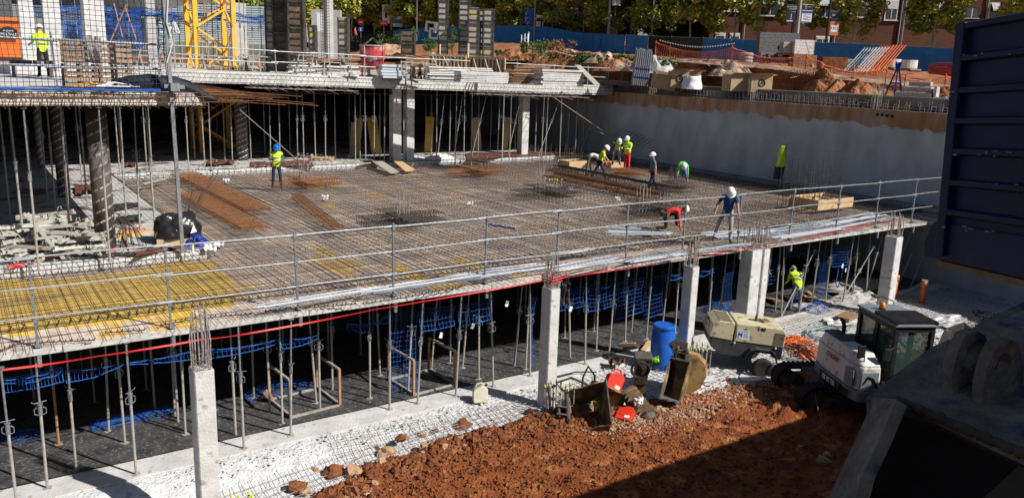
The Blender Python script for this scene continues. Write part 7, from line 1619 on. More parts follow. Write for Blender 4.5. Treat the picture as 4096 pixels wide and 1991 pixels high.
# local y+ = left of heading; camera side is -y or +y depending; ribs on both faces
sgn = -1 if (Matrix.Rotation(math.atan2(-.91, -.41), 3, 'Z') @ V((0, 1, 0))).dot(V((-6.6, -3.4, 0))) < 0 else 1
for k, z in enumerate((1.87, 1.62, 1.37, 1.13, .89, .64, .4)):
    mb = MB(); mb.prism([(0, -.035), (.055, -.02), (.055, .02), (0, .035)], (0.06, 3.8), Matrix(((0, 0, 1, 0), (sgn, 0, 0, -.06 + sgn * .02), (0, 1, 0, z), (0, 0, 0, 1)))); mb.build('rib', 'tipper_blue', tb)
mb = MB(); mb.box((.03, -.06, .97), (.1, .16, 1.86)); mb.build('end_post', 'tipper_blue', tb, bevel=.01)
mb = MB(); mb.prism([(-.1, .3), (3.8, .3), (3.8, .0), (-.18, .0), (-.2, .12)], (-.14, .1), Matrix(((1, 0, 0, 0), (0, 0, sgn, -.0), (0, 1, 0, 0), (0, 0, 0, 1)))); mb.build('bottom_rail', 'tipper_blue', tb)
mb = MB(); mb.box((1.9, -.06 - sgn * 1.1, .12), (3.8, 2.2, .06)); mb.box((1.9, -.06 - sgn * 2.2, .97), (3.8, .05, 1.84)); mb.build('floor_pan', 'tipper_blue', tb)
mb = MB(); mb.box((1.2, sgn * .02, -.04), (2.5, .12, .05)); mb.build('timber_strip', 'wood_brown', tb)
mb = MB(); rn = random.Random(6)
for k in range(26): z = rn.choice((1.87, 1.62, 1.37, 1.13, .89, .64, .3, .28)); mb.box((rn.uniform(.0, 1.2), -.06 + sgn * .08, z + rn.uniform(-.03, .03)), (rn.uniform(.01, .05), .003, rn.uniform(.004, .012)), rz=0)
mb.build('paint_chip', 'chipped', tb)
sc_ = thing('unseen_shade_cabin', 'unseen grey cabin added behind the photographer to shade the bucket', 'cabin', (7.2, -2.6, 6.88)); mb = MB(); mb.box((0, 0, 2.1), (8.4, 3.0, 4.1)); mb.build('wall', 'corrugated', sc_); mb = MB(); mb.box((0, 0, 4.2), (8.7, 3.3, .12)); mb.build('roof', 'exc_grey', sc_)  # added out of view so that its shadow dims the near bucket
mb = MB(); mb.box((1.5, 1.52, 1.05), (.9, .05, 2.05)); mb.build('door', 'exc_grey', sc_); mb = MB(); mb.box((-1.5, 1.52, 1.6), (1.2, .05, .9)); mb.build('window', 'black_metal', sc_)
# ================================================================ BEHIND THE WALL
def wpt(px, py, X): return on(px, py, 0, X)
def card_box(px, py, d, rz, w_, h_, l_, lb, logo=True, tilt=0):
    q = dep(px, py, d); q.z = 7.62; t = thing('cardboard_box', lb, 'cardboard box', q, R(rz), 'big cardboard boxes behind the wall'); t.rotation_euler = (R(tilt), R(tilt * .6), R(rz))
    for (c, dd, nm) in (((0, -l_ / 2, h_ / 2), (w_, .02, h_), 'side'), ((0, l_ / 2, h_ / 2), (w_, .02, h_), 'side'), ((-w_ / 2, 0, h_ / 2), (.02, l_, h_), 'side'), ((w_ / 2, 0, h_ / 2), (.02, l_, h_), 'side'), ((0, 0, .02), (w_, l_, .03), 'bottom')): mb = MB(); mb.box(c, dd); mb.build(nm, 'cardboard', t)
    mb = MB(); mb.add([(-w_ / 2, -l_ / 2, h_), (w_ / 2, -l_ / 2, h_), (w_ / 2 - .05, -l_ / 2 - .25, h_ + .12), (-w_ / 2 + .05, -l_ / 2 - .25, h_ + .1), (w_ / 2, l_ / 2, h_), (w_ / 2 + .3, l_ / 2 - .05, h_ + .1), (w_ / 2 + .3, -l_ / 2 + .05, h_ + .05), (w_ / 2, -l_ / 2, h_)], [(0, 1, 2, 3), (4, 5, 6, 7)]); mb.build('flap', 'cardboard', t)
    if logo:
        mb = MB(); mb.path([(.17 * math.cos(a), -l_ / 2 - .02, h_ * .55 + .17 * math.sin(a)) for a in [k * math.pi / 9 for k in range(18)]], .035, 4, closed=True)
        mb.prism([(-.09, -.08), (0, .1), (.09, -.08), (0, -.02)], .02, frame((0, -l_ / 2 - .015, h_ * .55), (1, 0, 0), (0, 0, 1))); mb.build('printed_logo', 'black_metal', t)
M('cardboard', (.4, .28, .16), (.47, .34, .2), rough=.85, scale=2)
card_box(2650, 325, 46.8, -30, 1.2, .8, 1.0, 'crushed leftmost cardboard box behind the wall', False, 14); card_box(2712, 327, 46.5, -35, 1.0, .95, 1.0, 'cardboard box with a round black emblem left of the white sack'); card_box(2765, 318, 47.4, -40, .95, .95, .9, 'cardboard box with an emblem half behind the white sack')
card_box(2948, 342, 43.4, -22, 1.25, .85, 1.0, 'wide dull cardboard box left of the bar stubs', False); card_box(3030, 348, 43, -28, 1.15, .85, 1.0, 'cardboard box with a dark emblem behind the bar stubs')
# white big bag
M('bag_white', (.62, .62, .68), (.75, .75, .8), rough=.6, scale=4, bump=.6, bscale=5, bdist=.06)
q = dep(2768, 332, 45.5); mb = MB()
def fn(u, v):
    a = u * 2 * math.pi; r_ = .55 * (1 - .25 * v) * (1 + .15 * nz(math.cos(a) * 2, math.sin(a) * 2, v * 3)); return (q.x + r_ * math.cos(a) * 1.15, q.y + r_ * math.sin(a), 7.6 + .72 * v * (1 + .2 * nz(math.cos(a), math.sin(a), 5)))
mb.sheet(fn, 28, 8); mb.add([(q.x + .3 * math.cos(a), q.y + .3 * math.sin(a), 8.05) for a in [k * math.pi / 6 for k in range(12)]], [tuple(range(12))]); o = mb.build('bulk_bag', 'bag_white', smooth=True); tag(o, 'white bulk bag slumped in front of the cardboard boxes', 'bulk bag')
# upright bundle of grey tubes
q = dep(2560, 300, 48); t = thing('tube_bundle', 'upright bundle of galvanised tubes strapped together', 'tube bundle', (q.x, q.y, 7.6), R(-30)); t.rotation_euler = (0, R(4), R(-30)); mb = MB()
for i in range(8):
    for j in range(4): mb.tube((-.42 + i * .12, -.2 + j * .13, .05), (-.42 + i * .12, -.2 + j * .13, 2.0 + .06 * ((i * 3 + j) % 4)), .045, 6)
mb.build('tube', 'galv', t); mb = MB()
for z in (.55, 1.05): mb.box((0, -.01, z), (1.08, .55, .04))
mb.build('strap', 'blue_hose', t)
felt(((2500, 300), (2590, 308), (2585, 290), (2510, 285)), 'white rags heaped beside the upright tubes', z=7.75, mname='bag_white', amp=.3, seed=3, name='rag_heap', cat='rags')
stack(2440, 296, 50, 3, 5.0, .8, .08, 'dark_steel', 'beam_stack', 'dark steel beams lying on the shelf by the end of the back slab', 'beams', 'beam', rz=-85, jit=.1, y_=7.6, group='beams on the shelf')
stack(2860, 325, 45, 2, 4.2, .5, .08, 'dark_steel', 'beam_stack', 'dark beams on the shelf between the box groups', 'beams', 'beam', rz=-84, jit=.05, y_=7.6, group='beams on the shelf')
stack(3370, 378, 39.8, 3, 3.6, .5, .05, 'galv', 'beam_stack', 'thin grey profiles on the shelf under the rusty bank', 'beams', 'beam', rz=-83, jit=.15, y_=7.6, group='beams on the shelf')
# rusty mesh pile
mb = MB(); rn = random.Random(3)
for k in range(9):
    A = dep(3100 + 15 * k, 330 - 8 * k, 44 - .2 * k); 
    for i in range(16): mb.path([(A.x - .5 + .1 * k, A.y - 1.4 + .2 * i, 7.7), (A.x - .3 + .1 * k, A.y - 1.4 + .2 * i, 8.5 + .05 * k)], .014, 3)
    for z in (7.75, 8.0, 8.25, 8.5): mb.path([(A.x - .45 + .1 * k, A.y - 1.5, z), (A.x - .45 + .1 * k, A.y + 1.7, z)], .014, 3)
tag(mb.build('mesh_pile', 'rebar_rust'), 'pile of rusty mesh leaning against the earth bank', 'mesh pile')
# blue stand with rag
q = wpt(3575, 400, 36.3); t = thing('trestle_post', 'blue steel A-shaped stand with a rag on top on the wall shelf', 'stand', (q.x, q.y, 7.58), R(-60)); M('steel_blue', (.02, .04, .2), (.03, .06, .26), rough=.5)
for a, b in (((-.45, 0, 0), (.0, 0, 1.55)), ((.35, 0, 0), (.02, 0, 1.55)), ((0, -.4, .0), (0, 0, 1.5)), ((-.2, 0, .75), (.17, 0, .75))): mb = MB(); mb.beam(a, b, .07, .07); mb.build('leg', 'steel_blue', t)
o = cloth('rag', None, None, 'blue_hose', (0, 0, 1.7), .3, .3, 3, parent=t)
for px in (3532, 3611): q = wpt(px, 395, 36.2); mb = MB(); mb.beam((q.x, q.y, 7.58), (q.x, q.y, 8.75), .035, .035); tag(mb.build('thin_post', 'dark_steel'), 'thin dark post %s of the blue stand' % ('left' if px < 3550 else 'right'), 'post', 'thin posts by the blue stand')
for (px, lb) in ((2612, 'bar stubs at the left by the crushed box'), (3014, 'rusty bar stubs on the wall in front of the emblem box'), (3512, 'pale bar stubs on the wall left of the blue stand')):
    q = wpt(px, 350, 34.55); starter((34.55, q.y, 7.17), .3, 1.05, lb, n=3, mname='rebar_grey', group='bar stubs on the wall')
# wrapped pallet with kerbs
q = dep(3665, 400, 36.5); t = thing('wrapped_pallet', 'pallet of kerb stones wrapped in torn clear film', 'pallet load', (q.x, q.y, 7.6), R(-70)); mb = MB(); mb.box((0, 0, .07), (1.7, 1.0, .14)); mb.build('pallet_base', 'wood_brown', t)
for k in range(3): mb = MB(); mb.box((-.1 + .1 * k, 0, .28 + k * .23), (1.5 - .3 * k, .8 - .12 * k, .2)); mb.build('stone_row', 'concrete_mid', t, bevel=.03)
mb = MB(); mb.box((.78, 0, .4), (.1, .8, .5)); mb.build('film', 'film_clear', t)
heap(tuple(dep(3780, 415, 35.5))[:2] + (7.58,), .5, 1.1, .3, 'heap of broken grey kerbs right of the wrapped pallet', 'concrete_mid', seed=9, n=22)
# concrete block pallets and wrapped cubes up at the fence
def block_pallet(px, py, d, rows_, lb, mn='concrete_mid', w_=1.2, film_=False, th=.19):
    q = dep(px, py, d); t = thing('block_pallet', lb, 'block pallet', q, R(-35), 'pallets of blocks by the site fence'); mb = MB(); mb.box((0, 0, .07), (w_, 1.0, .13)); mb.build('pallet_base', 'wood_brown', t)
    for k in range(rows_): mb = MB(); mb.box((.01 * math.sin(k * 3), 0, .14 + th / 2 + k * (th + .012)), (w_, 1.0, th)); mb.build('block_row', mn, t)
    if film_: mb = MB(); mb.box((w_ / 2 + .01, 0, .14 + rows_ * th / 2), (.02, 1.02, rows_ * th)); mb.build('film', 'film_clear', t)
M('block_grey', (.1, .105, .11), (.2, .2, .2), rough=.8, scale=6)
block_pallet(3075, 222, 64, 5, 'lower left pallet of grey blocks by the fence', 'block_grey', 1.9); block_pallet(3078, 180, 64.5, 4, 'upper left pallet of grey blocks', 'block_grey', 1.9); block_pallet(3138, 222, 64, 5, 'lower right pallet of grey blocks', 'block_grey', 1.9); block_pallet(3140, 182, 64.5, 4, 'upper right pallet of grey blocks', 'block_grey', 1.9)
block_pallet(3160, 222, 60.5, 4, 'pallet of blocks wrapped in pale film', 'concrete_mid', 1.4, True); block_pallet(3205, 225, 60, 5, 'tall white wrapped pallet beside the leaning timber', 'white_paint', 1.4, True); block_pallet(3205, 278, 55, 4, 'red brown wrapped pallet behind the orange net', 'wood_brown', 1.5, True)
block_pallet(3325, 284, 52, 7, 'pallet of thin brown tiles behind the orange net', 'rock_red', 1.6, False, .09); block_pallet(3380, 284, 52.6, 6, 'pallet of pale tiles beside the brown ones', 'concrete_mid', 1.2, False, .09)
for k, (px, lb) in enumerate(((3055, 'left hollow block under the grey pallets'), (3085, 'right hollow block under the grey pallets'))): culvert(px, 250, 62, (0, 0, R(-35)), lb, .75)
q = dep(3150, 236, 60); mb = MB(); mb.tube(dep(3160, 245, 60), dep(3120, 190, 62), .25, 10, .22); tag(mb.build('tarp_bundle', 'tarp'), 'dark rolled tarpaulin leaning on the block pallets', 'tarpaulin')
mb = MB(); mb.beam(dep(3225, 165, 58), dep(3254, 272, 54), .12, .08); tag(mb.build('leaning_timber', 'wood_grey'), 'long timber leaning on the white wrapped pallet', 'timber')
for k, (px, py, lb) in enumerate(((3010, 258, 'dark tyre by the fence, left one'), (3040, 250, 'dark tyre by the fence, right one'), (2985, 242, 'pile of worn grey rings by the fence'))):
    q = dep(px, py - 12, 62); mb = MB()
    for j in range(3 if k == 2 else 1): mb.path([(q.x + .4 * math.cos(a), q.y + .4 * math.sin(a), q.z + .25 * j - .3) for a in [i * math.pi / 8 for i in range(16)]], .14, 7, closed=True)
    tag(mb.build('tyre', 'black_rubber' if k < 2 else 'concrete_mid', smooth=True), lb, 'tyre')
# barriers leaning
M('barrier_orange', (.62, .14, .03), rough=.5); M('barrier_grey', (.35, .42, .45), rough=.5)
for k in range(10):
    mn = 'barrier_grey' if k < 5 else 'barrier_orange'; px0 = 3440 + k * 12 + (8 if k > 4 else 0); px1 = px0 + 85; A = dep(px0 - 25, 290, 50.5 + .12 * k); B = dep(px1 - 18, 182 + (8 if k < 5 else 0), 51.5 + .12 * k)
    t = thing('crowd_barrier', ORD[k % 5] + (' grey' if k < 5 else ' orange') + ' barrier from the left in the leaning row by the fence', 'barrier', A, 0, ('grey' if k < 5 else 'orange') + ' barriers leaning by the fence'); B = B - A; s_ = V((.18, .9, 0))
    mb = MB(); mb.path([V((0, 0, 0)), B, B + s_, s_], .035, 5, closed=True); mb.build('frame', mn, t); mb = MB()
    for j in range(1, 6): mb.tube(B * (j / 6), B * (j / 6) + s_, .018, 4)
    mb.build('bar', mn, t)
mb = MB()
for k in range(6): A = dep(3420 + 22 * k, 298, 50); mb.tube(A, dep(3385 + 26 * k + 30, 262, 50.6), .03, 5)
tag(mb.build('barrier_feet', 'barrier_orange'), 'splayed orange barrier feet at the base of the leaning row', 'barrier feet')
# manhole rings
for (px, py, lb) in ((3560, 262, 'left pale concrete ring on its pallet'), (3626, 266, 'right pale concrete ring on its pallet')):
    q = dep(px, py + 16, 54); t = thing('manhole_ring', lb, 'concrete ring', q, 0, 'concrete rings by the fence'); mb = MB(); mb.lathe([(.62, .12), (.62, .66), (.5, .66), (.5, .12)], 24); mb.build('ring', 'concrete_light', t, smooth=False); mb = MB(); mb.box((0, 0, .05), (1.3, 1.3, .1)); mb.build('pallet_base', 'wood_brown', t)
# red corrugated hose coil
M('hose_red', (.3, .05, .06), (.4, .08, .09), rough=.5)
q = dep(3800, 305, 47); mb = MB(); P = []
for k in range(60): a = k * .28; P.append((q.x + (1.3 - .004 * k) * math.cos(a) * .55 + .3, q.y + 1.35 * math.sin(a), q.z + .05 + .006 * k + .25 * max(0, math.sin(a * .5))))
mb.path(P, .13, 8); tag(mb.build('pipe_coil', 'hose_red', smooth=True), 'coil of thick dark red corrugated pipe by the blue fence', 'pipe coil')
# orange net fence along the crest
def crest_pt(px, dz=0.0):
    for i in range(len(cols) - 1):
        if cols[i] <= px <= cols[i + 1]:
            t_ = (px - cols[i]) / (cols[i + 1] - cols[i]); a = dep(cols[i], *crest[cols[i]]); b = dep(cols[i + 1], *crest[cols[i + 1]]); p = a.lerp(b, t_); return p + V((0, 0, dz))
M('net_orange', (.72, .13, .05), (.78, .2, .1), rough=.7)
t = thing('orange_net_fence', 'sagging orange plastic net fence along the top of the earth bank', 'net fence', crest_pt(3000)); O_ = V(t.location)
posts = [2600, 2905, 3200, 3520, 3760, 3990]; tops = {2600: .95, 2905: .9, 3200: .75, 3520: .55, 3760: .5, 3990: .5}
mb = MB(); NU, NV = 210, 8
def nf(u, v):
    px = 2600 + 1390 * u
    for a, b in zip(posts, posts[1:]):
        if a <= px <= b: k = (px - a) / (b - a); h = tops[a] * (1 - k) + tops[b] * k - .42 * math.sin(k * math.pi) ** .8; break
    q = crest_pt(px); return q + V((.5 + .12 * nz(px * .02, v * 2), .3 * nz(px * .03, 0, 3), .02 + h * v)) - O_
for i in range(NU + 1): mb.path([nf(i / NU, j / 4) for j in range(5)], .009, 3, caps=False)
for j in range(NV + 1): mb.path([nf(i / 90, j / NV) for i in range(91)], .008 if j < NV else .025, 3, caps=False)
tag(mb.build('netting', 'net_orange', t), None); 
for px in posts[:-1]: q = nf((px - 2600) / 1390, 0); mb = MB(); mb.tube(q + V((0, 0, -.2)), q + V((0, 0, tops[px] + .1)), .025, 5); mb.build('post', 'net_orange', t)
M('net_pale', (.6, .36, .26), (.68, .45, .35), rough=.8)
# trodden net strip at the bank's rim
mb = MB()
for j in range(5): mb.path([crest_pt(2640 + 1350 * i / 80) + V((-.25 - .12 * j, .1 * nz(i * .2, j), .06 + .06 * nz(i * .5, j, 2) - .05 * j)) for i in range(81)], .018, 3, caps=False)
for i in range(260): q = crest_pt(2640 + 1350 * i / 260); mb.path([q + V((-.2, 0, .06)), q + V((-.7, .05, -.12))], .01, 3, caps=False)
tag(mb.build('fallen_net', 'net_pale'), 'fallen pale orange net trodden along the rim of the bank', 'net')
heap_net(crest_pt(2550, -.4), 1.2, 2.4, .5, 'orange net slipping down the bank left of the upright tubes', 41, 'net_orange', 70, r=.02)
mb = MB(); 
for i in range(60):
    a = crest_pt(2610 + i * 5, 1.12 - .3 * math.sin(i / 60 * math.pi)) + V((.45, 0, 0)); b = crest_pt(2610 + i * 5 + 5, 1.12 - .3 * math.sin((i + 1) / 60 * math.pi)) + V((.45, 0, 0))
    if i % 2: mb.beam(a, b, .02, .07)
tag(mb.build('barrier_tape', 'white_paint'), 'white dashes of barrier tape along the sagging orange net', 'tape')

# ---- site fence
M('screen_blue', (.02, .15, .42), (.04, .22, .55), rough=.7, scale=1.2, bump=.3, bscale=2); M('screen_green', (.02, .04, .03), (.04, .06, .045), rough=.8, scale=2); M('screen_black', (.018, .017, .018), (.035, .032, .032), rough=.8, scale=2)
def fpt(px):
    for i in range(len(cols) - 1):
        if cols[i] <= px <= cols[i + 1]: t_ = (px - cols[i]) / (cols[i + 1] - cols[i]); return dep(cols[i], *fence[cols[i]]).lerp(dep(cols[i + 1], *fence[cols[i + 1]]), t_)
def fence_panel(pa, pb, mn, lb, h=2.0):
    A, B = fpt(pa), fpt(pb); L_ = (B - A).length; t = thing('fence_panel', lb, 'site fence', A, math.atan2(B.y - A.y, B.x - A.x), 'site fence panels'); dz = B.z - A.z
    def fn(u, v): return (u * L_, .06 * nz(u * 5, v * 2, pa) + .05 * math.sin(u * 17), dz * u + v * h - .05 * math.sin(u * math.pi) * v)
    mb = MB(); mb.sheet(fn, 22, 6); mb.build('screen', mn, t, smooth=True); mb = MB(); mb.tube((0, .08, 0), (0, .08, h + .08), .03, 6); mb.build('post', 'galv', t)
    mb = MB(); mb.tube((0, .09, h - .02), (L_, .09, h + dz - .02), .02, 5); mb.build('top_rail', 'galv', t); mb = MB(); mb.box((0, .05, .06), (.6, .25, .13)); mb.build('foot_block', 'concrete_mid', t)
tab = [(1350, 'g'), (1445, 'g'), (1575, 'b'), (1705, 'b'), (1840, 'b'), (1985, 'b'), (2110, 'b'), (2190, 'b'), (2262, 'b'), (2330, 'b'), (2405, 'b'), (2498, 'b'), (2592, 'k'), (2680, 'g'), (2806, 'b'), (2920, 'b'), (3045, 'b'), (3210, 'b'), (3395, 'b'), (3585, 'b'), (3808, 'b'), (4060, 'b'), (4400, 'b')]
nm_ = {'g': ('screen_green', 'dark green'), 'b': ('screen_blue', 'blue'), 'k': ('screen_black', 'black')}
desc = {1350: 'left of the red sign', 1445: 'beside the red sign', 1575: 'with bushes before it near the crane side', 1705: 'behind the hollow concrete boxes', 1840: 'seen between the grey steel shutters', 1985: 'right of the grey steel shutters', 2110: 'behind the white posts', 2190: 'above the bush on the bank', 2262: 'above the rusty weeds', 2330: 'left of the tall lamp post base', 2405: 'right of the tall lamp post base', 2498: 'left of the upright tubes', 2592: 'behind the upright tubes', 2680: 'above the cardboard boxes', 2806: 'with a dark patch right of the green one', 2920: 'left of the stacked block pallets', 3045: 'behind the block pallets', 3210: 'behind the leaning timber', 3395: 'behind the leaning barriers', 3585: 'behind the concrete rings', 3808: 'at the red pipe coil', 4060: 'hidden behind the tipper body'}
for (a, m_), (b, _) in zip(tab, tab[1:]): fence_panel(a, b, nm_[m_][0], nm_[m_][1] + ' screened site fence panel ' + desc[a])
# ---- bushes and weeds on the bank
M('leaf_bush', (.03, .085, .015), (.08, .17, .03), rough=.6, scale=3); M('leaf_yellow', (.24, .3, .04), (.5, .48, .08), rough=.6, scale=1.2, c3=(.46, .33, .06), s3=2.5, t3=.62); M('leaf_green', (.15, .23, .03), (.34, .38, .06), rough=.6, scale=1.2, c3=(.4, .36, .06), s3=1.8, t3=.6); M('leaf_dark', (.025, .05, .018), (.06, .1, .03), rough=.6, scale=2); M('bark', (.3, .28, .22), (.42, .4, .33), rough=.9, scale=3, bump=.4); M('dry_weed', (.16, .08, .035), (.26, .15, .07), rough=.9, scale=4)
def leaf_cloud(mb, rn, pts, n, s0, s1):
    for k in range(n):
        c, r_ = rn.choice(pts); d = V((rn.gauss(0, 1), rn.gauss(0, 1), rn.gauss(0, 1))); d = d.normalized() * r_ * (rn.random() ** .5); p = c + d; s_ = rn.uniform(s0, s1)
        a = V((rn.uniform(-1, 1), rn.uniform(-1, 1), rn.uniform(-.6, .6))).normalized() * s_; b = a.cross(V((rn.uniform(-1, 1), rn.uniform(-1, 1), rn.uniform(-1, 1)))).normalized() * s_ * .75
        mb.add([p - a, p - b * .8 + a * .1, p + a, p + b * .8 + a * .1], [(0, 1, 2, 3)])
def bush(p, r_, h_, lb, mn='leaf_bush', n=420, seed=0, s_=(.05, .12)):
    t = thing('bush', lb, 'bush', p, 0, 'bushes on the earth bank'); rn = random.Random(seed); mb = MB(); pts = [(V((rn.uniform(-r_, r_) * .7, rn.uniform(-r_, r_) * .7, rn.uniform(.15, .9) * h_)), r_ * rn.uniform(.25, .55)) for _ in range(9)]
    leaf_cloud(mb, rn, pts, n, *s_); mb.build('foliage', mn, t); mb = MB()
    for c, _ in pts[:6]: mb.path([(0, 0, -.2), c * .5 + V((0, 0, .05)), c], [.03, .02, .01], 4)
    mb.build('stem', 'wood_brown', t)
for k, (px, py, d, r_, h_, mn, lb) in enumerate(((2150, 240, 62, 1.0, 2.0, 'leaf_bush', 'tall green bush on the bank above the last plank stack'), (2100, 200, 66, .5, .8, 'leaf_bush', 'small green bush left of the tall one'), (2315, 235, 58, .5, .5, 'leaf_bush', 'low green bush left of the white rag on the bank'), (2345, 235, 58, .45, .6, 'leaf_bush', 'low green bush right of the white rag on the bank'), (2245, 232, 60, .9, .8, 'dry_weed', 'dry grass tuft in the middle of the bank'), (2240, 195, 70, 1.4, .8, 'dry_weed', 'rust coloured weeds below the blue fence'), (2180, 190, 70, 1.2, .7, 'dry_weed', 'rust coloured weeds left part below the blue fence'),
    (1580, 170, 85, 1.0, 1.1, 'leaf_bush', 'green bush in front of the blue fence panel'), (1650, 155, 85, .7, 1.5, 'leaf_bush', 'green bush left of the hollow concrete boxes'), (1525, 165, 88, .5, 1.0, 'leaf_bush', 'small bush behind the red concrete bucket'), (1725, 190, 75, .9, 1.0, 'leaf_bush', 'low bush at the foot of the tallest grey shutter'), (1810, 200, 66, .6, 2.6, 'leaf_bush', 'tall green bush between the grey steel shutters'), (2410, 240, 54, .4, .5, 'leaf_bush', 'little weed near the right end of the bank'), (2500, 236, 52, .5, .4, 'leaf_bush', 'little weed left of the upright tubes'), (2660, 250, 49, .8, .4, 'leaf_bush', 'grass tuft above the crushed box'), (2840, 250, 48, .4, .3, 'dry_weed', 'dry tuft on the bank rim'), (2000, 215, 66, .4, .5, 'leaf_bush', 'small weed right of the grey steel shutters'))):
    q = dep(px, py, d); bush(V((q.x, q.y, q.z - .25)), r_, h_, lb, mn, int(420 * r_ + 120), k + 50)
mb = MB()
for (px, py, h) in ((2110, 195, 1.2), (2098, 190, 1.1), (2113, 188, 1.2), (2085, 185, .9)): q = dep(px, py, 68); mb.tube(q, q + V((0, 0, h)), .05, 5)
q = dep(2085, 160, 68); mb.tube(q, dep(2113, 150, 68), .04, 5); tag(mb.build('white_posts', 'white_paint'), 'small white timber frame on top of the bank', 'timber frame')
mb = MB(); mb.beam(dep(2215, 205, 60), dep(2290, 225, 58), .15, .05); tag(mb.build('loose_plank', 'ply'), 'plank lying on the bank among the weeds', 'plank'); mb = MB(); mb.beam(dep(2265, 200, 62), dep(2300, 208, 61), .2, .05); mb.beam(dep(2262, 203, 62), dep(2290, 200, 61), .15, .05); tag(mb.build('loose_plank', 'white_paint'), 'white boards lying below the blue fence', 'plank')
rn = random.Random(77)
for k, (px, py, d, rx, h, mn, lb) in enumerate(((2420, 232, 56, 1.6, .5, 'gravel', 'pale gravel spill on the bank right of the low bushes'), (2560, 262, 50, 1.2, .6, 'gravel', 'grey gravel pile beside the upright tubes'), (2625, 268, 49, 1.3, .7, 'concrete_mid', 'grey rubble on the bank above the crushed box'), (2925, 280, 46.5, 1.4, .6, 'gravel', 'pale rubble running down the bank right of the white sack'), (2470, 262, 52, 1.8, .7, 'soil_bank', 'orange soil mound above the dark steel beams'), (3290, 345, 42.5, 1.4, .9, 'soil_bank', 'brown soil lump behind the thin grey profiles'), (3430, 365, 40.5, 1.2, .7, 'soil_bank', 'soil lump left of the blue stand'), (3800, 385, 38.5, 1.6, .6, 'soil_bank', 'soil mound above the broken kerbs'), (1330, 215, 75, 2.2, .9, 'soil_bank', 'orange soil mound behind the steel shutters'), (1560, 205, 74, 2.4, .9, 'rock_pale', 'pale earth mound behind the red bucket'), (2050, 225, 64, 1.6, .7, 'soil_bank', 'orange soil mound right of the steel shutters'))):
    q = dep(px, py, d); heap((q.x, q.y, q.z - .35), rx * .8, rx * 1.1, h + .3, lb, mn, seed=k + 60, name='soil_mound', n=20)
for k in range(26):
    px = rn.choice((rn.uniform(1450, 1640), rn.uniform(2380, 2520), rn.uniform(2600, 3000), rn.uniform(3230, 3500))); c0 = crest_pt(max(2340, px)) if px > 2340 else dep(px, 205, 72)
    a = c0 + V((rn.uniform(-2.2, .2), rn.uniform(-.5, .5), rn.uniform(-.5, .05))); b = a + V((rn.uniform(-.8, .8), rn.uniform(-1, 1), rn.uniform(-.15, .2))); mb = MB(); mb.beam(a, b, rn.uniform(.06, .16), .04); tag(mb.build('timber_scrap', rn.choice(('wood_grey', 'ply', 'wood_brown', 'galv'))), 'timber or metal scrap lying on the earth bank behind the wall', 'scrap', 'scraps on the earth bank')
# ---- street furniture
M('pole_grey', (.3, .31, .3), (.38, .39, .38), rough=.5); M('pole_dark', (.02, .022, .025), rough=.5)
def lamp(px, pyb, d, r_, h_, lb, banners=(), arm=None, mn='pole_grey', lean=0):
    q = dep(px, pyb, d); t = thing('street_lamp', lb, 'street lamp', q, 0, 'street lamps and poles'); mb = MB(); mb.tube((0, 0, 0), (lean, 0, h_), r_, 8, r_ * .7); mb.build('pole', mn, t); rt = V((right.x, right.y, 0)).normalized()
    for (sd, z0, z1, w_, mb_n, txts) in banners:
        c = rt * sd * (w_ / 2 + r_ + .08); fr = frame(c + V((0, 0, (z0 + z1) / 2)), rt, (0, 0, 1)); hh = z1 - z0
        mb = MB(); mb.prism([(-w_ / 2, -hh / 2), (w_ / 2, -hh / 2), (w_ / 2, hh / 2), (-w_ / 2, hh / 2)], .03, fr); bo = mb.build('banner', mb_n, t)
        for (tx, ty, sz, s_, mm) in txts:
            if s_ == '#': m2 = MB(); m2.prism([(tx - sz[0] / 2, ty - sz[1] / 2), (tx + sz[0] / 2, ty - sz[1] / 2), (tx + sz[0] / 2, ty + sz[1] / 2), (tx - sz[0] / 2, ty + sz[1] / 2)], (.031, .034), fr); m2.build('banner_block', mm, bo)
            else: text_mesh(s_, sz, 'banner_text', mm, bo, fr @ Matrix.Translation((tx, ty, .038)), depth=.002)
        mb = MB(); 
        for z in (z0, z1): mb.tube((0, 0, z), tuple(rt * sd * (w_ + r_ + .1) + V((0, 0, z))), .02, 4)
        mb.build('banner_arm', 'galv', t)
    if arm:
        mb = MB(); e = rt * arm[0]; P = [(0, 0, arm[2])] + [tuple(e * u + V((0, 0, arm[2] + arm[1] * math.sin(u * math.pi / 2)))) for u in (.3, .6, .85, 1)]; mb.path(P, .045, 6); mb.build('arm', mn, t)
        mb = MB(); c = e + V((0, 0, arm[2] + arm[1])); mb.sphere(c, .22, 10, 6, (2, 1, .5)); mb.build('lamp_head', mn, t)
WB, BK, BL = 'white_plastic', 'black_metal', 'sticker_blue'
M('banner_white', (.72, .74, .76), rough=.6); M('banner_black', (.02, .022, .035), rough=.6); M('banner_blue', (.02, .08, .4), rough=.6); M('banner_orange', (.6, .2, .08), rough=.6)
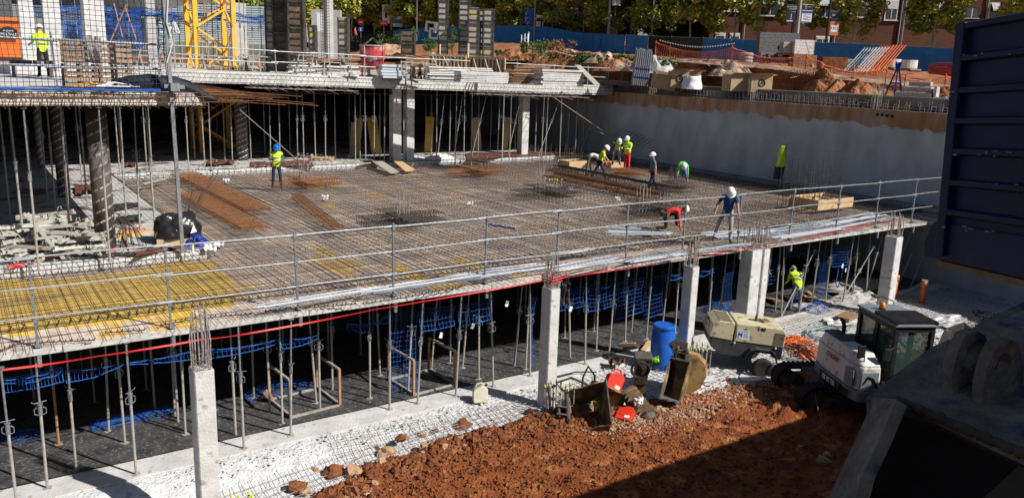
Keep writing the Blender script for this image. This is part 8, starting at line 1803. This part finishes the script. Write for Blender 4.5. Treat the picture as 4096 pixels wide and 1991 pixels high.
lamp(3184, 175, 70, .16, 14, 'thick tall lamp post carrying a black and a white banner', (( -1, 1.75, 3.15, .85, 'banner_black', [(0, .55, .14, 'CIUTAT BARRI', WB), (.1, .38, .14, 'CONCERT', WB), (.15, .15, .1, '25.10.20', WB), (0, -.25, (.04, .5), '#', WB), (-.1, -.6, (.5, .08), '#', WB)]), (1, 1.75, 3.25, .85, 'banner_white', [(0, .5, (.84, .45), '#', BK), (-.2, .55, (.3, .36), '#', WB), (-.2, .45, .16, 'GO', BK), (.18, .6, .07, 'campus', WB), (.18, .5, .07, 'natura', WB), (0, .12, (.84, .2), '#', 'banner_blue'), (0, -.05, .08, 'www.fundaciogo.cat', BL), (-.15, -.22, (.35, .05), '#', BL), (.15, -.3, (.3, .05), '#', BK), (-.1, -.4, (.4, .04), '#', BK), (0, -.5, (.6, .04), '#', BL), (0, -.7, (.84, .08), '#', 'banner_blue')])))
lamp(2430, 195, 90, .15, 16, 'tall grey lamp post with a long curved arm and tilted banners', ((-1, 5.2, 6.6, .95, 'banner_black', [(0, .1, (.3, .3), '#', 'banner_orange')]), (1, 4.6, 6.2, .9, 'banner_white', [(0, .3, (.85, .5), '#', 'banner_blue'), (0, -.3, .2, '1969', BK)])), (4.2, -1.2, 8.2))
lamp(2135, 175, 97, .09, 14, 'slim pale lamp post with a blue and a white banner', ((-1, 2.2, 3.9, .95, 'banner_blue', []), (1, 1.6, 3.3, .85, 'banner_white', [(0, .3, (.8, .4), '#', BK), (0, -.2, (.5, .06), '#', BL)])))
lamp(2162, 178, 97, .1, 7, 'dark curved pole with traffic lights behind the blue fence', (), (3.2, 2.6, 5.5), 'pole_dark'); lamp(2415, 178, 93, .06, 3.5, 'short black pole at the tall lamp post', (), None, 'pole_dark')
lamp(1565, 175, 110, .12, 16, 'lamp post beside the red sign with a white and a blue board', ((-1, 2.6, 5.0, 1.0, 'banner_white', [(0, -.1, (.3, .8), '#', BK)]), (1, 2.2, 3.6, 1.4, 'banner_white', [(0, 0, (1.3, .5), '#', 'screen_blue')]))); lamp(1667, 165, 92, .04, 7, 'thin leaning pole left of the hollow concrete boxes'); lamp(1380, 172, 112, .06, 5.5, 'thin pole with a small board left of the red sign', ((1, 3.4, 4.4, .9, 'banner_white', []),))
lamp(2535, 180, 90, .05, 4.6, 'short pole with a small blue and white road sign', ((0.2, .2, .9, .5, 'banner_blue', [(0, 0, .3, '1', WB)]),)); lamp(2570, 180, 90, .05, 6, 'thin pole with a crumpled dark banner in front of dark trees', ((-1, 2.6, 3.6, .8, 'banner_black', []), (1, 2.2, 3.2, .8, 'banner_black', [(0, .2, (.4, .3), '#', WB)])))
lamp(3300, 205, 74, .12, 6.5, 'dark pole with black and orange posters', ((1, 2.6, 3.5, .8, 'banner_black', [(-.2, .1, .2, 'GO', WB)]), (1, 1.4, 2.6, .8, 'banner_orange', [(0, 0, (.6, .6), '#', WB), (0, 0, .35, '1902', BK)]), ), None, 'pole_dark'); lamp(3160, 190, 76, .07, 5, 'thin pole left of the thick lamp post', (), None, 'pole_dark')
q = dep(1535, 148, 108); t = thing('red_sign', 'red rectangular sign beside the lamp post', 'sign', q, R(-35)); M('sign_red', (.6, .02, .05), rough=.5); mb = MB(); mb.box((0, 0, 1.78), (1.05, .06, .6)); mb.build('board', 'sign_red', t); mb = MB(); mb.box((0, -.04, 1.88), (.2, .01, .12)); mb.box((0, -.04, 1.7), (.7, .01, .07)); mb.build('lettering', 'white_plastic', t); mb = MB(); mb.tube((0, .1, -1.5), (0, .1, 2.1), .04, 6); mb.build('pole', 'galv', t)
q = dep(1443, 90, 110); t = thing('road_sign', 'round red no entry sign above a blue arrow disc', 'road sign', q, R(-35)); M('sign_blue', (.02, .06, .3), rough=.5)
mb = MB(); mb.lathe([(.001, 0), (.42, 0), (.42, .03), (.001, .03)], 20, (0, -.05, 0), Matrix.Rotation(R(90), 3, 'X')); mb.build('no_entry_disc', 'sign_red', t); mb = MB(); mb.box((0, -.1, 0), (.6, .02, .14)); mb.build('white_bar', 'white_plastic', t); mb = MB(); mb.lathe([(.001, 0), (.4, 0), (.4, .03), (.001, .03)], 20, (0, -.05, -.9), Matrix.Rotation(R(90), 3, 'X')); mb.build('arrow_disc', 'sign_blue', t); mb = MB(); mb.box((0, -.1, -.95), (.1, .02, .4)); mb.box((0, -.1, -.75), (.3, .02, .08)); mb.build('arrow', 'white_plastic', t); mb = MB(); mb.tube((0, 0, -3), (0, 0, .5), .04, 6); mb.build('pole', 'galv', t)
# ---- buildings
def brick_mat(name, c1, c2, mo):
    m = bpy.data.materials.new(name); m.use_nodes = True; n = m.node_tree; N = n.nodes; L = n.links; b = N['Principled BSDF']; b.inputs['Roughness'].default_value = .9; b.inputs['Specular IOR Level'].default_value = .1
    tc = N.new('ShaderNodeTexCoord'); mp = N.new('ShaderNodeMapping'); mp.inputs['Rotation'].default_value = (R(90), 0, 0); L.new(tc.outputs['Object'], mp.inputs[0]); br = N.new('ShaderNodeTexBrick'); br.inputs['Color1'].default_value = (*c1, 1); br.inputs['Color2'].default_value = (*c2, 1); br.inputs['Mortar'].default_value = (*mo, 1); br.inputs['Scale'].default_value = 1; br.inputs['Brick Width'].default_value = .5; br.inputs['Row Height'].default_value = .16; br.inputs['Mortar Size'].default_value = .015; L.new(mp.outputs[0], br.inputs[0])
    t = N.new('ShaderNodeTexNoise'); t.inputs['Scale'].default_value = .4; t.inputs['Detail'].default_value = 6; L.new(tc.outputs['Object'], t.inputs[0]); mx = N.new('ShaderNodeMix'); mx.data_type = 'RGBA'; mx.blend_type = 'MULTIPLY'; mx.inputs[0].default_value = .5; L.new(br.outputs[0], mx.inputs[6]); L.new(t.outputs[1], mx.inputs[7]); L.new(mx.outputs[2], b.inputs['Base Color']); MATS[name] = m
brick_mat('brick_dark', (.13, .05, .035), (.16, .07, .045), (.13, .09, .075)); brick_mat('brick_orange', (.5, .22, .11), (.56, .26, .14), (.42, .26, .18))
M('win_glass', (.03, .035, .045), (.06, .07, .085), rough=.12, scale=1, spec=.7); M('shutter_white', (.55, .55, .54), rough=.6, stretch=(1, 1, 12)); M('awning', (.3, .33, .3), (.42, .45, .42), rough=.8, scale=3)
def building(px0, px1, pyb, d0, d1, H_, mn, lb, wins, storey=3.0, pipes=()):
    A = dep(px0, pyb, d0); B = dep(px1, pyb, d1); L_ = (B - A).length; rz = math.atan2(B.y - A.y, B.x - A.x); t = thing('apartment_building', lb, 'building', (A.x, A.y, A.z), rz)
    mb = MB(); mb.box((L_ / 2, 6, H_ / 2), (L_, 12, H_)); mb.build('wall', mn, t); mb = MB(); mb.box((L_ / 2, 6, H_ + .1), (L_ + .4, 12.4, .22)); mb.build('roof', 'concrete_mid', t)
    for (u, z, w_, h_, kind) in wins:
        x = u * L_; fr = MB(); fr.box((x, -.02, z), (w_ + .24, .12, h_ + .24)); f_ = fr.build('window', 'white_paint' if kind != 'g' else 'pole_dark', t); g = MB(); g.box((x, -.07, z), (w_, .06, h_)); g.build('pane', 'win_glass', f_)
        if kind in 's': g = MB(); g.box((x, -.1, z + h_ * .28), (w_, .05, h_ * .44)); g.build('roller_shutter', 'shutter_white', f_)
        if kind == 'a': g = MB(); g.add([(x - w_ / 2, -.1, z + h_ / 2 + .1), (x + w_ / 2, -.1, z + h_ / 2 + .1), (x + w_ / 2, -.7, z + h_ * .18), (x - w_ / 2, -.7, z + h_ * .18), (x - w_ / 2, -.7, z + h_ * .1), (x + w_ / 2, -.7, z + h_ * .1)], [(0, 1, 2, 3), (3, 2, 5, 4)]); g.build('awning', 'awning', f_)
        g = MB(); g.box((x, -.08, z - h_ / 2 - .14), (w_ + .4, .3, .08)); g.build('sill', 'concrete_mid', f_)
        if w_ > .9: g = MB(); g.box((x, -.11, z), (.06, .02, h_)); g.build('mullion', 'white_paint', f_)
    for u in pipes: mb = MB(); mb.tube((u * L_, -.15, 0), (u * L_, -.15, H_), .09, 8); mb.build('drainpipe', 'galv', t)
    return t
PX0, PX1 = 2830, 4700; U = lambda px: (px - PX0) / (PX1 - PX0)
def row(zz, lst): return [(U(px), zz, w_, h_, k) for px, w_, h_, k in lst]
W_ = row(2.1, ((2875, .85, .55, 's'), (2935, .85, .55, 's'), (3145, 1.4, .55, 's'), (3290, 1.2, .5, 's'))) + row(5.35, ((2885, .8, 1.1, 's'), (2940, .7, 1.1, 's'), (2995, .8, .4, 's'), (3067, 2.0, 1.75, 'a'), (3130, 1.0, 1.4, 's'), (3225, .9, 1.2, 's'), (3288, 2.1, 1.75, 'a'), (3373, 1.0, .8, 'n'), (3463, 2.2, 1.5, 's'), (3552, 1.1, 1.9, 's'), (3667, 1.2, 1.9, 's'), (3762, 2.3, 2.2, 's'), (3870, 1.2, .9, 'g'), (3990, 2.6, 1.9, 'a'), (4200, 1.4, 1.6, 's'), (4400, 1.4, 1.6, 's')))
W_ += [(u, z + 3.15, w_, h_, k) for (u, z, w_, h_, k) in W_[4:]] + [(u, z + 6.3, w_, h_, k) for (u, z, w_, h_, k) in W_[4:]]
W_ += [(U(px), 1.0, w_, 1.1, 'g') for px, w_ in ((3055, 1.4), (3470, 3.2), (3560, 2.4), (3640, 1.8), (3740, 2.2))]
building(PX0, PX1, 225, 88, 86, 17, 'brick_dark', 'long red brick apartment block behind the plane trees on the right', W_, pipes=[U(x) for x in (2968, 3335, 3590, 3604, 3928)])
W2 = [(u, z, 1.0, 1.3, 's') for u in (.1, .22, .36, .5, .64, .8, .92) for z in (1.8, 4.9, 8.0, 11)]
building(1660, 2290, 190, 120, 112, 15, 'brick_dark', 'reddish apartment block behind the trees in the middle', W2); building(2285, 2420, 192, 104, 102, 14, 'brick_orange', 'sunlit orange brick house beside the tall lamp post', [(.15, 4.2, 1.0, 1.0, 's'), (.2, 1.5, 1.4, 1.6, 'g'), (.6, 5, .9, 1.2, 'n')])
building(1200, 1650, 190, 150, 140, 14, 'brick_dark', 'distant dark block hidden behind trees on the left', [(u, z, 1.0, 1.3, 's') for u in (.1, .3, .5, .7, .9) for z in (2, 5, 8)])
# ---- plane trees
def make_tree(H_, r_, seed, mn, nleaf=8500, base=.27, lb='', dark=False, ls=(.12, .26)):
    t = thing('plane_tree' if not dark else 'dark_tree', lb, 'tree', (0, 0, 0)); rn = random.Random(seed); mb = MB(); tr = []
    x = y = 0
    for k in range(8): tr.append((x, y, H_ * .8 * k / 7)); x += rn.uniform(-.15, .15); y += rn.uniform(-.15, .15)
    mb.path(tr, [.11 * (1 - .8 * k / 7) for k in range(8)], 7); mb.build('trunk', 'bark', t); pts = []; mb = MB()
    for k in range(34):
        z0 = H_ * rn.uniform(base * .85, .78); a = rn.uniform(0, 6.28); L_ = r_ * rn.uniform(.45, 1.0) * (1 - .45 * max(0, (z0 / H_ - .5))); i = min(6, int(z0 / (H_ * .8) * 7)); b0 = V(tr[i]).lerp(V(tr[i + 1]), .5); b0.z = z0
        e = b0 + V((math.cos(a) * L_, math.sin(a) * L_, rn.uniform(-.1, .55) * L_)); m_ = b0.lerp(e, .5) + V((0, 0, .2)); mb.path([b0, m_, e], [.05, .035, .012], 4)
        for q in (e, m_.lerp(e, .4), e + V((rn.uniform(-.5, .5), rn.uniform(-.5, .5), rn.uniform(-.7, .3)))): pts.append((q, rn.uniform(.35, .95)))
    mb.build('limb', 'bark', t); mb = MB(); leaf_cloud(mb, rn, pts, nleaf, *ls); mb.build('crown', mn, t); return t
T1 = make_tree(9.5, 3.0, 1, 'leaf_yellow'); T2 = make_tree(9.5, 3.2, 2, 'leaf_green'); T3 = make_tree(9.0, 3.0, 3, 'leaf_yellow', 7500); T4 = make_tree(10.5, 4.2, 4, 'leaf_dark', 9000, .1, dark=True, ls=(.16, .34)); used_ = set()
def tree(k, px, pyb, d, lb, s_=1.0, grp='plane trees along the street'):
    q = dep(px, pyb, d); src = (T1, T2, T3, T4)[k]
    if k not in used_: used_.add(k); src.location = q; src.scale = (s_,) * 3; src['label'] = lb; src['group'] = grp; src.rotation_euler = (0, 0, px * .7)
    else: dup(src, q, px * .7, lb, grp, s_)
for (k, px, pyb, d, lb, s_) in ((0, 2752, 190, 84, 'plane tree with a pale trunk in front of the dark trees', 1.0), (2, 2932, 195, 82, 'yellow plane tree at the left corner of the brick block', 1.0), (1, 2600, 190, 88, 'plane tree left of the one before the dark trees', 1.05), (0, 3165, 200, 79, 'plane tree behind the thick lamp post', .95), (2, 3410, 205, 76, 'plane tree with a crooked trunk above the leaning barriers', .92), (1, 3722, 215, 73, 'plane tree with long bare limbs above the concrete rings', .95), (0, 3722, 215, 74, 'second crown merging with the tree above the concrete rings', .9), (2, 4080, 225, 70, 'plane tree above the tipper body at the right edge', .95),
    (1, 2450, 185, 92, 'plane tree beside the sunlit orange house', 1.0), (0, 2205, 185, 98, 'plane tree with a leaning pale trunk before the reddish block', 1.0), (2, 2080, 180, 101, 'plane tree left of the leaning pale trunk', 1.05), (1, 2330, 185, 96, 'plane tree left of the sunlit orange house', .95), (0, 2520, 180, 94, 'plane tree at the short road sign pole', 1.1), (1, 1980, 175, 104, 'plane tree right of the grey steel shutters', 1.1), (2, 1870, 175, 106, 'plane tree behind the grey steel shutters', 1.1), (0, 1770, 170, 108, 'plane tree behind the tallest grey shutter', 1.15), (1, 1690, 170, 110, 'plane tree behind the hollow concrete boxes', 1.15), (2, 1600, 165, 112, 'plane tree right of the red sign', 1.15), (1, 1500, 160, 115, 'plane tree above the red sign', 1.2), (0, 1410, 165, 112, 'plane tree above the no entry sign', 1.2), (1, 1310, 165, 110, 'plane tree behind the white cabinet', 1.25), (2, 1230, 170, 108, 'plane tree behind the tall brown shutter', 1.2), (1, 1120, 170, 106, 'plane tree behind the dark steel shutter', 1.25), (1, 1000, 170, 100, 'plane tree behind the corrugated sheets', 1.3), (0, 700, 170, 96, 'plane tree far behind the net pole', 1.4), (1, 500, 170, 92, 'plane tree far behind the blue nets', 1.4)): tree(k, px, pyb, d, lb, s_)
for (px, pyb, d, lb, s_) in ((2600, 205, 97, 'dark evergreen behind the tubes and black screen', 1.1), (2690, 205, 98, 'dark evergreen in the middle of the dark group', 1.2), (2770, 208, 98, 'dark evergreen left of the brick block corner', 1.1), (2540, 205, 100, 'dark evergreen by the road sign pole', 1.0), (1440, 190, 135, 'dark tree behind the green screens', 1.2), (1350, 190, 132, 'dark tree behind the stub wall', 1.2), (1650, 190, 130, 'dark tree behind the tallest shutter', 1.1), (1560, 190, 136, 'dark tree behind the lamp post by the red sign', 1.2), (1900, 190, 122, 'dark tree behind the right group of shutters', 1.0)): tree(3, px, pyb, d, lb, s_, 'dark trees behind the street')
